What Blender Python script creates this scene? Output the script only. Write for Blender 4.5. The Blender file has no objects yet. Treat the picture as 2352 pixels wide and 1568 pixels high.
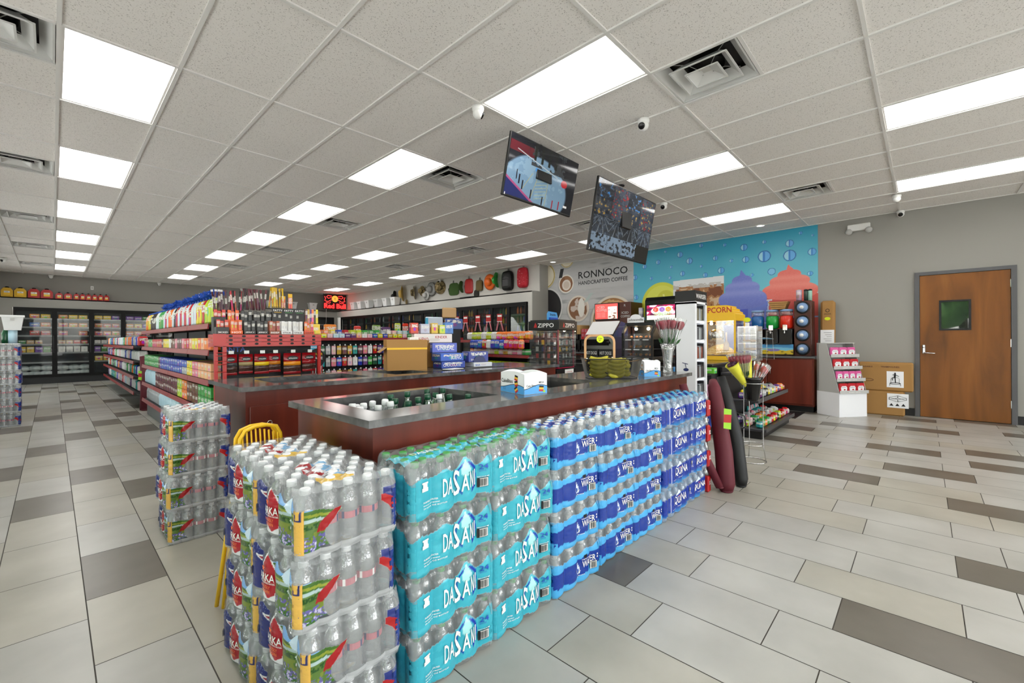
import bpy, math, random
import numpy as np
from mathutils import Matrix, Vector
# ---------------- camera, world, exposure ----------------
scene = bpy.context.scene
COL = scene.collection
rnd = random.Random(7)
PI = math.pi
H = 1.22                      # lens height
FPX = 999.7
cam_d = bpy.data.cameras.new('camera'); cam = bpy.data.objects.new('camera', cam_d); COL.objects.link(cam)
cam_d.sensor_width = 36; cam_d.lens = 36*FPX/2352
cam_d.shift_x = -(1179.1-1176)/2352; cam_d.shift_y = (779.4-784)/2352
cam_d.clip_start = .05; cam_d.clip_end = 100
TH = math.radians(43.344)
cam.matrix_world = Matrix.Translation((0, 0, H)) @ Matrix.Rotation(TH-PI/2, 4, 'Z') @ Matrix.Rotation(PI/2, 4, 'X') @ Matrix.Rotation(-.005, 4, 'Z')
scene.camera = cam
vs = scene.view_settings; vs.view_transform = 'Standard'; vs.look = 'None'; vs.gamma = 1; vs.use_curve_mapping = False
vs.exposure = 0.75
PANEL = 4.6                   # ceiling panel strength
scene.cycles.use_denoising = True
scene.cycles.max_bounces = 9; scene.cycles.diffuse_bounces = 5; scene.cycles.transparent_max_bounces = 14
scene.cycles.sample_clamp_indirect = 6
w = bpy.data.worlds.new('world'); scene.world = w; w.use_nodes = True
nt = w.node_tree; nt.nodes.clear()
sk = nt.nodes.new('ShaderNodeTexSky'); sk.sky_type = 'NISHITA'; sk.sun_disc = False; sk.sun_elevation = .9; sk.sun_rotation = 2.4
bg = nt.nodes.new('ShaderNodeBackground'); bg.inputs[1].default_value = .9
hsv = nt.nodes.new('ShaderNodeHueSaturation'); hsv.inputs['Saturation'].default_value = .22; hm = nt.nodes.new('ShaderNodeMix'); hm.data_type = 'RGBA'; hm.blend_type = 'MULTIPLY'; hm.inputs[0].default_value = 1; hm.inputs[7].default_value = (1, .98, .95, 1)
wo = nt.nodes.new('ShaderNodeOutputWorld'); nt.links.new(sk.outputs[0], hsv.inputs['Color']); nt.links.new(hsv.outputs[0], hm.inputs[6]); nt.links.new(hm.outputs[2], bg.inputs[0]); nt.links.new(bg.outputs[0], wo.inputs[0])
sl = bpy.data.lights.new('sun', 'SUN'); sun = bpy.data.objects.new('sun', sl); COL.objects.link(sun); sl.energy = 17; sl.angle = .01; sl.color = (1, .97, .94)
sun.rotation_euler = (math.radians(-12), math.radians(20), 0)      # high sun coming over the roof, it reaches the pavement outside but not the room
# ---------------- materials ----------------
def lin(c):
    if isinstance(c, str): c = tuple(int(c[i:i+2], 16) for i in (0, 2, 4))
    return tuple(((x/255)/12.92 if x/255 <= .04045 else ((x/255+.055)/1.055)**2.4) for x in c[:3])
M = {}
def nmat(name):
    m = bpy.data.materials.new(name); m.use_nodes = True; M[name] = m
    return m, m.node_tree, m.node_tree.nodes['Principled BSDF']
def mat(name, c, rough=.5, metal=0, spec=.5, bump=None, emit=None, coat=0, alpha=1):
    m, t, p = nmat(name)
    p.inputs['Base Color'].default_value = (*lin(c), 1); p.inputs['Roughness'].default_value = rough
    p.inputs['Metallic'].default_value = metal; p.inputs['Specular IOR Level'].default_value = spec
    p.inputs['Coat Weight'].default_value = coat
    if alpha < 1: p.inputs['Alpha'].default_value = alpha
    if emit: p.inputs['Emission Color'].default_value = (*lin(c), 1); p.inputs['Emission Strength'].default_value = emit
    if bump: addbump(t, p, *bump)
    return m
def N(t, k, **kw):
    n = t.nodes.new(k)
    for a, b in kw.items(): setattr(n, a, b)
    return n
def addbump(t, p, scale, strength, dist=.002, detail=3):
    tc = N(t, 'ShaderNodeTexCoord'); no = N(t, 'ShaderNodeTexNoise'); b = N(t, 'ShaderNodeBump')
    no.inputs['Scale'].default_value = scale; no.inputs['Detail'].default_value = detail
    b.inputs['Strength'].default_value = strength; b.inputs['Distance'].default_value = dist
    t.links.new(tc.outputs['Object'], no.inputs['Vector']); t.links.new(no.outputs[0], b.inputs['Height']); t.links.new(b.outputs[0], p.inputs['Normal'])
    return no, tc
def ramp(t, src, stops, dst, interp='LINEAR'):
    r = N(t, 'ShaderNodeValToRGB'); r.color_ramp.interpolation = interp
    e = r.color_ramp.elements
    while len(e) < len(stops): e.new(.5)
    for el, (pos, c) in zip(e, stops): el.position = pos; el.color = (*lin(c), 1)
    t.links.new(src, r.inputs[0]); t.links.new(r.outputs[0], dst); return r
def noisemat(name, stops, scale, rough=.5, stretch=(1, 1, 1), detail=6, bump=None, spec=.5, dist=0, coat=0, metal=0):
    m, t, p = nmat(name)
    tc = N(t, 'ShaderNodeTexCoord'); mp = N(t, 'ShaderNodeMapping'); no = N(t, 'ShaderNodeTexNoise')
    mp.inputs['Scale'].default_value = stretch; no.inputs['Scale'].default_value = scale; no.inputs['Detail'].default_value = detail
    no.inputs['Distortion'].default_value = dist
    t.links.new(tc.outputs['Object'], mp.inputs[0]); t.links.new(mp.outputs[0], no.inputs['Vector'])
    ramp(t, no.outputs[0], stops, p.inputs['Base Color'])
    p.inputs['Roughness'].default_value = rough; p.inputs['Specular IOR Level'].default_value = spec; p.inputs['Coat Weight'].default_value = coat
    p.inputs['Metallic'].default_value = metal
    if bump:
        b = N(t, 'ShaderNodeBump'); b.inputs['Strength'].default_value = bump; b.inputs['Distance'].default_value = .002
        t.links.new(no.outputs[0], b.inputs['Height']); t.links.new(b.outputs[0], p.inputs['Normal'])
    return m
def vcmat(name, rough=.35, spec=.5, film=False, bump=None, emit=0):
    """printed surface: colour from the mesh's own print attribute, alpha lets clear film show through"""
    m, t, p = nmat(name)
    a = N(t, 'ShaderNodeAttribute', attribute_name='print')
    t.links.new(a.outputs['Color'], p.inputs['Base Color'])
    p.inputs['Roughness'].default_value = rough; p.inputs['Specular IOR Level'].default_value = spec
    if emit: t.links.new(a.outputs['Color'], p.inputs['Emission Color']); p.inputs['Emission Strength'].default_value = emit
    if bump: addbump(t, p, *bump)
    if film:
        tr = N(t, 'ShaderNodeBsdfTransparent'); mx = N(t, 'ShaderNodeMixShader')
        out = t.nodes['Material Output']
        t.links.new(a.outputs['Alpha'], mx.inputs[0]); t.links.new(tr.outputs[0], mx.inputs[1]); t.links.new(p.outputs[0], mx.inputs[2]); t.links.new(mx.outputs[0], out.inputs[0])
    return m
def clearmat(name, c, dens, rough=.06, gl=.18, bump=None, fr=.5):
    """thin clear plastic or glass: mostly see-through, some gloss, a little haze"""
    m = bpy.data.materials.new(name); m.use_nodes = True; M[name] = m; t = m.node_tree; t.nodes.clear()
    tr = N(t, 'ShaderNodeBsdfTransparent'); tr.inputs[0].default_value = (*[x**.1 for x in lin(c)], 1)
    di = N(t, 'ShaderNodeBsdfDiffuse'); di.inputs[0].default_value = (*lin(c), 1)
    g = N(t, 'ShaderNodeBsdfGlossy'); g.inputs['Roughness'].default_value = rough
    m1 = N(t, 'ShaderNodeMixShader'); m1.inputs[0].default_value = dens
    m2 = N(t, 'ShaderNodeMixShader'); lw = N(t, 'ShaderNodeLayerWeight'); lw.inputs[0].default_value = .35
    ma = N(t, 'ShaderNodeMath', operation='MULTIPLY_ADD'); ma.inputs[1].default_value = fr; ma.inputs[2].default_value = gl*.35
    o = N(t, 'ShaderNodeOutputMaterial')
    t.links.new(lw.outputs['Fresnel'], ma.inputs[0]); t.links.new(ma.outputs[0], m2.inputs[0])
    t.links.new(tr.outputs[0], m1.inputs[1]); t.links.new(di.outputs[0], m1.inputs[2])
    t.links.new(m1.outputs[0], m2.inputs[1]); t.links.new(g.outputs[0], m2.inputs[2]); t.links.new(m2.outputs[0], o.inputs[0])
    if bump:
        tc = N(t, 'ShaderNodeTexCoord'); no = N(t, 'ShaderNodeTexNoise'); b = N(t, 'ShaderNodeBump'); no.inputs['Scale'].default_value = bump[0]
        b.inputs['Strength'].default_value = bump[1]; b.inputs['Distance'].default_value = .003
        t.links.new(tc.outputs['Object'], no.inputs['Vector']); t.links.new(no.outputs[0], b.inputs['Height']); t.links.new(b.outputs[0], g.inputs['Normal'])
    return m
def pkgmat(name, scale, blobs=.52, rough=.35):
    """product packaging: the object's own colour with a text-like band, a round emblem and a base stripe"""
    m, t, p = nmat(name); L = t.links.new
    def ma(op, a, b=None, c=None):
        n = N(t, 'ShaderNodeMath', operation=op)
        for i, v in enumerate((a, b, c)):
            if v is None: continue
            if isinstance(v, (int, float)): n.inputs[i].default_value = v
            else: L(v, n.inputs[i])
        return n.outputs[0]
    oi = N(t, 'ShaderNodeObjectInfo'); tc = N(t, 'ShaderNodeTexCoord'); sg = N(t, 'ShaderNodeSeparateXYZ'); sn = N(t, 'ShaderNodeSeparateXYZ')
    L(tc.outputs['Generated'], sg.inputs[0]); L(tc.outputs['Normal'], sn.inputs[0])
    u = ma('ADD', ma('MULTIPLY', sg.outputs[0], ma('ABSOLUTE', sn.outputs[1])), ma('MULTIPLY', sg.outputs[1], ma('ABSOLUTE', sn.outputs[0]))); z = sg.outputs[2]; R = oi.outputs['Random']
    cb = N(t, 'ShaderNodeCombineXYZ'); L(ma('MULTIPLY_ADD', u, scale*.42, ma('MULTIPLY', R, 50)), cb.inputs[0]); L(ma('MULTIPLY', z, scale*.5), cb.inputs[1])
    no = N(t, 'ShaderNodeTexNoise'); no.inputs['Scale'].default_value = 1; no.inputs['Detail'].default_value = 2; L(cb.outputs[0], no.inputs['Vector'])
    zc = ma('MULTIPLY_ADD', R, .25, .52)
    band = ma('MULTIPLY', ma('LESS_THAN', ma('ABSOLUTE', ma('SUBTRACT', z, zc)), .14), ma('LESS_THAN', ma('ABSOLUTE', ma('SUBTRACT', u, .5)), .38))
    txt = ma('MULTIPLY', band, ma('GREATER_THAN', no.outputs[0], .47))
    du = ma('SUBTRACT', u, .5); dz = ma('SUBTRACT', z, ma('SUBTRACT', zc, .3)); d2 = ma('ADD', ma('MULTIPLY', du, du), ma('MULTIPLY', dz, dz)); emb = ma('LESS_THAN', d2, .028)
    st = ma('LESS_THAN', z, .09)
    hs = N(t, 'ShaderNodeHueSaturation'); L(ma('MULTIPLY_ADD', ma('FRACT', ma('MULTIPLY', R, 7.3)), .5, .25), hs.inputs['Hue']); hs.inputs['Value'].default_value = .8; L(oi.outputs['Color'], hs.inputs['Color'])
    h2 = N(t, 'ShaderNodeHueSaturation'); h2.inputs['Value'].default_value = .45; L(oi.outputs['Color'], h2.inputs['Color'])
    col = oi.outputs['Color']
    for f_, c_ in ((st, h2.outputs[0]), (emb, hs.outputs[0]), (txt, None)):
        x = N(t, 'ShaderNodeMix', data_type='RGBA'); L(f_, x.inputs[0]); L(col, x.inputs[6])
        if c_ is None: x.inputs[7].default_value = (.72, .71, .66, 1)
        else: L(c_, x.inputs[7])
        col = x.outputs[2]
    L(col, p.inputs['Base Color']); p.inputs['Roughness'].default_value = rough
    return m
def ocmat(name, rough=.4, metal=0):
    m, t, p = nmat(name); oi = N(t, 'ShaderNodeObjectInfo'); t.links.new(oi.outputs['Color'], p.inputs['Base Color']); p.inputs['Roughness'].default_value = rough; p.inputs['Metallic'].default_value = metal
    return m
# ---------------- mesh builder ----------------
_tx = {}
def textmesh(s):
    if s not in _tx:
        c = bpy.data.curves.new('t', 'FONT'); c.body = s; c.size = 1; c.resolution_u = 2; c.offset = .012
        o = bpy.data.objects.new('t', c); COL.objects.link(o)
        me = bpy.data.meshes.new_from_object(o.evaluated_get(bpy.context.evaluated_depsgraph_get()))
        v = np.array([tuple(p.co)[:2] for p in me.vertices]) if len(me.vertices) else np.zeros((1, 2))
        f = [tuple(p.vertices) for p in me.polygons]
        bpy.data.objects.remove(o); bpy.data.curves.remove(c); bpy.data.meshes.remove(me)
        v = v - v.min(0); _tx[s] = (v, f, v[:, 0].max(), v[:, 1].max())
    return _tx[s]
class MB:
    def __init__(s, T=None): s.v = []; s.f = []; s.m = []; s.sm = []; s.T = T
    def add(s, vs, fs, mi=0, sm=False):
        b = len(s.v)
        if s.T is not None: vs = [tuple(s.T @ Vector(p)) for p in vs]
        s.v += [tuple(p) for p in vs]; s.f += [tuple(b+i for i in f) for f in fs]; s.m += [mi]*len(fs); s.sm += [sm]*len(fs); return s
    def box(s, x0, x1, y0, y1, z0, z1, mi=0, r=0):
        if r <= 0:
            return s.add([(x0,y0,z0),(x1,y0,z0),(x1,y1,z0),(x0,y1,z0),(x0,y0,z1),(x1,y0,z1),(x1,y1,z1),(x0,y1,z1)],
                  [(0,3,2,1),(4,5,6,7),(0,1,5,4),(1,2,6,5),(2,3,7,6),(3,0,4,7)], mi)
        r = min(r, (x1-x0)/2.01, (y1-y0)/2.01, (z1-z0)/2.01)
        X = (x0, x1); Y = (y0, y1); Z = (z0, z1); g = (1, -1); V = []; idx = {}
        for i in (0, 1):
            for j in (0, 1):
                for k in (0, 1):
                    for a in range(3):
                        idx[i, j, k, a] = len(V)
                        V.append((X[i]+(0 if a == 0 else g[i]*r), Y[j]+(0 if a == 1 else g[j]*r), Z[k]+(0 if a == 2 else g[k]*r)))
        F = []
        for i in (0, 1): F.append([idx[i, j, k, 0] for j, k in ((0,0),(1,0),(1,1),(0,1))][::(1 if i else -1)])
        for j in (0, 1): F.append([idx[i, j, k, 1] for i, k in ((0,0),(1,0),(1,1),(0,1))][::(-1 if j else 1)])
        for k in (0, 1): F.append([idx[i, j, k, 2] for i, j in ((0,0),(1,0),(1,1),(0,1))][::(1 if k else -1)])
        for j in (0, 1):
            for k in (0, 1): F.append([idx[0,j,k,1], idx[1,j,k,1], idx[1,j,k,2], idx[0,j,k,2]][::(1 if j == k else -1)][::-1])
        for i in (0, 1):
            for k in (0, 1): F.append([idx[i,0,k,0], idx[i,1,k,0], idx[i,1,k,2], idx[i,0,k,2]][::(1 if i == k else -1)])
        for i in (0, 1):
            for j in (0, 1): F.append([idx[i,j,0,0], idx[i,j,1,0], idx[i,j,1,1], idx[i,j,0,1]][::(1 if i == j else -1)][::-1])
        for i in (0, 1):
            for j in (0, 1):
                for k in (0, 1): F.append([idx[i,j,k,0], idx[i,j,k,1], idx[i,j,k,2]][::(1 if (i+j+k) % 2 else -1)])
        return s.add(V, F, mi)
    def lathe(s, prof, n=16, cx=0, cy=0, mi=0, sm=True, cap=True, ax='z'):
        V = []; F = []
        for (r, z) in prof:
            for k in range(n):
                a = 2*PI*k/n; p = (r*math.cos(a), r*math.sin(a), z)
                if ax == 'x': p = (p[2], p[0], p[1])
                if ax == 'y': p = (p[1], p[2], p[0])
                V.append((p[0]+cx, p[1]+cy, p[2]))
        for i in range(len(prof)-1):
            for k in range(n): F.append((i*n+k, i*n+(k+1) % n, (i+1)*n+(k+1) % n, (i+1)*n+k))
        s.add(V, F, mi, sm)
        if cap:
            b = len(s.v)-len(V)
            if prof[0][0] > 1e-5: s.f.append(tuple(b+k for k in reversed(range(n)))); s.m.append(mi); s.sm.append(False)
            if prof[-1][0] > 1e-5: s.f.append(tuple(b+(len(prof)-1)*n+k for k in range(n))); s.m.append(mi); s.sm.append(False)
        return s
    def cyl(s, x, y, z0, z1, r, n=16, mi=0): return s.lathe([(r, z0), (r, z1)], n, x, y, mi)
    def ball(s, c, r, n=12, mi=0, sq=(1, 1, 1)):
        h = max(5, n//2); V = []; F = []
        for i in range(h+1):
            a = PI*i/h
            for k in range(n): b = 2*PI*k/n; V.append((c[0]+r*sq[0]*math.sin(a)*math.cos(b), c[1]+r*sq[1]*math.sin(a)*math.sin(b), c[2]-r*sq[2]*math.cos(a)))
        for i in range(h):
            for k in range(n): F.append((i*n+k, i*n+(k+1) % n, (i+1)*n+(k+1) % n, (i+1)*n+k))
        return s.add(V, F, mi, True)
    def tube(s, pts, r, n=8, closed=False, mi=0):
        P = [Vector(p) for p in pts]; L = len(P); V = []; F = []
        rs = r if isinstance(r, (list, tuple)) else [r]*L; up = None
        for i in range(L):
            a = P[(i-1) % L] if (closed or i > 0) else P[i]; b = P[(i+1) % L] if (closed or i < L-1) else P[i]
            d = (b-a).normalized() if (b-a).length > 1e-9 else Vector((0, 0, 1))
            if up is None: up = Vector((0, 0, 1)) if abs(d.z) < .9 else Vector((1, 0, 0))
            x = d.cross(up)
            if x.length < 1e-4: x = d.cross(Vector((0, 1, .1)))
            x.normalize(); y = x.cross(d).normalized(); up = y
            for k in range(n): t = 2*PI*k/n; V.append(tuple(P[i]+x*rs[i]*math.cos(t)+y*rs[i]*math.sin(t)))
        m = L if closed else L-1
        for i in range(m):
            for k in range(n): j = (i+1) % L; F.append((i*n+k, j*n+k, j*n+(k+1) % n, i*n+(k+1) % n))
        if not closed: F += [tuple(range(n)), tuple((L-1)*n+k for k in reversed(range(n)))]
        return s.add(V, F, mi, True)
    def ring(s, c, r, t, n=24, k=6, mi=0, ax='z', ry=None):
        ry = ry or r; P = []
        for i in range(n):
            a = 2*PI*i/n; p = (r*math.cos(a), ry*math.sin(a), 0)
            if ax == 'x': p = (0, p[0], p[1])
            if ax == 'y': p = (p[0], 0, p[1])
            P.append((c[0]+p[0], c[1]+p[1], c[2]+p[2]))
        return s.tube(P, t, k, True, mi)
    def prism(s, poly, ax, a, b, mi=0, sm=False):
        n = len(poly); f = {'x': lambda p, c: (c, p[0], p[1]), 'y': lambda p, c: (p[0], c, p[1]), 'z': lambda p, c: (p[0], p[1], c)}[ax]
        V = [f(p, a) for p in poly]+[f(p, b) for p in poly]
        area = sum(poly[i][0]*poly[(i+1) % n][1]-poly[(i+1) % n][0]*poly[i][1] for i in range(n))
        fl = (area > 0) ^ (ax == 'y') ^ (b < a)
        F = [tuple(reversed(range(n))), tuple(range(n, 2*n))]+[(i, (i+1) % n, n+(i+1) % n, n+i) for i in range(n)]
        if not fl: F = [tuple(reversed(q)) for q in F]
        return s.add(V, F, mi, sm)
    def text(s, st, fn, x0, z0, h, w=None, mi=0, slant=0):
        """lettering laid on a surface: fn(x, z) gives the point, (x0, z0) lower left"""
        v, f, tw, th = textmesh(st); k = h/th; kx = (w/tw) if w else k
        return s.add([fn(x0+p[0]*kx+slant*p[1]*k, z0+p[1]*k) for p in v], f, mi)
    def build(s, name, mats, parent=None, **kw):
        me = bpy.data.meshes.new(name); me.from_pydata(s.v, [], s.f)
        if not isinstance(mats, (list, tuple)): mats = [mats]
        for m in mats: me.materials.append(M[m] if isinstance(m, str) else m)
        if len(mats) > 1: me.polygons.foreach_set('material_index', s.m)
        if any(s.sm): me.polygons.foreach_set('use_smooth', s.sm)
        me.update()
        return link(name, me, parent, **kw)
def link(name, me, parent=None, color=None, kind=None, label=None, cat=None, group=None, loc=None, rz=None, rot=None):
    o = bpy.data.objects.new(name, me); COL.objects.link(o)
    if parent: o.parent = parent
    if color is not None: o.color = (*lin(color), 1)
    for k, v in (('kind', kind), ('label', label), ('category', cat), ('group', group)):
        if v: o[k] = v
    if loc: o.location = loc
    if rz: o.rotation_euler.z = rz
    if rot: o.rotation_euler = rot
    return o
def thing(name, label, cat, loc=(0, 0, 0), rz=0, group=None, rot=None):
    return link(name, None, label=label, cat=cat, group=group, loc=loc, rz=rz, rot=rot)
_kids = {}
def dup(o, loc=None, rz=None, label=None, group=None, color=None, rot=None, parent=None):
    def rec(a, par):
        c = a.copy(); COL.objects.link(c)
        if par: c.parent = par
        ch = list(a.children)
        for k in ch: rec(k, c)
        return c
    r = rec(o, parent)
    if loc is not None: r.location = loc
    if rz is not None: r.rotation_euler.z = rz
    if rot is not None: r.rotation_euler = rot
    if label: r['label'] = label
    if group: r['group'] = group
    if color is not None: r.color = (*lin(color), 1)
    return r
def struct(name, mb, mats, parent=None, **kw): return mb.build(name, mats, parent, kind='structure', **kw)
ORD = ['first', 'second', 'third', 'fourth', 'fifth', 'sixth', 'seventh', 'eighth', 'ninth', 'tenth', 'eleventh', 'twelfth', 'thirteenth', 'fourteenth', 'fifteenth', 'sixteenth', 'seventeenth', 'eighteenth', 'nineteenth', 'twentieth', 'twenty-first', 'twenty-second', 'twenty-third', 'twenty-fourth', 'twenty-fifth', 'twenty-sixth', 'twenty-seventh', 'twenty-eighth', 'twenty-ninth', 'thirtieth']
def lerp(a, b, t): return a+(b-a)*t
def printgrid(name, fn, nu, nv, cf, matname, parent=None, closed=False, sm=True, **kw):
    """a finely divided printed sheet; fn(U,V)->xyz arrays on [0,1]^2, cf(U,V)->rgba (0-255, alpha 0-1)"""
    u = np.linspace(0, 1, nu, endpoint=not closed); v = np.linspace(0, 1, nv); U, V = np.meshgrid(u, v)
    P = np.stack(fn(U, V), -1).reshape(-1, 3); c = cf(U, V).reshape(-1, 4).astype(float)
    me = bpy.data.meshes.new(name); me.vertices.add(len(P)); me.vertices.foreach_set('co', P.ravel())
    m = nu if closed else nu-1
    i, j = np.meshgrid(np.arange(m), np.arange(nv-1)); a = j*nu+i; b = j*nu+(i+1) % nu
    F = np.stack([a, b, b+nu, a+nu], -1).reshape(-1, 4); nf = len(F)
    me.loops.add(nf*4); me.polygons.add(nf); me.loops.foreach_set('vertex_index', F.ravel())
    me.polygons.foreach_set('loop_start', np.arange(nf)*4)
    me.update(calc_edges=True)
    s = c[:, :3]/255; c[:, :3] = np.where(s <= .04045, s/12.92, ((s+.055)/1.055)**2.4)
    at = me.color_attributes.new('print', 'FLOAT_COLOR', 'POINT'); at.data.foreach_set('color', c.ravel())
    if sm: me.polygons.foreach_set('use_smooth', [True]*nf)
    me.materials.append(M[matname])
    return link(name, me, parent, **kw)
def vnoise(X, Y, seed=0):
    """smooth value noise, 0..1"""
    def h(i, j): return np.modf(np.abs(np.sin(i*127.1+j*311.7+seed*74.7)*43758.5453))[0]
    i = np.floor(X); j = np.floor(Y); f = X-i; g = Y-j; f = f*f*(3-2*f); g = g*g*(3-2*g)
    return (h(i, j)*(1-f)+h(i+1, j)*f)*(1-g)+(h(i, j+1)*(1-f)+h(i+1, j+1)*f)*g
def fbm(X, Y, seed=0, o=4): return sum(vnoise(X*2**k, Y*2**k, seed+k)/2**(k+1) for k in range(o))
def paint(A, mask, c, a=None):
    """blend colour c (0-255) into rgba array A where mask (0..1)"""
    m = np.clip(mask, 0, 1).astype(float)[..., None]; A[..., :3] = A[..., :3]*(1-m)+np.array(c, float)*m
    if a is not None: A[..., 3] = A[..., 3]*(1-m[..., 0])+a*m[..., 0]
    return A
# flat colours
mat('black', '0c0c0d', .45); mat('black_gloss', '08080a', .15); mat('white', 'e9e9e6', .4); mat('white_gloss', 'eeeeee', .2)
mat('chrome', 'c8c8c8', .18, 1); mat('steel', '9a9a98', .3, 1); mat('darkgrey', '3a3a3c', .5); mat('grey', '8a8a88', .5); mat('lightgrey', 'b9b9b6', .5)
mat('door_black', '070707', .5, spec=.25); mat('red', 'b01a1c', .4); mat('shelfred', '8c1c22', .35); mat('rackred', 'b5221f', .35); mat('yellow', 'e8b400', .4); mat('signyellow', 'f2c21a', .4); mat('blue', '1c4fb4', .4)
mat('green', '2f9a3a', .4); mat('cyan', '2aa6d0', .4); mat('orange', 'ea6a1a', .4); mat('navy', '16255e', .4); mat('ink', '151518', .6); mat('tagwhite', 'dfe4e2', .5)
mat('capgreen', '3fa04a', .35); mat('capwhite', 'e6e8ea', .35); mat('tan', 'b8915a', .75); mat('kraft', 'a67c45', .8, bump=(60, .2)); mat('limegreen', '9ad32e', .4)
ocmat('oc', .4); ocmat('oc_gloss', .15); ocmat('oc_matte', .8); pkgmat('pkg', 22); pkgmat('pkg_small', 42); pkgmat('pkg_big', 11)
mat('pastry_tan', 'd0985a', .7); clearmat('clear_pink', 'f4dccc', .5, .2, .3); mat('dark_petal', '4a2440', .7)
# ---------------- setting ----------------
ZC = 3.212; XW = 9.2; YB = 18.95; XL = -1.3; YF = -5.0
noisemat('tile_light', [(.3, '9f9d96'), (.55, 'aeaca5'), (.75, 'b8b6b0')], 2.2, .3, (1, 1, 1), 8, spec=.4)
noisemat('tile_cream', [(.3, '9d998d'), (.6, 'aba79b'), (.8, 'b4b1a6')], 2.6, .3, (1, 1, 1), 8, spec=.4)
noisemat('tile_dark', [(.3, '5f594f'), (.6, '6b655b'), (.8, '756f65')], 3, .3, (1, 1, 1), 8, spec=.4)
mat('grout', '4c4842', .9)
mat('wall_paint', '9b9993', .75, spec=.25); mat('wall_pale', 'c2c0ba', .75, spec=.25)
mat('base_black', '141414', .5)
DARK = {(-1, 7), (0, 4), (-2, 9), (-1, 11), (0, 12), (0, 8), (1, 7), (-1, 16), (0, 17), (0, 20), (1, 23), (1, 14), (2, 15), (2, 19), (3, 17), (2, 12), (2, 9), (-2, 14), (-2, 19), (-2, 25), (-1, 27), (0, 24), (1, 28), (2, 26), (3, 21), (15, 0), (17, -1), (19, -2), (27, 1), (24, 0), (28, -1), (25, -1), (29, -2), (26, -3), (22, 1), (19, 1), (20, -1), (21, -2), (14, -2), (10, -2), (7, -1), (6, 1)}
fl = MB()
fl.add([(XL-.1, YF-.1, -.002), (XW+.2, YF-.1, -.002), (XW+.2, YB+.2, -.002), (XL-.1, YB+.2, -.002)], [(0, 1, 2, 3)], 3)
rt = random.Random(3)
for i in range(-5, 31):
    ph = .478 if i % 2 == 0 else .2835
    for j in range(-10, 33):
        x0 = .1047+.3046*i; y0 = ph+.5991*j; g = .0022
        x1 = x0+.3046-g; y1 = y0+.5991-g; x0 += g; y0 += g
        if x1 < XL or x0 > XW or y1 < YF or y0 > YB: continue
        mi = 2 if (i, j) in DARK else (1 if rt.random() < .35 else 0)
        if mi < 2 and (i > 3 and (j > 3) and rt.random() < .14): mi = 2
        fl.add([(x0, y0, 0), (x1, y0, 0), (x1, y1, 0), (x0, y1, 0)], [(0, 1, 2, 3)], mi)
struct('floor', fl, ['tile_light', 'tile_cream', 'tile_dark', 'grout'])
# ceiling: fissured panels in a white grid
m, t, p = nmat('ceiling_panel')
tc = N(t, 'ShaderNodeTexCoord'); vo = N(t, 'ShaderNodeTexNoise'); vo.inputs['Scale'].default_value = 130; vo.inputs['Detail'].default_value = 2
t.links.new(tc.outputs['Object'], vo.inputs['Vector'])
ramp(t, vo.outputs[0], [(.0, 'a39e98'), (.34, 'b4afa9'), (.38, 'e6e2dd'), (1, 'eae6e1')], p.inputs['Base Color']); p.inputs['Roughness'].default_value = .95
mat('grid_white', 'dedcd8', .5)
GX0 = .0364; GY0 = 3.928; GX = .6095; GY = 1.219
LX0 = .0628; LY0 = 3.9526
lights = [(i, j) for i in range(0, 4) for j in range(-5, 6)]
vents = [(5.5, k+.5) for k in (-10, -5, 0, 5, 10, 15, 20)]+[(10.5, k+.5) for k in (0, 5, 10, 15)]+[(11.5, -4.5)]+[(-.5, k+.5) for k in (-5, 0, 5, 10, 15, 20)]
cut = set()
lightcells = set((4*i, 2*j) for i, j in lights)
ce = MB()
ventcells = set((int(a-.5), int(b-.5)) for a, b in vents)
for i in range(-3, 16):
    for j in range(-15, 26):
        x0 = GX0+GX*i; x1 = x0+GX; y0 = GY0+GX*j; y1 = y0+GX
        x0 = max(x0, XL); x1 = min(x1, XW); y0 = max(y0, YF); y1 = min(y1, YB)
        if x1 <= x0 or y1 <= y0: continue
        if (i, j) in ventcells or (i, j - j % 2) in [(a, b*2) for a, b in []]: continue
        if i % 4 == 0 and (j//2) % 2 == 0 and (i//4, (j//2)//2) in lights: continue
        ce.add([(x0, y0, ZC), (x1, y0, ZC), (x1, y1, ZC), (x0, y1, ZC)], [(3, 2, 1, 0)], 0)
ce.box(XL, XW+.1, YF, YB+.1, ZC+.12, ZC+.16, 0)
# grid tees
i = -3
for i in range(-2, 16):
    x = GX0+GX*i
    if XL < x < XW: ce.box(x-.012, x+.012, YF, YB, ZC-.012, ZC+.01, 1)
    for j in range(-8, 14):
        y = GY0+GY*j
        if not (YF < y < YB): continue
        xa, xb = max(x+.012, XL), min(x+GX-.012, XW)
        if xb > xa: ce.box(xa, xb, y-.012, y+.012, ZC-.011, ZC+.01, 1)
for a, b in vents:
    y = GY0+GX*(b+.5) if int(b-.5) % 2 == 0 else GY0+GX*(b-.5)
    x = GX0+GX*a
    if YF < y < YB: ce.box(x-.295, x+.295, y-.012, y+.012, ZC-.005, ZC+.01, 1)
struct('ceiling', ce, ['ceiling_panel', 'grid_white'])
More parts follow.
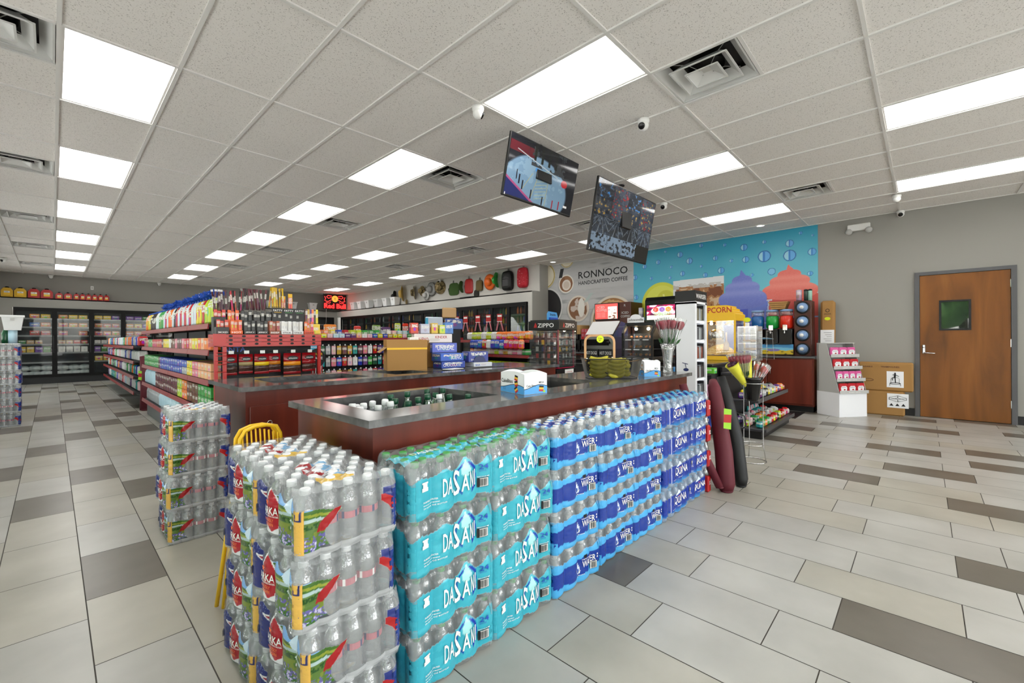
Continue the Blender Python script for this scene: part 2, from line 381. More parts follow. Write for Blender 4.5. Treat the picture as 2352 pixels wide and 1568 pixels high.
# walls
wb = MB(); wb.box(XL-.1, XW+.1, YB, YB+.1, 2.4, ZC+.12); wb.box(XL-.1, -.78, YB, YB+.1, 0, 2.4); wb.box(XL-.1, XW+.1, YB+.4, YB+.5, 0, 2.4); struct('wall_back', wb, 'wall_paint')
FN = [(-.9, 1.9), (2.3, 5.1), (5.5, 8.3)]  # unseen front windows, added to let more daylight reach the ceiling
wf = MB(); xs = [XL-.1]+[q for a in FN for q in a]+[XW+.1]
for k in range(0, len(xs), 2): wf.box(xs[k], xs[k+1], YF-.1, YF, 0, ZC+.12)
for a, b in FN: wf.box(a, b, YF-.1, YF, 0, .25); wf.box(a, b, YF-.1, YF, 2.85, ZC+.12)
struct('wall_front', wf, 'wall_paint')
clearmat('glass', 'dfe8e6', .03, .02, .2)
for k, (a, b) in enumerate(FN):
    f = MB(); f.box(a, b, YF-.08, YF-.02, .25, .31); f.box(a, b, YF-.08, YF-.02, 2.79, 2.85)
    for x in (a, (a+b)/2-.03, b-.06): f.box(x, x+.06, YF-.08, YF-.02, .31, 2.79)
    fo = struct('window_%d' % (k+11), f, 'darkgrey')
    g = MB(); g.box(a+.06, b-.06, YF-.055, YF-.045, .31, 2.79); g.build('pane', 'glass', fo)
# outside: pale pavement and a row of trees that the glass doors mirror
mat('concrete', 'aeaeac', .9)
g = MB(); g.box(-30, XL-.1, -30, 30, -.1, -.01); g.box(XL-.1, 30, -30, YF-.1, -.1, -.01); struct('ground', g, 'concrete')  # unseen pavement, added to bounce daylight up to the ceiling
noisemat('leaves', [(.3, '24401c'), (.55, '4a7434'), (.8, '86a860')], 1.6, .8); mat('bark', '4a3a2c', .9)
rg_ = random.Random(2)
for k, (x, y, lab) in enumerate(((-9, 9, 'tree outside the left windows, nearest the camera'), (-10, 15, 'middle tree outside the left windows'), (-9, 21, 'tree outside the left windows, farthest back'), (-8, 27, 'last tree outside beyond the back corner'), (-7, 3.5, 'tree outside level with the camera'), (-7.5, -1.2, 'tree outside just behind the camera'), (-7, -6, 'tree outside farthest behind the camera'))):
    t = thing('outdoor_tree', lab, 'tree', (x, y, -.01)); a = MB()
    for i in range(26): a.ball((rg_.uniform(-2, 2), rg_.uniform(-2, 2), rg_.uniform(2.2, 5.8)), rg_.uniform(.5, 1), 8)
    a.build('foliage', 'leaves', t); a = MB(); a.tube([(0, 0, 0), (.1, 0, 1.5), (0, .1, 3.4)], [.2, .15, .1], 8); a.build('trunk', 'bark', t)
# door wall: built around the door opening
DY0, DY1, DZ = -.885, .05, 2.17
wr = MB()
wr.box(XW, XW+.12, YF, DY0, 0, ZC+.12); wr.box(XW, XW+.12, DY1, YB, 0, ZC+.12); wr.box(XW, XW+.12, DY0, DY1, DZ, ZC+.12)
struct('wall_right', wr, 'wall_paint')
sr = MB(); sr.box(XW+1.4, XW+1.5, -2.2, 1.4, 0, 2.8); sr.box(XW+.12, XW+1.4, -2.3, -2.2, 0, 2.8); sr.box(XW+.12, XW+1.4, 1.4, 1.5, 0, 2.8); sr.box(XW+.12, XW+1.5, -2.3, 1.5, 2.8, 2.9); sr.box(XW+.0, XW+1.5, -2.3, 1.5, -.1, -.01); struct('wall_door_backing', sr, 'wall_paint')  # unseen box added behind the door to block bright sky through its glass
# left wall: windows, some read from reflections, the rest added to light the ceiling
WN = [(-4.6, -1.7), (-1.3, 1.6), (2.0, 4.9), (5.3, 8.2), (8.6, 11.5), (11.9, 14.6), (15.0, 17.9)]
wl = MB(); ys = [YF]+[q for a in WN for q in a]+[YB]
for k in range(0, len(ys), 2): wl.box(XL-.1, XL, ys[k], ys[k+1], 0, ZC+.12)
for a, b in WN: wl.box(XL-.1, XL, a, b, 0, .35); wl.box(XL-.1, XL, a, b, 2.75, ZC+.12)
struct('wall_left', wl, 'wall_paint')
for k, (a, b) in enumerate(WN):
    f = MB(); f.box(XL-.08, XL-.02, a, b, .35, .41); f.box(XL-.08, XL-.02, a, b, 2.69, 2.75)
    for y in (a, (a+b)/2-.03, b-.06): f.box(XL-.08, XL-.02, y, y+.06, .41, 2.69)
    fo = struct('window_%d' % (k+1), f, 'darkgrey')
    g = MB(); g.box(XL-.055, XL-.045, a+.06, b-.06, .41, 2.69); g.build('pane', 'glass', fo)
# jog and cooler fronts (cooler shelf tops carry the stock)
XC = 8.55; YJ = 7.4; YC = 18.65; XH = 8.86; ZL = 2.49
j = MB(); j.box(XH, XH+.03, YJ, YB, 2.4, ZC+.1); struct('wall_hats', j, 'wall_pale')
c = MB()
# back cooler bulkhead around its doors
c.box(XL, XC+.02, YC, YC+.06, 2.21, ZL); c.box(8.41, XC+.02, YC, YC+.06, 0, 2.21); c.box(XL, -.77, YC, YC+.06, 0, 2.21); c.box(XL, XH, YC, YB, ZL-.03, ZL)
struct('wall_cooler_back', c, 'wall_paint')
c = MB()
c.box(XC, XC+.06, YJ, YC, 2.21, ZL); c.box(XC, XH, YJ, YC, ZL-.03, ZL); c.box(XC, XC+.06, YJ, 7.535, 0, 2.21); struct('wall_cooler_side', c, 'wall_pale')
c = MB(); c.box(XC, XH, YJ-.02, YJ, 0, ZL); c.box(XH, XW, YJ-.02, YJ, 0, ZC+.1); struct('wall_jog', c, 'wall_paint')
b = MB(); b.box(XW-.012, XW, DY1+.06, 1.33, 0, .12); struct('baseboard_right', b, 'base_black')
b = MB(); b.box(XW-.012, XW, YF, DY0-.06, 0, .12); struct('baseboard_right_near', b, 'base_black')
# door
noisemat('oak', [(.25, '5c340a'), (.45, '784610'), (.6, '865016'), (.8, '976024')], 3.2, .38, (1, 1, .16), 8, dist=1.4, spec=.4)
mat('frame_grey', '58585a', .5)
d = MB(); y0, y1 = DY0, DY1
d.box(XW-.03, XW+.1, y0-.055, y0, 0, DZ+.05); d.box(XW-.03, XW+.1, y1, y1+.055, 0, DZ+.05); d.box(XW-.03, XW+.1, y0, y1, DZ, DZ+.05)
door = struct('door_1', d, 'frame_grey')
wy0, wy1, wz0, wz1 = -.50, -.165, 1.325, 1.775
d = MB()
for (a, bb, cc, dd) in ((y0+.004, wy0, .008, DZ-.004), (wy1, y1-.004, .008, DZ-.004), (wy0, wy1, .008, wz0), (wy0, wy1, wz1, DZ-.004)): d.box(XW-.012, XW+.03, a, bb, cc, dd)
leaf = d.build('door_leaf', 'oak', door)
d = MB(); q = .025
for (a, bb, cc, dd) in ((wy0, wy0+q, wz0, wz1), (wy1-q, wy1, wz0, wz1), (wy0+q, wy1-q, wz0, wz0+q), (wy0+q, wy1-q, wz1-q, wz1)): d.box(XW-.022, XW+.03, a, bb, cc, dd)
d.build('window_frame', 'black', leaf)
clearmat('door_glass', '1d2b24', .75, .02, .3)
d = MB(); d.box(XW, XW+.006, wy0+q, wy1-q, wz0+q, wz1-q); d.build('pane', 'door_glass', leaf)
d = MB(); d.box(XW-.03, XW-.012, -.015, .022, .97, 1.11, r=.008); d.tube([(XW-.03, .003, .985), (XW-.065, .003, .985), (XW-.07, -.02, .985), (XW-.07, -.12, .98)], .009); d.cyl(XW-.035, .003, 1.06, 1.075, .012); d.build('door_handle', 'chrome', leaf)
for z in (.22, 1.08, 1.92):
    d = MB(); d.box(XW-.02, XW-.008, y0-.006, y0+.008, z, z+.11); d.build('hinge', 'chrome', door)
# ceiling lights
m, t, p = nmat('panel_glow'); p.inputs['Base Color'].default_value = (1, 1, 1, 1); p.inputs['Emission Color'].default_value = (1, .985, .96, 1); p.inputs['Emission Strength'].default_value = PANEL
lp = None
WH = {0: 'leftmost row', 1: 'second row from the left', 2: 'third row from the left', 3: 'rightmost row'}
for i in range(4):
    js = [j for (a, j) in lights if a == i]
    for n, j in enumerate(js):
        x = LX0+2.438*i; y = LY0+2.438*j
        if not YF < y < YB-1: continue
        lab = 'white flat ceiling light panel, %s from the back in the %s' % (ORD[5-j], WH[i])
        if lp is None:
            lp = thing('ceiling_light', lab, 'ceiling light', (x, y, ZC), group='ceiling light panels')
            a = MB(); a.box(0, .557, 0, 1.17, .002, .006); a.build('diffuser', 'panel_glow', lp)
            a = MB()
            for q in ((-.018, 0, -.016, 1.186), (.557, .575, -.016, 1.186), (0, .557, -.016, 0), (0, .557, 1.17, 1.186)): a.box(*q, -.002, .03)
            a.box(-.018, .575, -.016, 1.186, .03, .034); a.build('frame', 'grid_white', lp)
        else: dup(lp, (x, y, ZC), label=lab)
# supply diffusers: stepped square cones
def vent():
    t = thing('ceiling_vent', 'x', 'air vent', group='square ceiling vents')
    for name, (ro, ri, zo, zi) in (('outer_cone', (.285, .215, 0, .07)), ('middle_cone', (.20, .135, -.006, .055)), ('centre_cone', (.115, .03, -.014, .03))):
        a = MB(); V = []
        for r_, z_ in ((ro, zo), (ri, zi)): V += [(-r_, -r_, z_), (r_, -r_, z_), (r_, r_, z_), (-r_, r_, z_)]
        F = [(k, 4+k, 4+(k+1) % 4, (k+1) % 4) for k in range(4)]
        if name == 'centre_cone': F.append((7, 6, 5, 4))
        a.add(V, F)
        # turned lip
        e = ro
        for q in ((-e, e, -e-.004, -e+.008), (-e, e, e-.008, e+.004), (-e-.004, -e+.008, -e, e), (e-.008, e+.004, -e, e)): a.box(*q, zo-.003, zo+.003)
        a.build(name, 'vent_white', t)
    a = MB(); a.lathe([(.13, .056), (.13, .1)], 20, cap=False); a.add([(-.285, -.285, .1), (.285, -.285, .1), (.285, .285, .1), (-.285, .285, .1)], [(3, 2, 1, 0)]); a.build('duct_collar', 'black', t)
    a = MB()
    for k in range(4):
        c_, s_ = math.cos(PI/4+k*PI/2), math.sin(PI/4+k*PI/2); a.tube([(.05*c_, .05*s_, .02), (.14*c_, .14*s_, .06), (.26*c_, .26*s_, .06)], .003, 5)
    a.build('wire_brace', 'lightgrey', t)
    return t
mat('vent_white', 'd2d2cf', .35)
V0 = vent(); used = False
VN = {5.5: 'middle line of vents', 10.5: 'right line of vents', 11.5: 'far right', -.5: 'left line of vents'}
for a, b in sorted(vents, key=lambda q: -q[1]):
    loc = (GX0+GX*a, GY0+GX*b, ZC); k = round((20.5-b)/5)
    lab = 'square stepped metal ceiling vent, %s from the back, %s' % (ORD[max(k, 0)], VN[a])
    if b < -8: continue
    if not used: V0.location = loc; V0['label'] = lab; used = True
    else: dup(V0, loc, label=lab)
for k, (x, y, n) in enumerate([(8.87, 6.95, 'by the grey corner left of the coffee mural'), (8.6, 2.1, 'above the blue drinks mural')]):
    t = thing('recessed_downlight', 'small round recessed ceiling light '+n, 'ceiling light', (x, y, ZC), group='recessed downlights')
    a = MB(); a.lathe([(.085, 0), (.085, -.006), (.065, -.008), (.062, .0)], 20, cap=False); a.build('trim_ring', 'white', t)
    a = MB(); a.cyl(0, 0, -.004, -.001, .062, 20); a.build('lens', 'panel_glow', t)
# ---------------- shrink-wrapped water bottle packs ----------------
clearmat('pet', 'c3c8cb', .2, .09, .5, bump=(60, .8)); clearmat('petblue', 'a9cdee', .3, .09, .5, bump=(60, .8))
vcmat('film_print', .22, .5, True, bump=(28, .35, .004)); vcmat('print', .35)
SP = .0537; DD = .063; RB = .031
def bottle_mesh(hh=.197, cap='capwhite', pet='pet', ribs=True, band=None):
    pr = [(.022, 0), (.029, .006), (RB, .016), (RB-.002, .03), (RB, .04), (RB-.0025, .05), (RB, .06), (RB-.0025, .07), (RB, .08), (RB-.002, .09), (RB, .1), (RB, .128), (.028, .145), (.02, .165), (.0135, .172), (.0125, hh-.017)]
    a = MB(); a.lathe(pr, 14); b = MB(); b.lathe([(.0145, hh-.018), (.0148, hh-.003), (.0135, hh)], 12)
    return a, b
class Pack:
    """outline helper for one shrink-wrapped pack: front is -y, right end is +x"""
    def __init__(s, n): s.n = n; s.L = 3*SP+RB+.002; s.W = (n-1)/2*DD+RB+.002
    def per(s, t, z):
        """t in [0,4): 0-1 front left to right, 1-2 right end, 2-3 back, 3-4 left end"""
        L, W = s.L, s.W; k = np.floor(t) % 4; q = t-np.floor(t)
        u = np.where(k == 0, -L+2*L*q, np.where(k == 1, L, np.where(k == 2, L-2*L*q, -L)))
        w = np.where(k == 0, -W, np.where(k == 1, -W+2*W*q, np.where(k == 2, W, W-2*W*q)))
        # bumps of the bottles showing through
        bu = .017*(1-np.abs(np.cos(PI*u/(2*SP)+PI/2))**.7); bw = .009*(1-np.abs(np.cos(PI*(w+((s.n-1)/2)*DD)/DD))**.7)
        nx = np.where(k == 1, 1, np.where(k == 3, -1, 0)); ny = np.where(k == 0, -1, np.where(k == 2, 1, 0))
        # rounded corners
        r = RB*.95; cu = np.clip(np.abs(u)-(L-r), 0, r)/r; cw = np.clip(np.abs(w)-(W-r), 0, r)/r
        corner = np.where((k == 0) | (k == 2), cu, cw); ins = r*(1-np.sqrt(np.clip(1-corner**2, 0, 1)))
        body = np.where((k == 0) | (k == 2), bu, bw)*(1-corner)
        sh = np.clip((z-.132)/.07, 0, 1); foot = np.clip((.012-z)/.012, 0, 1)
        body = body*(1-.3*sh)+.02*sh**1.5+.006*foot
        d = body+ins
        return u-nx*d, w-ny*d
    def face(s, u, z, off=.0042):
        """point on the front face at distance u from the middle"""
        t = (u+s.L)/(2*s.L); a, b = s.per(np.array(float(np.clip(t, 0, .9999))), np.array(z)); return (float(a), float(b)-off, z)
    def endf(s, wv, z, off=.0012):
        t = 1+(wv+s.W)/(2*s.W); a, b = s.per(np.array(t), np.array(z)); return (float(a)+off, float(b), z)
    def wrap(s, cf, par, name, seed=0, nu=360, nz=44, h=.2):
        sd = seed*3.3
        def fn(U, V):
            t = U*4; z = V*h; x, y = s.per(t, z)
            wr = (fbm(t*9+sd, z*60, seed)-.5)*.005; ang = np.arctan2(y/s.W, x/s.L)
            return x+wr*np.cos(ang), y+wr*np.sin(ang), z+.001
        return printgrid(name, fn, nu, nz, lambda U, V: cf(U*4, V*h), 'film_print', par, closed=True)
    def top(s, cf, par, name, seed=0, z0=.1925, nx=64, ny=44):
        def fn(U, V):
            x = (U-.5)*2*(s.L-.014); y = (V-.5)*2*(s.W-.014)
            c = np.round(x/SP+3)-3; od = (np.abs(c) % 2 == 0)*.5*DD if s.n % 2 else (np.abs(c) % 2 == 0)*.5*DD
            base = (s.n-1)/2*DD; yy = (y+base-od)/DD; dy = (yy-np.round(yy))*DD; dx = x-c*SP
            rr = np.sqrt(dx**2+dy**2); edge = np.maximum(np.abs(x)/s.L, np.abs(y)/s.W)
            z = z0+.004-.011*np.clip((rr-.013)/.018, 0, 1)-.012*np.clip((edge-.86)/.14, 0, 1)
            return x, y, z+(fbm(x*40+seed, y*40, seed)-.5)*.004
        return printgrid(name, fn, nx, ny, cf, 'film_print', par)
bcount = 0
def bottles(pk, par, meshes, full=True, skip=lambda c, k: False, tilt=0):
    for c in range(7):
        ne = pk.n if c % 2 == 0 else pk.n-1
        for k in range(ne):
            if not full and not (k == 0 or c in (0, 6) or (c % 2 == 1 and k == 0)): continue
            if skip(c, k): continue
            b = link('water_bottle', meshes[0], par, loc=((c-3)*SP, (k-(ne-1)/2)*DD, .001))
            link('bottle_cap', meshes[1], b)
def two(a, b, m1, m2):
    x = a.build('water_bottle', m1); y = b.build('bottle_cap', m2); r = (x.data, y.data); bpy.data.objects.remove(x); bpy.data.objects.remove(y); return r
a, b = bottle_mesh(); BW = two(a, b, 'pet', 'capwhite'); BG = two(a, b, 'pet', 'capgreen'); BB = two(a, b, 'petblue', 'cyan')
def barcode(pk, par, u, z, w=.032, h=.024):
    a = MB(); f = pk.face
    def q(u0, u1, z0, z1, mi, off, n=4):
        off += .0035
        for i in range(n):
            a0 = u0+(u1-u0)*i/n; a1 = u0+(u1-u0)*(i+1)/n; a.add([f(a0, z0, off), f(a1, z0, off), f(a1, z1, off), f(a0, z1, off)], [(0, 1, 2, 3)], mi)
    q(u-.002, u+w+.002, z-.002, z+h+.002, 1, .001); q(u, u+w, z, z+h, 0, .0015)
    x = u+.003; r = random.Random(5)
    while x < u+w-.004: b = r.choice((.0008, .0014, .002)); q(x, x+b, z+.002, z+h-.002, 1, .002, 1); x += b+r.choice((.0008, .0012))
    return a.build('barcode', ['white', 'ink'], par)
def blend_text(lines, pk, par, mname, fn=None):
    a = MB(); fn = fn or (lambda x, z: pk.face(x, z, .005))
    for l in lines: a.text(l[0], fn, *l[1:])
    return a.build('lettering', mname, par)
def ell(U, Z, cx, cz, rx, rz): return ((U-cx)/rx)**2+((Z-cz)/rz)**2
# teal pack
def mk_teal(seed):
    pk = Pack(4); t = thing('water_bottle_pack', 'x', 'water bottle pack', group='teal packs of bottled water')
    def cf(T, Z):
        A = np.zeros(T.shape+(4,)); A[...] = (200, 208, 210, .2)
        k = np.floor(T) % 4; q = T-np.floor(T); u = -pk.L+2*pk.L*q
        top = np.where(k == 0, .146+.026*np.exp(-((u-.04)/.03)**2)-.01*np.cos(u*57)+.012*np.clip((u-.1)/.06, 0, 1)-.02*np.clip((-u-.13)/.05, 0, 1), .12+.04*np.sin(q*PI))
        bot = np.where(k == 0, .004+.016*np.clip((u+.1)/.2, 0, 1)+.006*np.sin(u*55+seed), .02+.012*np.sin(T*13))
        m = (Z < top) & (Z > bot); base = np.array((58, 172, 192)); paint(A, m, base, .97)
        paint(A, m*(.35*(fbm(T*14, Z*40, seed) > .55)), (84, 194, 210))
        fr = (k == 0)
        r = ell(u, Z, .05, .1, .05, .062); r2 = ell(u, Z, .046, .1, .041, .053)
        paint(A, fr*(r < 1)*(r2 > 1)*(np.abs(u-.05)+.03*(Z > .1)-.0*u > .02), (16, 52, 165), .97)
        dr = (ell(u, Z, .045, .128, .022, .02) < 1) | ((np.abs(u-.045) < (.172-Z)*.6) & (Z > .134) & (Z < .172))
        paint(A, fr*dr, (170, 226, 226), .97)
        tri = (np.abs(u-.075+(Z-.09)*.25) < .012)*(Z > .07)*(Z < .125); paint(A, fr*tri*.6, (40, 130, 150))
        return A
    pk.wrap(cf, t, 'printed_wrap', seed)
    def ct(U, V):
        A = np.zeros(U.shape+(4,)); A[...] = (205, 212, 214, .2); y = (V-.5)*2
        m = (np.abs(y) < .42+.14*np.sin(U*19+seed)); paint(A, m, (74, 186, 208), .97); paint(A, m*(fbm(U*10, V*8, seed) > .6), (110, 205, 222)); return A
    pk.top(ct, t, 'top_film', seed)
    blend_text([('D', -.068, .062, .064, .021), ('A', -.046, .066, .058, .026), ('S', -.016, .048, .092, .03), ('A', .02, .058, .062, .034), ('N', .058, .066, .06, .016), ('I', .08, .07, .06, .005),
        ('PURIFIED WATER', -.15, .06, .006), ('24-16.9 FL OZ BOTTLES', -.15, .04, .005, .1), ('ENHANCED WITH MINERALS', -.15, .05, .004, .07)], pk, t, 'white')
    blend_text([('24', .112, .118, .02, .04), ('BOTTLES', .114, .11, .005)], pk, t, 'blue').name = 'count_lettering'
    blend_text([('RECYCLE ME', .106, .088, .004, .05)], pk, t, 'white')
    a = MB(); f = pk.face
    for (u0, u1, z0, z1) in ((-.155, -.127, .1, .113), (-.151, -.131, .113, .126), (-.155, -.127, .126, .132)): a.add([f(u0, z0), f(u1, z0), f(u1, z1), f(u0, z1)], [(0, 1, 2, 3)])
    a.build('emblem', 'white', t)
    barcode(pk, t, .108, .052, .042, .032)
    a = MB(); a.text('DASANI', lambda x, y: (x, y, .1985), -.115, -.016, .03, .12)
    a.build('top_lettering', 'white', t)
    bottles(pk, t, BG); return t, pk
# blue-band pack
def mk_blue(seed):
    pk = Pack(4); t = thing('water_bottle_pack', 'x', 'water bottle pack', group='pale blue packs of bottled water')
    def cf(T, Z):
        A = np.zeros(T.shape+(4,)); A[...] = (205, 212, 216, .2); q = T-np.floor(T); k = np.floor(T) % 4; u = -pk.L+2*pk.L*q
        top = np.where(k == 0, .145+.012*np.clip((u+.2)/.4, 0, 1)-.008*np.cos(u*56), .155)
        m = (Z < top) & (Z > .002); paint(A, m, (76, 170, 226), .97)
        b0 = np.where(k == 0, .036+.006*np.sin(u*30)+.03*(u > .085), .06); b1 = np.where(k == 0, .116+.008*np.clip((u+.1)/.2, -1, 1), .11)
        paint(A, m*(Z > b0)*(Z < b1)*1., (24, 58, 150), .97)
        paint(A, (k == 0)*(ell(u, Z, .05, .124, .016, .009) < 1), (24, 24, 30), .97)
        dr = (ell(u, Z, .0, .062, .013, .016) < 1) | ((np.abs(u) < (.098-Z)*.5) & (Z > .07) & (Z < .098)); paint(A, (k == 0)*dr, (226, 236, 244), .97)
        paint(A, (k == 0)*(ell(u, Z, .0, .061, .009, .011) < 1), (36, 80, 170), .97)
        return A
    pk.wrap(cf, t, 'printed_wrap', seed)
    def ct(U, V):
        A = np.zeros(U.shape+(4,)); A[...] = (208, 214, 218, .2); m = (np.abs(V-.5)*2 < .46+.08*np.sin(U*17))*(U > .03)*(U < .97); paint(A, m, (70, 160, 226), .97)
        paint(A, m*(np.abs(V-.5)*2 < .36)*(U > .12)*(U < .9), (26, 56, 150), .97); return A
    pk.top(ct, t, 'top_film', seed)
    blend_text([('WATER', .022, .076, .032, .115), ('PURIFIED DRINKING', .02, .112, .006, .08), ('28', -.006, .054, .011), ('DRINK LOCAL', -.02, .04, .005, .06)], pk, t, 'white')
    a = MB(); f = pk.face
    for z in (.104, .09): a.add([f(.15+.004*math.cos(b_*PI/4), z+.005*math.sin(b_*PI/4)) for b_ in range(8)], [tuple(range(8))])
    a.build('emblem', 'white', t)
    barcode(pk, t, .1, .038, .045, .034)
    a = MB(); a.text('WATER', lambda x, y: (x, y, .1985), -.06, -.014, .03, .13); a.build('top_lettering', 'white', t)
    bottles(pk, t, BW); return t, pk
# navy pack
def mk_navy(seed, wide):
    pk = Pack(4); t = thing('water_bottle_pack', 'x', 'water bottle pack', group='navy packs of bottled water')
    def cf(T, Z):
        A = np.zeros(T.shape+(4,)); A[...] = (190, 204, 224, .22); q = T-np.floor(T); k = np.floor(T) % 4; u = -pk.L+2*pk.L*q
        top = .138-.006*np.cos(u*56)+.004*np.sin(T*3); m = (Z < top) & (Z > .022+.012*np.sin(T*7+seed)); paint(A, m, (14, 50, 148), .98)
        paint(A, m*(Z < .05)*np.clip((.05-Z)/.03, 0, 1), (40, 130, 190))
        mo = (k == 0)*(Z > top-.01)*(Z < top+.016-np.abs(u-.05)*.55); paint(A, mo, (214, 228, 240), .98)
        paint(A, (k == 0)*(Z > .118)*(np.abs(u-.05) < .012)*(Z < .124), (220, 90, 60), .98)
        if not wide: paint(A, (k == 0)*m*(np.abs(u+.082-.001*np.sin(Z*400)) < .0022), (226, 232, 240))
        return A
    pk.wrap(cf, t, 'printed_wrap', seed)
    def ct(U, V):
        A = np.zeros(U.shape+(4,)); A[...] = (190, 204, 224, .22); m = (np.abs(V-.55)*2 < .6+.1*np.sin(U*15)); paint(A, m, (18, 52, 150), .97); return A
    pk.top(ct, t, 'top_film', seed)
    if wide: blend_text([('AQUAFINA', -.05, .066, .05, .21), ('PURE WATER PERFECT TASTE', .02, .052, .005, .08), ('PURIFIED', -.13, .08, .006), ('DRINKING', -.13, .07, .006), ('24 BOTTLES', -.13, .036, .005)], pk, t, 'white'); barcode(pk, t, -.135, .094, .034, .022)
    else: blend_text([('AQUAFINA', -.04, .066, .06, .2), ('PURE WATER PERFECT TASTE', .02, .054, .005, .08), ('24 - 16.9 FL OZ', -.07, .05, .005, .05)], pk, t, 'white')
    a = MB(); a.text('AQUAFINA', lambda x, y: (x, y+.01, .1985), -.1, -.014, .026, .18); a.build('top_lettering', 'white', t)
    bottles(pk, t, BB); return t, pk
# big picture-wrapped pack (five bottles wide)
def landscape(A, m, u, z, seed=0):
    """printed meadow picture: sky, hills, river, bluebonnets"""
    n = fbm(u*30+5, z*22, seed); n2 = fbm(u*160, z*160, seed+3)
    paint(A, m, (84, 114, 50), .97)
    paint(A, m*(z > .132), (120, 172, 228)); paint(A, m*(z > .138)*(n > .55)*.5, (190, 214, 240))
    paint(A, m*(z < .134+.005*np.sin(u*45))*(z > .112), (66, 104, 40)); paint(A, m*(np.abs(z-.121-.004*np.sin(u*38+1)) < .004), (138, 150, 50))
    paint(A, m*(np.abs(z-.107-.003*np.sin(u*50)) < .0045), (168, 190, 190)); paint(A, m*(z < .101)*(z > .086)*(n2 > .38), (36, 78, 30))
    paint(A, m*(z < .084)*(n > .45), (116, 132, 50)); paint(A, m*(z < .066)*(n2 > .5), (98, 92, 158)); paint(A, m*(z < .06)*(n2 > .62), (190, 186, 214)); paint(A, m*(z < .034)*(n2 < .5), (58, 106, 34))
def mk_pic(seed):
    pk = Pack(5); t = thing('water_bottle_pack', 'x', 'water bottle pack', group='clear packs of bottled water with a meadow picture')
    def cf(T, Z):
        A = np.zeros(T.shape+(4,)); A[...] = (208, 212, 214, .2); q = T-np.floor(T); k = np.floor(T) % 4; L = pk.L; W = pk.W
        s = np.where(k == 0, q, 9.); z = Z
        mz = (z > .018)*(z < .15-.01*np.cos(q*26))
        # left print on the front (long) face
        m = (k == 0)*mz*(q >= .40); landscape(A, m, q*2*L, z, seed)
        m = (k == 0)*mz*(q < .42); paint(A, m*(q < .33), (30, 42, 110), .97); paint(A, m*(z > .12)*(q < .2)*(fbm(q*60, z*200, 4) > .66), (120, 140, 190))
        # red pointed shape with a white outline
        c = .41; wd = np.where(z > .105, .105-(z-.105)*1.9, np.where(z > .06, .1+.0*z, .075+.03*np.abs(z-.04)/.02)); wd = np.clip(wd, 0, .13)
        out = (k == 0)*mz*(np.abs(q-c) < wd+.018)*(z > .014); inn = (k == 0)*mz*(np.abs(q-c) < wd)*(z > .022+.02*np.abs(q-c)/.1)
        pt = (k == 0)*mz*(q > .14)*(q < .33)*(np.abs(z-.1-(.33-q)*.14) < .002+(q-.14)*.1)
        paint(A, out, (226, 226, 228), .97); paint(A, inn, (172, 26, 40), .97); paint(A, pt, (226, 226, 228), .97); paint(A, pt*(q > .17)*(np.abs(z-.1-(.33-q)*.14) < (q-.16)*.085), (150, 40, 56), .97)
        # badges and the gold edge
        paint(A, (k == 0)*((ell(q, z, .79, .128, .075, .018) < 1) | ((np.abs(q-.79) < (.168-z)*2.4)*(z > .13)*(z < .165))), (206, 226, 240), .97)
        paint(A, (k == 0)*(ell(q, z, .8, .092, .04, .011) < 1), (206, 222, 210), .97); paint(A, (k == 0)*(ell(q, z, .8, .072, .035, .01) < 1), (216, 206, 214), .97)
        g0 = (k == 0)*(q > .925)+(k == 1)*(q < .03); paint(A, g0*mz, (222, 176, 84), .97); paint(A, (k == 0)*(q > .935)*(z > .112)*(z < .142)*(q < .985), (34, 44, 100), .97); paint(A, (k == 0)*(q > .948)*(z > .118)*(z < .136)*(q < .972), (222, 176, 84), .97)
        # right end: picture, red swoosh, clear middle, red and navy edge
        cx, cz, rx, rz = .6, .062, .36, .07
        w = ell(q, z, cx, cz, rx, rz)
        e1 = (k == 1)*(q >= .03)*(q < .46)*(z > .012)*(z < .142-.02*np.clip((q-.1)/.3, 0, 1))*(w > 1); landscape(A, e1, q*2*W, z, seed)
        paint(A, e1*(z < .03)*(q > .2), (70, 74, 80))
        rd = (k == 1)*(q > .17)*(q < .46)*(z > .072)*(z < .13)*(w > .5)*(w < 1.45)*(q < .26+(z-.08)*3); paint(A, rd, (158, 26, 30), .97)
        paint(A, (k == 1)*(q > .82)*(z > .01)*(z < .15)*(w > 1.05), (28, 44, 116), .97)
        paint(A, (k == 1)*(q > .8)*(z > .075)*(z < .13)*(w > .75)*(w < 1.35), (168, 30, 32), .97)
        paint(A, (k == 1)*(w < .9)*(z > .085)*(z < .108-.0*q)*(q > .34)*(q < .82)*.0, (190, 60, 80), .9)
        paint(A, (k == 1)*(z < .022), (200, 203, 205), .6); m = (k >= 2)*mz; paint(A, m, (36, 58, 130), .97)
        return A
    pk.wrap(cf, t, 'printed_wrap', seed, 620, 84)
    def ct(U, V):
        A = np.zeros(U.shape+(4,)); A[...] = (212, 216, 218, .26); m = (np.abs(V-.45) < .17)*(U > .18)*(U < .86)
        n = fbm(U*26, V*9, seed); paint(A, m*(n > .5), (214, 216, 220), .9); paint(A, m*(V < .44)*(U > .2)*(U < .62)*(n < .56), (150, 40, 44), .95); paint(A, m*(V > .46)*(n < .5), (120, 168, 206), .9); paint(A, m*(U > .7), (214, 178, 84), .95); return A
    pk.top(ct, t, 'top_film', seed, nx=110, ny=90)
    def ff(x, z): return pk.face(x, z, .005)
    blend_text([('ARKA', -.078, .078, .024, .08), ('NATURAL SPRING WATER', -.075, .071, .005, .075)], pk, t, 'white')
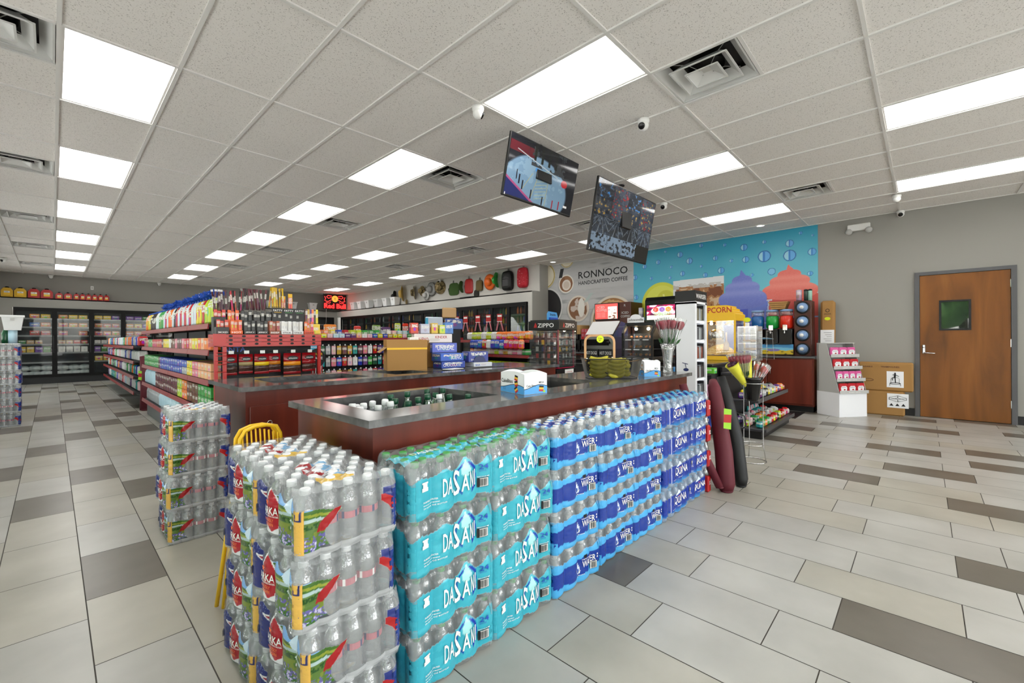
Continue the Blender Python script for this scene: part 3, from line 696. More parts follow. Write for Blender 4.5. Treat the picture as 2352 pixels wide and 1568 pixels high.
    blend_text([('PROUDLY', -.066, .056, .01, .05), ('TEXAN', -.06, .043, .01, .042)], pk, t, 'orange').name = 'small_lettering'
    a = MB(); f = pk.face; a.add([f(-.19, .05), f(-.167, .05), f(-.167, .076), f(-.19, .076)], [(0, 1, 2, 3)]); x = -.188
    for b_ in range(7): a.add([f(x, .053, .005), f(x+.0015, .053, .005), f(x+.0015, .073, .005), f(x, .073, .005)], [(0, 1, 2, 3)], 1); x += .003
    S = [(-.05+.011*math.cos(PI/2+i*PI/5)*(1 if i % 2 == 0 else .42), .116+.011*math.sin(PI/2+i*PI/5)*(1 if i % 2 == 0 else .42)) for i in range(10)]
    a.add([ff(-.05, .116)]+[ff(*q) for q in S], [(0, i+1, (i+1) % 10+1) for i in range(10)], 2); a.build('emblem', ['lightgrey', 'ink', 'orange'], t)
    bottles(pk, t, BW)
    # paper labels round the bottles behind the clear window
    for k in range(1, 4):
        a = MB(); n = 12; y = (k-2)*DD
        for i in range(n):
            a0 = -PI/2+PI*i/n; a1 = -PI/2+PI*(i+1)/n; X = 3*SP; r = RB+.0006
            a.add([(X+r*math.cos(a0), y+r*math.sin(a0), z) for z in (.086, .106)]+[(X+r*math.cos(a1), y+r*math.sin(a1), z) for z in (.106, .086)], [(0, 3, 2, 1)], 0 if (i+k+seed) % 5 else (2 if seed else 1), True)
        a.build('bottle_label', ['labelpink', 'white', 'navy'], t)
    return t, pk
mat('labelpink', 'b4646e', .4)
teal = [mk_teal(0)[0], mk_teal(1)[0]]; blue = [mk_blue(0)[0], mk_blue(1)[0]]; navy = [mk_navy(0, False)[0], mk_navy(1, True)[0]]; pic = [mk_pic(0)[0], mk_pic(1)[0]]
first = {}
def place(proto, loc, rz, label):
    k = proto.name
    if k not in first: first[k] = 1; proto.location = loc; proto.rotation_euler.z = rz; proto['label'] = label; return proto
    return dup(proto, loc, rz, label)
LAY = ['on the floor', 'second from the floor', 'third from the floor', 'topmost']
rj = random.Random(11)
stack_x = [1.025, 1.412, 1.80, 2.19, 2.578, 2.965, 3.352]
SN = [('teal', teal, 'in the stack beside the picture-wrapped water'), ('teal', teal, 'in the second stack along the counter'), ('pale blue', blue, 'in the third stack, beside the teal packs'),
      ('pale blue', blue, 'in the fourth, middle stack'), ('pale blue', blue, 'in the fifth stack, beside the navy packs'), ('navy', navy, 'in the sixth stack, beside the pale blue packs'), ('navy', navy, 'in the last stack, beside the maroon bag')]
for s_, (x, (cn, pr, where)) in enumerate(zip(stack_x, SN)):
    for l in range(4):
        p_ = pr[(l < 3) if (cn == 'navy' and s_ == 6) else (0 if cn == 'navy' else (l+s_) % 2)]
        place(p_, (x+rj.uniform(-.006, .006)+.012*(l == 3 and s_ < 2)*-1, 1.382+rj.uniform(-.012, .008), .0005+.2075*l if False else .0005+.2*l), rj.uniform(-.012, .012), '%s water pack %s %s' % (cn, LAY[l], where))
for y, w_ in ((1.452, 'in the nearest stack at the counter corner'), (1.85, 'in the stack behind the nearest one')):
    for l in range(4): place(pic[(l % 2)], (.63+rj.uniform(-.012, .006)-(.01 if l == 2 else 0), y+rj.uniform(-.01, .01), .0005+.2*l), -PI/2+rj.uniform(-.02, .02), 'meadow-picture water pack %s %s' % (LAY[l], w_))
for l in range(4): place(pic[l % 2], (.635+rj.uniform(-.008, .008)-.012*(l < 2), 3.45+rj.uniform(-.01, .01), .0005+.2*l), -PI/2+rj.uniform(-.02, .02), 'meadow-picture water pack %s in the separate tower by the shelves' % LAY[l])
for l in range(6): place(pic[(l+1) % 2], (-.47+rj.uniform(-.008, .008), 9.75, .0005+.2*l), -PI/2+rj.uniform(-.02, .02), 'meadow-picture water pack, %s from the floor, tall stack at left picture edge' % ORD[l])
# ---------------- islands ----------------
noisemat('mahogany', [(.3, '522219'), (.5, '63291d'), (.7, '733226')], 6, .3, (1, 1, .06), 6, spec=.4, dist=.5)
noisemat('stone', [(.3, '454545'), (.55, '5e5e5e'), (.7, '737271'), (.85, '989694')], 9, .12, detail=10, spec=.6, dist=.8)
ZS = .914; ST = .03
def island(name, label, x0, x1, y0, y1, holes, seams=True, group=None):
    t = thing(name, label, 'counter', (0, 0, 0), group=group)
    # slab with openings, polished edges
    xs = sorted(set([x0, x1]+[h[0] for h in holes]+[h[1] for h in holes])); ys = sorted(set([y0, y1]+[h[2] for h in holes]+[h[3] for h in holes]))
    a = MB(); inh = lambda x, y: any(h[0] < x < h[1] and h[2] < y < h[3] for h in holes)
    for i in range(len(xs)-1):
        for j in range(len(ys)-1):
            if not inh((xs[i]+xs[i+1])/2, (ys[j]+ys[j+1])/2): a.add([(xs[i], ys[j], ZS), (xs[i+1], ys[j], ZS), (xs[i+1], ys[j+1], ZS), (xs[i], ys[j+1], ZS)], [(0, 1, 2, 3)]); a.add([(xs[i], ys[j], ZS-ST), (xs[i+1], ys[j], ZS-ST), (xs[i+1], ys[j+1], ZS-ST), (xs[i], ys[j+1], ZS-ST)], [(3, 2, 1, 0)])
    def band(xa, xb, ya, yb, fl):
        q = [(xa, ya), (xb, ya), (xb, yb), (xa, yb)]
        for k in range(4):
            p_, r_ = q[k], q[(k+1) % 4]; F = (0, 1, 2, 3) if not fl else (3, 2, 1, 0)
            a.add([(*p_, ZS-ST), (*r_, ZS-ST), (*r_, ZS), (*p_, ZS)], [F])
    band(x0, x1, y0, y1, False)
    for h in holes: band(*h, True)
    a.build('stone_worktop', 'stone', t)
    e = .035; b = MB(); X0, X1, Y0, Y1 = x0+e, x1-e, y0+e, y1-e; T = .02
    for q in ((X0, X1, Y0, Y0+T), (X0, X1, Y1-T, Y1), (X0, X0+T, Y0+T, Y1-T), (X1-T, X1, Y0+T, Y1-T)): b.box(*q, .09, ZS-ST)
    b.box(X0+.05, X1-.05, Y0+.05, Y1-.05, 0, .09, 1)
    b.build('wood_base', ['mahogany', 'black'], t)
    for h in holes:
        a = MB(); d = .42; x_0, x_1, y_0, y_1 = h[0]-.001, h[1]+.001, h[2]-.001, h[3]+.001
        V = [(x_0, y_0), (x_1, y_0), (x_1, y_1), (x_0, y_1)]
        for k in range(4): p_, r_ = V[k], V[(k+1) % 4]; a.add([(*p_, ZS-d), (*r_, ZS-d), (*r_, ZS-ST), (*p_, ZS-ST)], [(3, 2, 1, 0)])
        a.add([(*p_, ZS-d) for p_ in V], [(0, 1, 2, 3)]); a.build('chilled_well', 'darkgrey', t)
    return t
AX0, AX1, AY0, AY1 = .822, 3.98, 1.53, 2.35
isl = island('counter_island', 'dark wood island counter with grey stone top behind the stacked water packs', AX0, AX1, AY0, AY1, [(.95, 1.70, 1.72, 2.26), (1.98, 2.76, 1.72, 2.2)])
BX0, BX1, BY0, BY1 = .844, 4.25, 3.24, 4.11
isb = island('counter_island', 'long dark wood island counter with grey stone top and stainless drawers, behind the first island', BX0, BX1, BY0, BY1, [(1.1, 1.85, 3.42, 3.95), (2.1, 2.5, 3.42, 3.95), (2.6, 3.6, 3.42, 3.6)])
for n, (a0, a1) in enumerate(((.9, 1.42), (1.46, 2.2), (2.24, 2.95), (3.0, 3.7))):
    y = BY0+.035; a = MB(); a.box(a0, a1, y-.018, y-.001, .12, .78 if n in (0, 2) else .74, r=.004); d = a.build('cabinet_door', 'mahogany', isb)
    if n == 0: a = MB(); a.ring((1.02, y-.019, .66), .014, .004, 16, 6, ax='y'); a.build('cable_grommet', 'chrome', d)
    if n in (1, 3): a = MB(); a.box(a0, a1, y-.03, y-.001, .765, .79); a.build('drawer_ledge', 'mahogany', isb)
# ---------------- wall murals (one painted sheet each) ----------------
vcmat('mural', .45)
def circ(Y, Z, cy, cz, r): return np.sqrt((Y-cy)**2+(Z-cz)**2)/r
def aa(d, e=.02): return np.clip((1-d)/e+.5, 0, 1)
def mural1(U, V):
    Y = 7.39-U*(7.39-4.862); Z = .12+V*(ZC-.12); A = np.zeros(U.shape+(4,)); A[..., 3] = 1
    n = fbm(Y*1.2, Z*7, 3, 5); n2 = fbm(Y*2.5+4, Z*22, 9, 4)
    A[..., :3] = 172+n[..., None]*26*np.array((1, 1, .99)); paint(A, np.clip((n2-.6)*4, 0, 1)*.5, (150, 150, 150)); paint(A, np.clip((fbm(Y*1.6+9, Z*9, 5)-.62)*6, 0, 1)*.6, (128, 128, 128))
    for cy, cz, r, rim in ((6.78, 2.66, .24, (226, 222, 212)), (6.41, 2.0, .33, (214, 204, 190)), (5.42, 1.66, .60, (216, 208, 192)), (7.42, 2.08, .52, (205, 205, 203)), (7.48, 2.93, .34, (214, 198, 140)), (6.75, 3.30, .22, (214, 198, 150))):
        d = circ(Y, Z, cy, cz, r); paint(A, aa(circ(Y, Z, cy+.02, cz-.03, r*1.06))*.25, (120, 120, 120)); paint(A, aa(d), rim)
        g = fbm(Y*9, Z*9, int(r*100))
        if r == .52: paint(A, aa(d/.92), (22, 22, 24)); paint(A, aa(circ(Y, Z, cy, cz, r*.8)), (30, 28, 30))
        elif r == .34 or r == .22: paint(A, aa(d/.93), (150, 124, 40)); paint(A, aa(d/.88), (226, 218, 196))
        else:
            paint(A, aa(d/.86), (128, 84, 50)); paint(A, aa(d/.86)*(g > .5), (150, 104, 66))
            if r < .25: paint(A, aa(circ(Y, Z, cy-.01, cz-.03, r*.58)), (222, 212, 200)); paint(A, aa(circ(Y, Z, cy-.01, cz-.03, r*.4)), (206, 190, 174))
            elif r < .4: paint(A, aa(d/.86)*(g > .47), (196, 180, 168)); paint(A, aa(np.sqrt(((Y-cy+.1)/.1)**2+((Z-cz-.02)/.24)**2)), (226, 222, 214))
            else: paint(A, aa(d/.9), (156, 106, 52)); paint(A, aa(d/.86)*(np.abs(np.sin(d*16+g*3)) > .75), (206, 166, 110)); paint(A, aa(d/.6)*(g > .5), (116, 74, 34))
    paint(A, (np.abs((Y-6.93)+(Z-2.96)*.25) < .055)*(np.abs(Z-2.95) < .12), (24, 24, 24))
    paint(A, (np.abs((Y-6.1)-(Z-2.25)*-.9) < .05)*(np.abs(Z-2.26) < .11)*.7, (170, 190, 184)); return A
def m2fn(ya, yb): return lambda U, V: (XW-.004+U*0, ya-U*(ya-yb), .12+V*(ZC-.12))
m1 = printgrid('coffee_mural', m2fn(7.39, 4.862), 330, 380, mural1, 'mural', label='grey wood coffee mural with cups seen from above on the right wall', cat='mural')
BUB = [(3.34, 3.14, 0.044), (2.88, 3.08, 0.034), (2.53, 2.98, 0.065), (2.18, 3.03, 0.035), (1.77, 2.94, 0.066), (2.18, 2.76, 0.109), (1.77, 2.72, 0.102), (1.43, 2.74, 0.065), (1.42, 3.03, 0.019), (3.06, 2.84, 0.049), (2.76, 2.75, 0.037), (2.5, 2.74, 0.061), (2.95, 2.58, 0.064), (2.06, 2.46, 0.066), (1.46, 2.36, 0.043), (2.39, 2.43, 0.032), (3.78, 3.01, 0.062), (4.27, 2.91, 0.052), (3.58, 2.85, 0.067), (3.97, 2.77, 0.032), (3.34, 2.71, 0.031), (4.59, 2.85, 0.053), (3.73, 2.6, 0.053), (3.26, 2.52, 0.051), (4.82, 2.63, 0.058), (4.43, 2.57, 0.037), (4.0, 2.54, 0.036), (4.8, 2.17, 0.057), (4.1, 3.12, .03), (4.7, 3.1, .035), (1.42, 1.9, .08), (1.6, 3.1, .03)]
def swirl(A, Y, Z, cy, top, w, bot, c, c2, seed):
    """soft-serve swirl: three tiers and a curled tip"""
    def tier(cz, hw, hh): return np.sqrt(np.clip(np.abs(Y-cy)/hw, 0, 9)**2.4+np.clip(np.abs(Z-cz)/hh, 0, 9)**2.4)
    H_ = top-bot; m = np.zeros(Y.shape)
    for cz, hw, hh in ((bot+.22*H_, w, .24*H_), (bot+.48*H_, w*.72, .18*H_), (bot+.66*H_, w*.42, .14*H_)): m = np.maximum(m, aa(tier(cz, hw, hh), .04))
    tz = (Z-(bot+.62*H_))/(.38*H_); m = np.maximum(m, ((tz > 0)*(tz < 1)*(Y-cy < (1-tz)**1.6*w*.12+.05*w*np.sin(tz*3))*(Y-cy > -(1-tz)**.7*w*.36+tz*.16*w)).astype(float))
    paint(A, m, c); n = fbm(Y*60, Z*60, seed)
    for cz, hh in ((bot+.38*H_, .05), (bot+.58*H_, .04)): paint(A, m*np.exp(-((Z-cz)/(hh*H_*2))**2)*.55, c2)
    paint(A, m*(n-.35)*.5, c2); return m
def mural2(U, V):
    Y = 4.862-U*(4.862-1.345); Z = .12+V*(ZC-.12); A = np.zeros(U.shape+(4,)); A[..., 3] = 1; n = fbm(Y*.9, Z*.9, 2)
    t = np.clip((Z-1.6)/1.6, 0, 1)[..., None]*.8; A[..., :3] = np.array((112, 190, 204))*(1-t)+np.array((30, 150, 186))*t; paint(A, np.clip((n-.45)*3, 0, 1)*.35, (150, 208, 214))
    for y, z, r in BUB:
        d = circ(Y, Z, y, z, r); paint(A, aa(d), (26, 92, 160)); paint(A, aa(d/.86), (92, 166, 222)); paint(A, aa(d/.84)*((Y-y) > r*.25), (150, 206, 222)); paint(A, aa(d/.84)*(np.abs(Y-y-r*.05) < r*.12), (48, 122, 196))
    # lemon
    d = np.sqrt(((Y-4.2)/.46)**2+((Z-1.96)/.50)**2); paint(A, aa(d), (206, 208, 60)); paint(A, aa(d/.86), (214, 216, 84)); d = np.sqrt(((Y-4.1)/.22)**2+((Z-2.02)/.26)**2); paint(A, aa(d)*.6, (190, 186, 40)); paint(A, (np.abs(Y-4.12-.04*np.sin(Z*9)) < .02)*(Z > 1.9)*(Z < 2.2), (222, 222, 130))
    # iced cola glass with a white edge
    m = (Y < 3.93)*(Y > 2.9)*(Z < 2.46-.06*(3.9-Y)*-.2); nn = fbm(Y*7, Z*7, 8); paint(A, m*(Z < 2.47), (222, 224, 224)); paint(A, m*(Z < 2.3+.04*nn)*(Y < 3.88-(2.3-Z)*.1), (168, 116, 70)); paint(A, m*(Z < 2.28)*(nn > .55)*(Y < 3.85), (120, 66, 30)); paint(A, m*(Z < 2.28)*(nn < .4)*(Y < 3.85), (206, 176, 140))
    paint(A, m*(Z < 2.36)*(Z > 2.27)*(nn > .5), (190, 186, 180))
    def cup(cy, tw, zt, zb, c, c2):
        ww = tw*(1-.16*(zt-Z)/(zt-zb)); q = (np.abs(Y-cy) < ww)*(Z < zt); paint(A, q, c); paint(A, q*((Y-cy) < -.15*tw)*(np.abs(Y-cy) < ww*.92)*.45, c2); paint(A, q*(np.abs(np.abs(Y-cy)-ww*.97) < .012), (176, 190, 222))
        paint(A, (np.abs(Z-zt) < .014)*(np.abs(Y-cy) < tw*1.1), (210, 206, 214)); paint(A, (np.abs(Z-zt+.42) < .012)*(np.abs(Y-cy) < tw*.9), (150, 168, 220))
    cup(1.76, .5, 2.02, .9, (196, 78, 70), (214, 96, 86)); swirl(A, Y, Z, 1.78, 2.6, .44, 1.93, (222, 108, 96), (236, 150, 136), 4)
    cup(2.53, .43, 1.93, .9, (74, 86, 188), (140, 166, 222)); swirl(A, Y, Z, 2.57, 2.6, .43, 1.8, (106, 118, 196), (150, 158, 214), 6)
    d = circ(Y, Z, 2.06, 2.46, .066); paint(A, aa(d), (26, 92, 160)); paint(A, aa(d/.86), (120, 186, 222)); return A
m2 = printgrid('drinks_mural', m2fn(4.862, 1.345), 430, 380, mural2, 'mural', label='bright blue mural of slush drinks, lemon and water drops on the right wall', cat='mural')
a = MB(); fm = lambda x, z: (XW-.007, -x, z)
a.text('RONNOCO', fm, -6.39, 2.75, .175, 1.38); a.text('HANDCRAFTED COFFEE', fm, -6.39, 2.59, .095, 1.38); a.build('lettering', 'ink', m1)
# ---------------- wall cabinets and drink machines ----------------
mat('topgrey', '55585a', .3)
cw = thing('wall_cabinet', 'long dark wood base cabinet with grey top along the mural wall', 'cabinet')
CX, CY0, CY1 = 8.48, 1.3, 7.3
a = MB(); a.box(CX, XW-.01, CY0, CY1, .1, .884); a.box(CX+.07, XW-.01, CY0+.02, CY1, 0, .1, 1); a.build('body', ['mahogany', 'black'], cw)
a = MB(); a.box(CX-.03, XW-.01, CY0-.02, CY1, .884, .914, r=.006); a.build('worktop', 'topgrey', cw)
for k in range(9):
    y = CY0+.02+k*.66; a = MB(); a.box(CX-.02, CX-.001, y, y+.64, .13, .86, r=.004); d = a.build('cabinet_door', 'mahogany', cw)
    a = MB(); a.tube([(CX-.022, y+(.04 if k % 2 else .6), .6), (CX-.045, y+(.04 if k % 2 else .6), .61), (CX-.045, y+(.04 if k % 2 else .6), .73), (CX-.022, y+(.04 if k % 2 else .6), .74)], .005, 6); a.build('door_pull', 'chrome', d)
mt = MB(); mt.box(7.72, 8.44, 1.42, 2.9, .001, .009, r=.003); tag_ = mt.build('floor_mat', 'black', label='black rubber mat on the floor before the mural-wall cabinet', cat='mat')
# lidded cup dispenser tower
mat('tower_brown', '4e2418', .4); mat('cup_blue', '7e9cc4', .35)
def cuptower(x, y, n, name, label, z0=.914):
    t = thing(name, label, 'cup dispenser'); hh = .235*n
    a = MB(); a.box(x, x+.30, y, y+.25, z0+.001, z0+hh, r=.006); a.build('cabinet', 'tower_brown', t)
    for k in range(n):
        z = z0+.12+.235*k; yc = y+.125
        a = MB(); a.lathe([(.098, -.001), (.105, -.012), (.088, -.02), (.08, -.004)], 24, 0, 0, cap=False, ax='x'); r_ = a.build('rubber_ring', 'black', t, loc=(x, yc, z))
        a = MB(); a.lathe([(.082, .0), (.08, -.03), (.06, -.05), (.055, -.075), (.0, -.078)], 24, ax='x'); a.build('cup_stack', 'cup_blue', r_)
        a = MB(); a.lathe([(.03, -.072), (.03, -.094), (.0, -.096)], 18, ax='x'); a.build('lid', 'white', r_)
    return t
ct_ = cuptower(8.75, 1.375, 4, 'cup_dispenser', 'tall brown cup dispenser with four round blue cup stacks at the cabinet end')
a = MB(); a.text('RONNOCO', lambda x, z: (8.748, 1.54-x, z), 0, 1.50, .012, .09); a.build('lettering', 'orange', ct_)
# cups and jars on the tower
for k, (y, c, nm, lab) in enumerate(((1.57, 'c9a7c4', 'printed_canister', 'purple printed canister with white base on the brown cup tower'), (1.47, '33443f', 'glass_jar', 'dark green glass jar with lid on the brown cup tower'), (1.41, '9fc9bb', 'drinking_glass', 'pale green glass on the brown cup tower'))):
    t = thing(nm, lab, 'jar', (8.86, y, 1.8555)); r_ = .042 if k == 0 else .03
    a = MB(); a.lathe([(r_, 0), (r_*1.05, .18 if k == 0 else .16), (r_, .19 if k == 0 else .17)], 18); a.build('body', 'pkg_small' if k == 0 else 'oc_gloss', t, color=c)
    a = MB(); a.lathe([(r_*1.04, .17), (r_*1.04, .19), (.01, .2)], 18); a.build('lid', 'black' if k else 'lightgrey', t)
# chilled drink dispensers
def dispenser(y, c, name, label):
    t = thing('drink_dispenser', label, 'drink dispenser', (8.72, y, 1.112), group='slush drink dispensers')
    a = MB(); a.box(0, .34, -.1, .1, 0, .27, r=.01); a.box(-.1, .0, -.09, .09, .0, .02, r=.005); a.build('base', 'black', t)
    a = MB(); a.lathe([(.07, .27), (.1, .3), (.1, .48), (.09, .5)], 20, .1, 0); a.build('drink_tank', 'oc_gloss', t, color=c)
    a = MB(); a.lathe([(.098, .5), (.104, .505), (.104, .57), (.098, .575)], 20, .1, 0, cap=False); a.build('clear_rim', 'clear', t)
    a = MB(); a.lathe([(.1, .575), (.105, .585), (.1, .61), (.0, .615)], 20, .1, 0); a.build('lid', 'cup_blue', t)
    a = MB(); a.box(-.05, .0, -.035, .035, .24, .34, r=.008); a.tube([(-.045, 0, .24), (-.07, 0, .18)], .012); a.build('tap', 'chrome', t)
clearmat('clear', 'f2f5f5', .05, .05, .3)
dispenser(1.965, '189a3c', '', 'chilled drink dispenser with green drink beside the red one'); dispenser(1.75, 'd8301c', '', 'chilled drink dispenser with red drink next to the brown tower'); dispenser(2.2, '1d5fa0', '', 'drink dispenser with dark blue drink left of the green one')
vcmat('poster', .4)
def island_scene(U, V):
    A = np.zeros(U.shape+(4,)); A[..., 3] = 1; A[..., :3] = (116, 190, 222); n = fbm(U*9, V*6, 2); paint(A, V > .6+.1*np.sin(U*3), (70, 150, 206)); paint(A, (V < .3+.2*n), (196, 170, 40)); paint(A, (V < .3)*(n > .55), (56, 52, 20)); paint(A, aa(np.sqrt(((U-.4)/.2)**2+((V-.42)/.14)**2)), (120, 110, 170)); return A
t = thing('picture_panel', 'blue beach-scene panel with yellow fruit below the drink dispensers', 'sign', (8.66, 1.62, .93)); printgrid('picture', lambda U, V: (U*0-.002, .5-U*.5, V*.17+.0), 60, 30, island_scene, 'poster', t); a = MB(); a.box(0, .03, 0, .5, -.012, .17); a.build('panel', 'black', t)
for s_ in t.children: s_.location.z += .012
# cardboard cup carriers
t = thing('cup_carrier_stack', 'stack of brown moulded cup carriers on the red drink dispenser', 'cup carrier', (8.82, 1.86, 1.7285))
for k in range(4):
    a = MB(); z = k*.034; w_ = .1+.012*k; a.prism([(-w_, z), (w_, z), (w_+.02, z+.028), (-w_-.02, z+.028)], 'x', -.1, .1)
    for yy in (-.05, .05): a.lathe([(.036, z+.029), (.042, z+.0335), (.03, z+.0335)], 12, 0, yy, cap=False)
    a.build('tray', 'kraft', t)
# iced coffee machine
def iced(U, V):
    A = np.zeros(U.shape+(4,)); A[..., 3] = 1; A[..., :3] = (222, 84, 78); n = fbm(U*8, V*8, 3); m = (U > .58)*(V < .8)*(U < .97); paint(A, m, (226, 214, 204)); paint(A, m*(n > .55), (120, 76, 56)); paint(A, m*(V > .62), (240, 240, 240)); return A
t = thing('iced_coffee_machine', 'tall brown iced coffee machine with lit red picture panel', 'drink machine', (8.62, 4.64, .914))
a = MB(); a.box(.02, .56, 0, .9, .001, 1.12, r=.01); a.build('body', 'tower_brown', t)
a = MB(); a.box(-.01, .02, .28, .9, .74, 1.12, r=.004); a.build('screen_frame', 'black', t)
vcmat('lit_poster', .4, emit=.55)
s_ = printgrid('lit_panel', lambda U, V: (U*0-.012, .88-U*.58, .76+V*.34), 80, 50, iced, 'lit_poster', t)
a = MB(); f = lambda x, z: (-.015, .86-x, z); a.text('ICED', f, .05, 1.0, .055, .18); a.text('COFFEE', f, .02, .93, .055, .27)
for z in (.89, .86, .83, .8): a.text('LIGHTLY SWEET', f, .03, z, .015, .22)
a.build('lettering', 'white', t)
a = MB(); f = lambda x, z: (.018, .26-x, z); a.text('R', f, .1, 1.02, .05); a.text('ICED', f, .04, .86, .05, .17); a.text('COFFEE', f, .02, .78, .05, .22); a.build('side_lettering', 'lightgrey', t)
a = MB(); a.box(-.03, .02, .3, .86, .1, .5, r=.01); a.build('dispense_bay', 'black', t)
# cup tower behind the sausage warmer
t2 = cuptower(8.2, 4.28, 3, 'cup_dispenser', 'brown cup dispenser with white lids behind the sausage warmer', .914)
for c_ in t2.children: c_.location.x += .3
t = thing('printed_canister', 'printed canister standing on the rear brown cup dispenser', 'canister', (8.65, 4.4, 1.62)); a = MB(); a.lathe([(.05, 0), (.052, .24), (.045, .25)], 18); a.build('body', 'pkg_small', t, color='b9b9d0'); a = MB(); a.lathe([(.053, .24), (.053, .262), (0, .265)], 18); a.build('lid', 'lightgrey', t)
# fountain machine with lit sign
def fansign(U, V):
    A = np.zeros(U.shape+(4,)); A[..., 3] = 1; A[..., :3] = (176, 24, 84); w_ = np.sin(U*14+V*5)+np.sin(V*16-U*7); paint(A, w_ > .6, (236, 210, 226)); paint(A, w_ < -1, (90, 10, 60)); m = aa(np.sqrt(((U-.5)/.36)**2+((V-.6)/.3)**2), .05); paint(A, m, (240, 240, 236)); paint(A, (V < .3)*1., (232, 228, 214))
    for c_, x in (((226, 80, 60), .3), ((150, 90, 190), .5), ((240, 150, 40), .7)): paint(A, aa(np.sqrt(((U-x)/.09)**2+((V-.68)/.17)**2)), c_)
    return A
t = thing('fountain_machine', 'black soda fountain with bright pink lit sign beside the lemon picture', 'drink machine', (8.55, 3.52, .914))
a = MB(); a.box(.05, .6, 0, .74, .001, .66, r=.012); a.build('body', 'black', t)
a = MB(); a.prism([(0, .66), (.6, .66), (.6, 1.17), (.06, 1.17), (.0, 1.1)], 'y', 0, .74); a.build('sign_hood', 'black_gloss', t)
printgrid('lit_sign', lambda U, V: (U*0-.004, .70-U*.66, .7+V*.3), 90, 46, fansign, 'lit_poster', t)
a = MB(); f = lambda x, z: (-.008, .70-x, z); [a.text(c_, f, x, .87, .055) for c_, x in (('F', .175), ('A', .31), ('N', .44))]; a.build('lettering', 'white', t)
a = MB(); a.text('OVERLOAD', lambda x, z: (-.008, .70-x, z), .16, .785, .055, .36); a.build('green_lettering', 'limegreen', t)
a = MB()
for k in range(6): a.tube([(.05, .1+k*.11, .6), (-.0, .1+k*.11, .57), (-.0, .1+k*.11, .5)], .014)
a.build('valve', 'chrome', t)
a = MB(); a.box(-.04, .05, .02, .72, .001, .05); a.build('drip_tray', 'steel', t)
# coffee brewers by the grey corner
for k, (y, z_, lab) in enumerate(((6.6, .5, 'black coffee brewer with small control panel at the grey corner'), (6.0, .42, 'second black coffee brewer beside the red price cards'), (5.66, .40, 'third black coffee brewer left of the iced coffee machine'))):
    t = thing('coffee_brewer', lab, 'coffee machine', (8.62, y, .914)); a = MB(); a.box(.05, .5, 0, .3, .001, z_, r=.01); a.box(-.02, .05, 0, .3, .001, .05); a.box(-.02, .06, 0, .3, z_-.12, z_, r=.008); a.build('body', 'black', t)
    a = MB(); a.lathe([(.06, .06), (.075, .1), (.07, .2), (.04, .22)], 16, 0.0, .15); a.build('coffee_pot', 'black_gloss', t); a = MB(); a.box(-.024, -.02, .05, .25, z_-.09, z_-.03); a.build('control_panel', 'steel', t)
t = thing('grinder', 'tall grey coffee grinder with black front below the coffee mural', 'coffee machine', (8.6, 5.93, 1.62)); a = MB(); a.box(.0, .4, .0, .42, .001, .22, r=.008); a.build('body', 'tan', t); a = MB(); a.box(-.012, .0, .1, .4, .01, .21, r=.004); a.build('control_panel', 'black', t)
for c_ in t.children: c_.location.z -= .285
a = MB(); a.box(-.02, -.015, .02, .27, .06, .3); t = thing('price_card', 'red six-panel price card below the coffee mural', 'sign', (8.6, 5.62, 1.16)); a.build('card', 'red', t); a = MB()
for i in range(3):
    for j in range(2): a.box(-.0225, -.021, .04+i*.08, .095+i*.08, .12+j*.1, .19+j*.1)
a.build('printed_panel', 'labelpink', t)
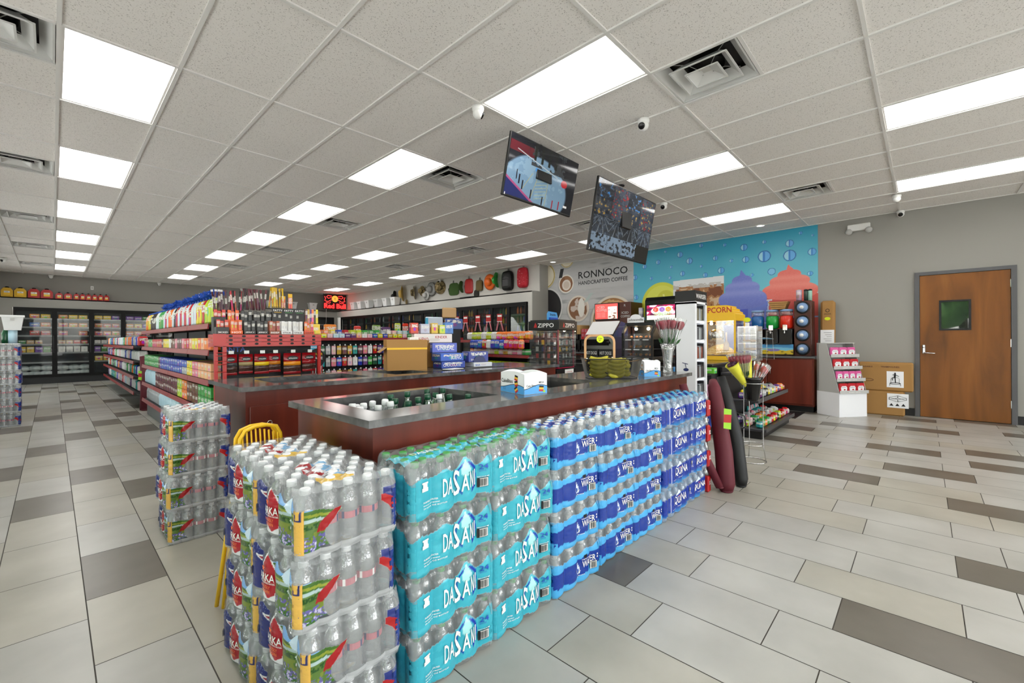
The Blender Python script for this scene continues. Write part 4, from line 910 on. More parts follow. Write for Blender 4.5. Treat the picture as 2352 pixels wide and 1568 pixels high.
# ---------------- things on the near island ----------------
mat('boxblue', '4a9fe0', .35); mat('boxwhite', 'f0f1f4', .35); mat('cake_red', 'c0202a', .4); mat('cake_yellow', 'e8b92e', .4)
def snackbox(loc, rz, w, l, h, label):
    """open-topped counter carton with a raised, arched back; front faces -y"""
    t = thing('snack_box', label, 'snack box', loc, rz, group='white and blue snack cartons on the island')
    a = MB(); n = 10
    prof = [(-w/2+w*i/n, h+.012*math.sin(PI*i/n)) for i in range(n+1)]
    def side(ax, c, half, flip, tk=.003):
        P = [(-half, 0)]+[(-half+2*half*i/n, h+.014*math.sin(PI*min(1, i/n))) for i in range(n+1)]+[(half, 0)]
        a.prism(P, ax, c, c+tk)
    side('y', -l/2, w/2, 0); side('y', l/2-.003, w/2, 0); side('x', -w/2, l/2, 0); side('x', w/2-.003, l/2, 0)
    a.box(-w/2, w/2, -l/2, l/2, 0.0005, .003); a.box(-w/2+.004, w/2-.004, -l/2+.004, l/2-.004, h*.9, h*.92); a.build('carton', 'boxwhite', t)
    a = MB()
    def wave(fn, half, mi=0):
        for i in range(16):
            x0 = -half+2*half*i/16; x1 = -half+2*half*(i+1)/16; z = lambda x: h*(.34+.1*math.sin(x/half*2.2+.8)); a.add([fn(x0, .001), fn(x1, .001), fn(x1, z(x1)), fn(x0, z(x0))], [(0, 1, 2, 3)], 0)
            a.add([fn(x0, z(x0)), fn(x1, z(x1)), fn(x1, z(x1)+.0035), fn(x0, z(x0)+.0035)], [(0, 1, 2, 3)], 1)
    F = lambda x, z: (x, -l/2-.0012, z); S = lambda x, z: (-w/2-.0012, -x, z)
    wave(F, w/2); wave(S, l/2)
    def cake(fn, x, z, s, ang):
        for k, mi in enumerate((1, 2, 3)):
            q = [(-s/2, s*(.5-k/3)), (s/2, s*(.5-k/3)), (s/2, s*(.5-(k+1)/3)), (-s/2, s*(.5-(k+1)/3))]; c_, s_ = math.cos(ang), math.sin(ang)
            a.add([(lambda p: (p[0]-(.0008 if fn is S else 0), p[1]-(.0008 if fn is F else 0), p[2]))(fn(x+u*c_-v*s_, z+u*s_+v*c_)) for u, v in q], [(0, 3, 2, 1)], mi)
    for z_, an in ((h*.78, -.2), (h*.5, .15), (h*.2, .5)): cake(S, l*.19, z_, l*.13, an)
    cake(F, w*.24, h*.26, w*.2, -.1); a.build('print', ['boxblue', 'ink', 'cake_yellow', 'cake_red'], t)
    a = MB(); a.text('CakeBites', S, -l*.46, h*.5, h*.2, l*.5); a.text('Cake Bites', F, -w*.4, h*.36, h*.12, w*.4); a.text('MEGA', F, w*.14, h*.52, h*.1, w*.22); a.text('12', S, -l*.36, h*.13, h*.16); a.build('lettering', 'ink', t)
    a = MB()
    for k in range(8): q = 2*PI*k/8; a.add([(w*.36+.009*math.cos(q), -l/2-.002, .012+.007*math.sin(q)) for q in [2*PI*j/8 for j in range(8)]], [tuple(range(8))]); break
    a.build('price_dot', 'limegreen', t)
    return t
snackbox((1.885, 1.70, ZS+.0005), -.23, .16, .24, .112, 'white and blue snack carton with layered cake pictures on the near island')
snackbox((3.345, 1.635, ZS+.0005), -.72, .135, .13, .12, 'smaller white and blue snack carton standing between the banana basket and the rose vase')
# banana basket
noisemat('banana', [(.25, '8a8422'), (.5, 'b4ab30'), (.75, 'cdc044')], 14, .45, spec=.3); mat('banana_tip', '3a3416', .7)
clearmat('mesh_black', '101010', .16, .5, .0); noisemat('bentwood', [(.3, 'b98a58'), (.6, 'd0a271'), (.8, 'dab385')], 8, .4, (1, 1, .2))
bk = thing('fruit_basket', 'black mesh basket with two pale wooden band handles holding bananas', 'basket', (3.03, 1.80, ZS+.0005), -.78)
def rr(hx, hy, r, n=5): return [(sx*(hx-r)+r*math.cos(a), sy*(hy-r)+r*math.sin(a)) for sx, sy, a0 in ((1, 1, 0), (-1, 1, PI/2), (-1, -1, PI), (1, -1, 1.5*PI)) for a in [a0+PI/2*i/n for i in range(n+1)]]
a = MB(); r0 = rr(.19, .115, .06); r1 = rr(.222, .14, .06); n = len(r0)
V = [(x, y, .003) for x, y in r0]+[(x*1.05, y*1.05, .03) for x, y in r0]+[(x, y, .152) for x, y in r1]
a.add(V, [(i+k*n, (i+1) % n+k*n, (i+1) % n+(k+1)*n, i+(k+1)*n) for k in (0, 1) for i in range(n)]+[tuple(reversed(range(n)))]); a.build('mesh_body', 'mesh_black', bk)
a = MB(); a.tube([(x, y, .152) for x, y in r1], .004, 6, True); a.tube([(x, y, .004) for x, y in r0], .003, 5, True); a.build('rim_wire', 'black', bk)
def band(P, w=.019, t=.005):
    a = MB(); n = len(P); V = []
    for i, (x, y, z) in enumerate(P): V += [(x, y-t/2, z), (x, y+t/2, z)]
    P2 = []
    for i, (x, y, z) in enumerate(P):
        q = Vector(P[min(i+1, n-1)])-Vector(P[max(i-1, 0)]); nn = Vector((-q.z, 0, q.x)).normalized()*w; P2 += [(x+nn.x, y-t/2, z+nn.z), (x+nn.x, y+t/2, z+nn.z)]
    m = 2*n; F = []
    for i in range(n-1): F += [(2*i, 2*i+2, 2*i+3, 2*i+1), (m+2*i, m+2*i+1, m+2*i+3, m+2*i+2), (2*i, m+2*i, m+2*i+2, 2*i+2), (2*i+1, 2*i+3, m+2*i+3, m+2*i+1)]
    return a.add(V+P2, F, 0, False)
def arch(x0, x1, h, up=True): 
    r = .045; P = [(x0, 0, 0)]+[(x0+r-r*math.cos(t), 0, h-r+r*math.sin(t)) for t in [PI/2*i/6 for i in range(7)]]+[(x1-r+r*math.sin(t), 0, h-r+r*math.cos(t)) for t in [PI/2*i/6 for i in range(7)]]+[(x1, 0, 0)]; return P
hd = band(arch(-.11, .11, .2)).build('wooden_handle', 'bentwood', bk, loc=(-.06, .125, .125))
h2 = band(arch(-.11, .11, .2)).build('wooden_handle', 'bentwood', bk, loc=(.09, -.135, .155), rot=(-1.72, 0, .0))
for o_, dx in ((hd, -.11), (h2, -.11)): a = MB(); a.cyl(dx+.012, 0, -.03+.02, .004, .0, 8); a = MB(); a.ball((dx+.001, -.013, .02), .008, 8, sq=(1, .5, 1)); a.build('rivet', 'white', o_)
def banana(s=1):
    a = MB(); n = 12; P = []; R = []
    for i in range(n+1):
        t = i/n; an = lerp(-.75, .75, t); P.append((.115*math.sin(an)*s, .115*(1-math.cos(an))*s, .0)); R.append((.0185*math.sin(PI*min(1, max(.04, .06+t*.88)))**.45+.002)*s*(1 if 0 < i < n else .35))
    a.tube(P[1:], R[1:], 8); o = a.build('banana', 'banana'); b = MB(); q = P[1]; b.tube([q, (q[0]-.02*s, q[1]+.014*s, 0)], [.006*s, .005*s], 6, False); b.tube([P[-1], (P[-1][0]+.006, P[-1][1]+.004, 0)], [.005, .003], 6); c = b.build('stem', 'banana_tip', o); return o
B0 = banana(); B0.location = (0, 0, 0); rb = random.Random(4); first_b = [True]
B0['label'] = 'ripe green-yellow banana in the black mesh basket'; B0['category'] = 'banana'; B0['group'] = 'bananas in the basket'
Mb = Matrix.Translation((3.03, 1.80, ZS)) @ Matrix.Rotation(-.78, 4, 'Z')
spots = []
for k in range(5): spots.append((-.12, -.098, .022+.031*k, -.05+.04*k, PI/2-.1))
for k in range(5): spots.append((.015, -.10+.004*k, .02+.027*k, .25-.12*k, PI/2+.1))
for k in range(4): spots.append((-.02+.05*(k % 2), -.02+.0*k, .03+.035*k, .3, PI/2))
for k in range(4): spots.append((.12, -.03+.03*(k % 2), .03+.03*k, .9, PI/2))
for k in range(3): spots.append((-.1+.09*k, .05, .10+.012*k, .4*k, PI/2))
for k, (x, y, z, a_, tl) in enumerate(spots):
    lab = 'green-yellow banana in the black basket, %s from the bottom of the %s' % (ORD[(k if k < 5 else k-5 if k < 10 else k-10 if k < 14 else k-14 if k < 18 else k-18)], 'left bunch' if k < 5 else 'front right bunch' if k < 10 else 'middle pile' if k < 14 else 'right end' if k < 18 else 'back row')
    m_ = Mb @ Matrix.Translation((x, y, z)) @ Matrix.Rotation(a_, 4, 'Z') @ Matrix.Rotation(1.1 if k < 10 else .5, 4, 'X')
    o = B0 if k == 0 else dup(B0); o.matrix_world = m_; o['label'] = lab
# price burst on the handle
a = MB(); P = [((.032 if i % 2 == 0 else .027)*math.cos(PI*i/14), (.032 if i % 2 == 0 else .027)*math.sin(PI*i/14)) for i in range(28)]; a.prism(P, 'y', -.001, .001)
mat('fluoro', 'd8e600', .5); b_ = a.build('price_burst', 'fluoro', bk, loc=(-.06, .108, .305)); a = MB(); a.text('2 for', lambda x, z: (x, -.0015, z), -.016, .0, .012); a.text('$1', lambda x, z: (x, -.0015, z), -.01, -.018, .014); a.build('lettering', 'ink', b_)
# vase with wrapped roses
clearmat('crystal', 'dfe6e4', .16, .03, .8, bump=(40, 1)); mat('rose', '9c1434', .5); mat('stem_green', '2c5a2a', .6); clearmat('sleeve', 'eef2f2', .03, .08, .25); noisemat('ice_white', [(.3, 'b8c4c8'), (.6, 'e8eef0')], 60, .3, bump=.8)
VX, VY = 3.76, 1.66
vz = thing('glass_vase', 'clear cut-glass vase holding wrapped red roses near the island end', 'vase', (VX, VY, ZS+.0005))
a = MB(); a.lathe([(.038, 0), (.042, .01), (.036, .06), (.04, .12), (.05, .2), (.066, .26), (.064, .26), (.047, .19), (.036, .12), (.03, .03), (0, .02)], 22); a.build('vase_body', 'crystal', vz)
def rose(loc, tilt, az, label, L=.42, group='wrapped roses in the glass vase', first=[None]):
    if first[0] is None:
        t = thing('wrapped_rose', label, 'rose', group=group)
        a = MB(); a.tube([(0, 0, 0), (0, 0, .36)], .003, 5); a.add([(0, 0, .2), (.03, .01, .24), (.035, 0, .28), (.01, -.004, .25)], [(0, 1, 2, 3)]); a.build('stem', 'stem_green', t)
        a = MB(); a.lathe([(.006, .345), (.02, .36), (.026, .385), (.024, .41), (.018, .425), (.016, .415), (.02, .39), (.0, .38)], 10)
        for k in range(5): q = 2*PI*k/5; a.ball((.017*math.cos(q), .017*math.sin(q), .395), .015, 8, 0, (.8, .8, 1.5))
        a.build('bloom', 'rose', t)
        a = MB(); a.lathe([(.007, .1), (.018, .3), (.03, .4), (.034, .45)], 10, cap=False); a.build('clear_sleeve', 'sleeve', t); first[0] = t
    else: t = dup(first[0], label=label, group=group)
    t.matrix_world = Matrix.Translation(loc) @ Matrix.Rotation(az, 4, 'Z') @ Matrix.Rotation(tilt, 4, 'Y')
    return t
rr_ = random.Random(8)
for k in range(13):
    az = 2*PI*k/13*1.6; tl = .08+.16*((k*7) % 5)/4; sc = .04
    rose((VX-.012*math.cos(az), VY-.012*math.sin(az), ZS+.05), tl if k else .3, az if k else -1.2, 'red rose in a clear sleeve, %s bloom round the glass vase' % ORD[k])
# bottles standing in the chilled wells
def ubottle(body, capm, h, r, name, label, group):
    t = thing(name, label, 'bottle', group=group)
    a = MB(); a.lathe([(r*.9, 0), (r, .01), (r, h*.55), (r*.85, h*.68), (r*.42, h*.84), (r*.4, h*.9)], 14); a.build('bottle_body', body, t)
    a = MB(); a.lathe([(r*.47, h*.89), (r*.5, h*.9), (r*.49, h*.99), (r*.42, h)], 12); a.build('cap', capm, t); return t
mat('darkgreen', '0d4a30', .3); clearmat('pet_plain', 'dfe6ea', .3, .06, .6); clearmat('glass_green', '0f4a32', .6, .05, .6)
bw_ = ubottle('pet_plain', 'capwhite', .24, .034, 'water_bottle', 'x', 'white capped bottles in the chilled well'); bg_ = ubottle('glass_green', 'darkgreen', .25, .034, 'green_bottle', 'x', 'green bottles in the chilled well')
rb = random.Random(21); nw = ng = 0; us = [0, 0]
for i in range(9):
    for j in range(4):
        x = 1.0+.078*i+rb.uniform(-.008, .008); y = 1.80+.11*j+rb.uniform(-.012, .012)
        if x > 1.66: continue
        wh = x < 1.22 or (i, j) in ((4, 0), (6, 1)); z = ZS-.4+(rb.uniform(.14, .17)-(.02 if j == 0 else 0)); k = 0 if wh else 1
        if not wh and rb.random() < .12: continue
        if wh: nw += 1; lab = 'white-capped bottle in the front well of the near island, %s counted from its left end' % ORD[min(nw-1, 29)]
        else: ng += 1; lab = 'green-capped green bottle in the near island well, %s counted from the left' % ORD[min(ng-1, 29)]
        o = (bw_, bg_)[k] if not us[k] else dup((bw_, bg_)[k]); us[k] = 1; o.location = (x, y, z); o['label'] = lab; o.rotation_euler = (rb.uniform(-.16, .16), rb.uniform(-.16, .16), 0)
        if i == 8 and j == 2: o.location.z += .09; o['label'] = 'tall green bottle standing proud of the others at the right end of the well'
a = MB(); a.box(.951, 1.699, 1.721, 2.259, ZS-.33, ZS-.25); ice = a.build('crushed_ice', 'ice_white', label='crushed ice filling the near island well under the bottles', cat='ice', kind='stuff') if 'ice_white' in M else None
# packets in the second well
for k in range(16):
    a = MB(); a.box(-.05, .05, -.07, .07, 0, .035, r=.012); c = ('f0e6d8', 'e0702c', 'f2d03a', '8fd0a0', 'd83a34', 'e8e8ea')[k % 6]
    o = a.build('snack_packet', 'pkg_small', color=c, label='%s packet in the second well of the near island, %s' % (('cream', 'orange', 'yellow', 'pale green', 'red', 'white')[k % 6], ('front row', 'second row', 'third row')[k % 3]+' '+ORD[k//3]+' along'), cat='snack packet', group='packets in the second well')
    o.location = (2.08+.118*(k//3), 1.82+.14*(k % 3), ZS-.12+.002*k); o.rotation_euler = (rb.uniform(-.2, .2), rb.uniform(-.2, .2), rb.uniform(-.4, .4))
a = MB(); a.box(1.985, 2.755, 1.725, 2.195, ZS-.2, ZS-.135); a.build('well_tray', 'darkgrey', label='dark tray inside the second well of the near island', cat='tray')
# ---------------- cartons on the far island ----------------
ck = thing('cardboard_box', 'open brown cardboard box with yellow tape on the far island', 'box', (2.52, 3.93, ZS+.0005), -.42)
w_, l_, h_ = .2, .16, .23
a = MB()
for q in ((-w_, w_, -l_, -l_+.005), (-w_, w_, l_-.005, l_), (-w_, -w_+.005, -l_, l_), (w_-.005, w_, -l_, l_)): a.box(*q, .004, h_)
a.box(-w_, w_, -l_, l_, 0, .004); a.build('carton', 'kraft', ck)
for P, ax in (([(-w_, -l_, h_), (w_, -l_, h_), (w_, -l_+.012, h_+.075), (-w_, -l_+.012, h_+.075)], 0), ([(-w_, -l_, h_), (-w_, l_, h_), (-w_-.07, l_, h_-.05), (-w_-.07, -l_, h_-.05)], 1), ([(-w_, l_, h_), (w_, l_, h_), (w_, l_-.01, h_+.08), (-w_, l_-.01, h_+.08)], 2), ([(w_, -l_, h_), (w_, l_, h_), (w_+.02, l_, h_+.07), (w_+.02, -l_, h_+.07)], 3)):
    a = MB(); d = Vector((.003, .003, .002)); a.add(P+[tuple(Vector(p)+d) for p in P], [(0, 1, 2, 3), (7, 6, 5, 4), (0, 4, 5, 1), (1, 5, 6, 2), (2, 6, 7, 3), (3, 7, 4, 0)]); a.build('flap', 'kraft', ck)
a = MB(); a.box(-w_-.001, -w_, -.015, .015, .09, .17); a.box(-w_, w_, -l_-.0015, -l_-.0003, h_+.03, h_+.05) if False else a.box(-w_, w_, -l_-.001, -l_, h_-.02, h_-.002); a.build('tape', 'signyellow', ck)
def carton(name, label, loc, rz, w, l, h, c, words=(), group=None, cat='snack box', lid=0, m_='pkg', tm='white', r=.004):
    t = thing(name, label, cat, loc, rz, group=group); a = MB(); a.box(-w/2, w/2, -l/2, l/2, 0, h, r=r); a.build('carton', m_, t, color=c)
    if words: a = MB(); [a.text(s_, lambda x, z: (x, -l/2-.001, z), x_, z_, h2, w2) for s_, x_, z_, h2, w2 in words]; a.build('lettering', tm, t)
    return t
z = ZS+.0005
carton('bar_box', 'dark blue and white biscuit bar box at the bottom of the island pile', (2.98, 3.78, z), -.1, .30, .18, .075, '2446a8', [('CHOCOLATE', -.13, .02, .03, .22)])
carton('bar_box', 'white and blue bar box with cream letters on the pile', (2.96, 3.78, z+.0755), -.05, .30, .18, .085, '3a66c8', [('BUENO', -.02, .02, .035, .14)])
carton('bar_box', 'pale blue box with white slanted letters standing behind the pile', (3.0, 3.90, z+.161), -.1, .32, .05, .11, '5a6cc8', [('UNREAL', -.1, .03, .05, .22)])
carton('bar_box', 'flat white carton beside the biscuit pile, near the Y-shaped gap', (3.36, 3.72, z), -.2, .24, .2, .05, 'd8dce6', [('BAR', -.1, .012, .02, .06)], tm='blue')
carton('bar_box', 'blue display carton with a yellow tag on top of the flat one', (3.34, 3.76, z+.0505), -.2, .26, .16, .12, '2a3c98', [('SNACKS', -.1, .02, .02, .12)])
t = thing('display_header', 'half-round dark blue header card leaning on the blue display carton', 'sign', (3.33, 3.67, z+.0505), -.2); a = MB(); a.prism([(.08*math.cos(PI*i/12), .075*math.sin(PI*i/12)+.0) for i in range(13)], 'y', -.002, .002); a.build('card', 'navy', t)
carton('brochure', 'white sheet lying open on the far island edge in front of the pile', (2.86, 3.56, z), .3, .22, .12, .006, 'e8e8ea', cat='paper', m_='oc')
carton('tray_box', 'long white chocolate tray carton laid across the cardboard box', (2.93, 4.02, z+.272), -.3, .44, .1, .1, 'e6dcd8', [('BUENO', -.18, .02, .04, .12), ('KINDER', .02, .05, .03, .14)], tm='red')
# wide carton supported by the pile behind
carton('carton_base', 'plain brown carton standing under the long white tray carton', (3.0, 4.03, z), -.3, .3, .1, .271, 'a67c45', m_='oc_matte', cat='box')
carton('nut_tray', 'small white card tray with nuts picture at the left of the long tray', (2.66, 3.99, z+.235), -.3, .1, .08, .1, 'f0ece6', [('nutella', -.04, .05, .02, .08)], tm='red')
for k, (x, c, h2, wd) in enumerate(((2.72, 'c83a1e', .12, .1), (2.84, 'b9bccf', .11, .12), (2.95, 'd8b12a', .12, .09), (3.04, 'cdd63c', .1, .08), (3.12, '3f78c0', .13, .12))):
    carton('candy_box', '%s candy box standing on the long white tray carton' % ('orange-red', 'silver', 'golden', 'lime green', 'light blue')[k], (2.93+(x-2.93)*.955, 4.02-(x-2.93)*.295, z+.3725), -.3, wd*.85, .07, h2, c, group='candy boxes on the white tray carton')
# ---------------- televisions, cameras, wall goods ----------------
def tv1c(U, V):
    A = np.zeros(U.shape+(4,)); A[..., 3] = 1; A[..., :3] = (20, 22, 30); n = fbm(U*12, V*8, 3)
    pv = np.sqrt(((U-.42)/.46)**2+((V-.25)/.55)**2); paint(A, aa(pv, .06), (104, 132, 156)); paint(A, aa(pv, .06)*(n > .55), (118, 146, 168))
    paint(A, (V > .74)*(U < .35)*(V < .9), (84, 24, 34)); paint(A, (V > .62)*(U > .3)*(U < .8)*(n > .5), (52, 56, 60)); paint(A, (V > .7)*(np.sin(U*60) > .5)*(U > .25)*(U < .75), (30, 34, 32))
    for k in range(9): zz = .12+.06*k; paint(A, (np.abs(V-zz-(U-.5)*.5) < .005)*(U > .40+.0*k)*(U < .56)*aa(pv), (150, 160, 130))
    paint(A, (np.abs(U-.39-(V-.3)*.16) < .004)*aa(pv)*(V < .6), (150, 150, 110)); paint(A, (np.abs(U-.57-(V-.3)*.02) < .004)*aa(pv)*(V < .62), (150, 150, 110)); paint(A, (np.abs(U-.2-(V-.1)*.35) < .004)*aa(pv)*(V < .5), (150, 150, 110))
    paint(A, (V < .3-.8*U)*(V > -1), (34, 42, 92)); paint(A, (np.abs(V-.3+.8*U) < .02), (150, 70, 110)); paint(A, (np.sqrt(((U-.82)/.05)**2+((V-.52)/.07)**2) < 1), (170, 30, 40)); paint(A, (np.abs(U-.4) < .03)*(np.abs(V-.58) < .03), (60, 130, 200))
    for x, z in ((.13, .3), (.17, .24), (.22, .16), (.35, .05), (.52, .0), (.68, .0), (.78, .02)): paint(A, (np.abs(U-x) < .008)*(V > z)*(V < z+.16), (24, 16, 26) if x < .6 else (140, 30, 44))
    paint(A, (U > .86)*(V > .1)*(V < .14)*(U < .92), (210, 210, 210)); paint(A, (np.abs(V-.83+.35*(U)) < .006)*(U > .1)*(U < .7), (180, 186, 190)); return A
def tv2c(U, V):
    A = np.zeros(U.shape+(4,)); A[..., 3] = 1; A[..., :3] = (44, 50, 60); cu = np.floor(U*4); cv = np.floor(V*4.01); uu = U*4-cu; vv = V*4-cv; n = fbm(U*34, V*26, 5)
    s = np.abs(np.sin(cu*12.9+cv*78.2)*43.7) % 1; A[..., :3] *= (.7+.6*s)[..., None]
    paint(A, np.clip((n-.5)*4, 0, 1)*.7, (92, 104, 116)); paint(A, np.clip((.4-n)*4, 0, 1)*.8, (20, 22, 26)); fan = (np.abs(np.sin(np.arctan2(vv-1.1, uu-.5)*9)) < .18); paint(A, fan*(cv == 1)*.6, (130, 140, 146)); paint(A, (cv == 0)*(vv > .1)*(cu < 3)*(n > .4), (104, 120, 138)); paint(A, (cv == 0)*(cu == 3), (16, 16, 16))
    paint(A, (n > .66)*(cv >= 2)*(s > .4), (150, 120, 50)); paint(A, (n > .68)*(cv >= 2)*(s < .3), (50, 110, 170)); paint(A, (n < .3)*(cv >= 2)*(s > .6), (120, 40, 44)); paint(A, ((uu < .012) | (vv < .015)), (12, 12, 14)); return A
vcmat('screen', .06, .6, emit=.12)
def tv(name, label, x, y, zt, w, h, tilt, pic):
    t = thing(name, label, 'television', (x, y, zt)); R = Matrix.Rotation(tilt, 4, 'X')   # hangs from its top edge, leaning to face down
    a = MB(R); a.box(0, w, .0, .03, -h, 0, r=.006); a.box(.12, w-.12, .03, .055, -h+.08, -.1, r=.01); a.build('casing', 'black', t)
    def fn(U, V): X = .012+U*(w-.024); Z = -h+.02+V*(h-.032); return X, -np.cos(tilt)*.0015-np.sin(tilt)*Z, np.cos(tilt)*Z-np.sin(tilt)*.0015
    printgrid('screen', fn, 240, 150, pic, 'screen', t, sm=False)
    a = MB(R); a.box(.02, .03, -.002, .001, -h+.012, -h+.035); a.build('maker_badge', 'white', t)
    a = MB(); yy = .09; top = ZC-zt
    a.tube([(w*.5, yy+.05, -h*.45), (w*.5, yy+.05, top-.003)], .02, 10); a.lathe([(.05, top-.012), (.05, top-.001)], 16, w*.5, yy+.05); a.build('ceiling_pole', 'black', t)
    a = MB(); a.box(w*.5-.12, w*.5+.12, .05, .1, -h*.55, -h*.3, r=.004); a.box(w*.5-.03, w*.5+.03, .09, yy+.05, -h*.48, -h*.42); a.box(w*.5-.11, w*.5+.11, .05, .06, -h*.3, .005)
    a.build('wall_bracket', 'black', t)
tv('television', 'ceiling-hung television showing one parking lot picture, left and smaller of two', 2.906, 2.75, 3.146, 1.078, .578, .225, tv1c)
tv('television', 'ceiling-hung television with a grid of camera pictures, right and larger of two', 4.336, 2.72, 3.11, 1.477, .851, .19, tv2c)
# turret security cameras
def seccam(first=[None]): 
    t = thing('security_camera', 'x', 'security camera', group='white turret security cameras')
    a = MB(); a.lathe([(.05, 0), (.052, -.02), (.046, -.04), (.04, -.045)], 18); a.build('mount', 'white', t)
    a = MB(); a.ball((0, 0, -.058), .046, 16); a.build('camera_ball', 'white', t)
    a = MB(); a.lathe([(.03, -.001), (.03, .012), (.024, .016), (0, .016)], 16, 0, 0, ax='x'); a.build('lens', 'black_gloss', t, loc=(-.032, -.0, -.068), rot=(0, .5, PI)); return t
c0 = seccam(); uc = False
for x, y, z, rz, lab in ((2.50, 2.76, 0, 2.6, 'white security camera on the ceiling left of the first television'), (3.68, 1.84, 0, 0, 'white security camera on the ceiling above and right of the televisions'), (6.14, 2.76, 0, 0, 'white security camera just right of the larger television'), (8.07, .27, 0, 3.2, 'white security camera at the end of the lit panel by the door wall'),
    (9.11, .26, 0, 0, 'white security camera at the top of the door wall'), (-.02, 18.86, 0, -.6, 'white security camera above the red fuel cans'), (2.5, 18.86, 0, -.6, 'white security camera on the back wall, second from the left'), (4.95, 18.86, 0, -.6, 'white security camera on the back wall above the jerky rack'), (8.5, 18.84, 0, 0, 'white security camera in the back corner near the neon sign'), (8.77, 11.6, 0, 0, 'white security camera on the hat wall'), (-.78, 15.8, 0, .6, 'dark security camera near the left back corner')):
    o = c0 if not uc else dup(c0); uc = True; o.location = (x, y, ZC-.007); o.rotation_euler.z = rz; o['label'] = lab
t = thing('emergency_light', 'white two-headed emergency light high on the door wall', 'emergency light', (XW, .78, 2.99)); a = MB(); a.box(-.07, -.001, -.15, .15, 0, .11, r=.01); a.build('housing', 'white', t)
for y in (-.13, .13): a = MB(); a.lathe([(.045, 0), (.05, -.03), (.03, -.05), (0, -.05)], 16, 0, 0, ax='x'); a.build('lamp_head', 'lightgrey', t, loc=(-.05, y, .0), rot=(0, -.4, 0))
for k, (x, z) in enumerate(((.864, 2.9), (3.655, 2.89))): t = thing('wall_plate', 'small white wall plate on the back wall %s' % ('above the fuel cans', 'above the soda shelf')[k], 'outlet', (x, YB-.0005, z-.06)); a = MB(); a.box(-.035, .035, -.008, 0, 0, .115, r=.003); a.build('plate', 'white', t); a = MB(); a.box(-.016, .016, -.010, -.008, .03, .085); a.build('socket', 'lightgrey', t)
# fuel cans on the ledge
def fuelcan(w, h, c, label, loc, grp):
    t = thing('fuel_can', label, 'fuel can', loc, group=grp)
    a = MB(); q = w*.18; a.prism([(0, 0), (w, 0), (w, h*.72), (w*.78, h), (w*.22, h), (0, h*.72)], 'y', .0, .16); a.build('can_body', 'oc', t, color=c)
    a = MB(); a.lathe([(w*.16, h), (w*.18, h+.005), (w*.18, h+.03), (w*.1, h+.04)], 14, w*.5, .08); a.build('cap', 'black', t)
    a = MB(); a.box(w*.24, w*.76, -.002, 0, h*.22, h*.66); a.build('label', 'cake_yellow' if c[0] == 'b' else 'signyellow', t); a = MB(); a.box(w*.26, w*.74, -.003, -.002, h*.46, h*.63); a.text('FUEL', lambda x, z: (x, -.0035, z), w*.3, h*.5, h*.09, w*.34, 1); a.build('label_print', ['white', 'ink'], t)
    return t
for k, (x, w, c) in enumerate(((-.98, .225, 'y'), (-.735, .235, 'y'), (-.475, .235, 'r'), (-.225, .245, 'r'))): fuelcan(w, .255, 'd8a800' if c == 'y' else 'b01414', '%s of the two large %s fuel cans on the ledge' % (('left', 'right')[k % 2], 'yellow' if c == 'y' else 'red'), (x, 18.69, ZL+.0005), 'large fuel cans on the ledge')
for k, (x, w) in enumerate(((.07, .155), (.25, .165), (.45, .12), (.585, .12), (.715, .12), (.85, .12), (.985, .12), (1.115, .125))): fuelcan(w, .175, 'b41616', 'small red fuel can, %s from the left on the ledge' % ORD[k], (x, 18.69, ZL+.0005), 'small red fuel cans on the ledge')
# white foam coolers: on the side ledge and the back ledge
mat('foam', 'e4e5e5', .6)
def foam(label, loc, rz, s=1, grp='white foam coolers on the ledges'):
    t = thing('foam_cooler', label, 'cooler', loc, rz, group=grp)
    a = MB(); V = []
    for (w_, d_, z_) in ((.115, .09, 0), (.15, .12, .27), (.165, .135, .27), (.165, .135, .31), (.14, .11, .31), (.11, .085, .05)): V += [(-w_*s, -d_*s, z_*s), (w_*s, -d_*s, z_*s), (w_*s, d_*s, z_*s), (-w_*s, d_*s, z_*s)]
    a.add(V, [(3, 2, 1, 0)]+[(4*k+i, 4*k+(i+1) % 4, 4*k+4+(i+1) % 4, 4*k+4+i) for k in range(5) for i in range(4)]+[(20, 21, 22, 23)]); a.build('cooler_body', 'foam', t)
    a = MB(); a.box(-.03*s, .03*s, -.137*s, -.13*s, .2*s, .25*s); a.build('handle_lug', 'lightgrey', t); return t
for k, y in enumerate((17.35, 16.75, 16.1, 15.42, 14.78, 14.2)): foam('white foam cooler, %s from the neon sign on the side ledge' % ORD[k], (8.70, y, ZL+.0005), -PI/2)
for k, x in enumerate((7.55, 6.75, 5.95)): foam('white foam cooler on the back ledge, %s left of the neon sign' % ORD[k], (x, 18.8, ZL+.0005), 0)
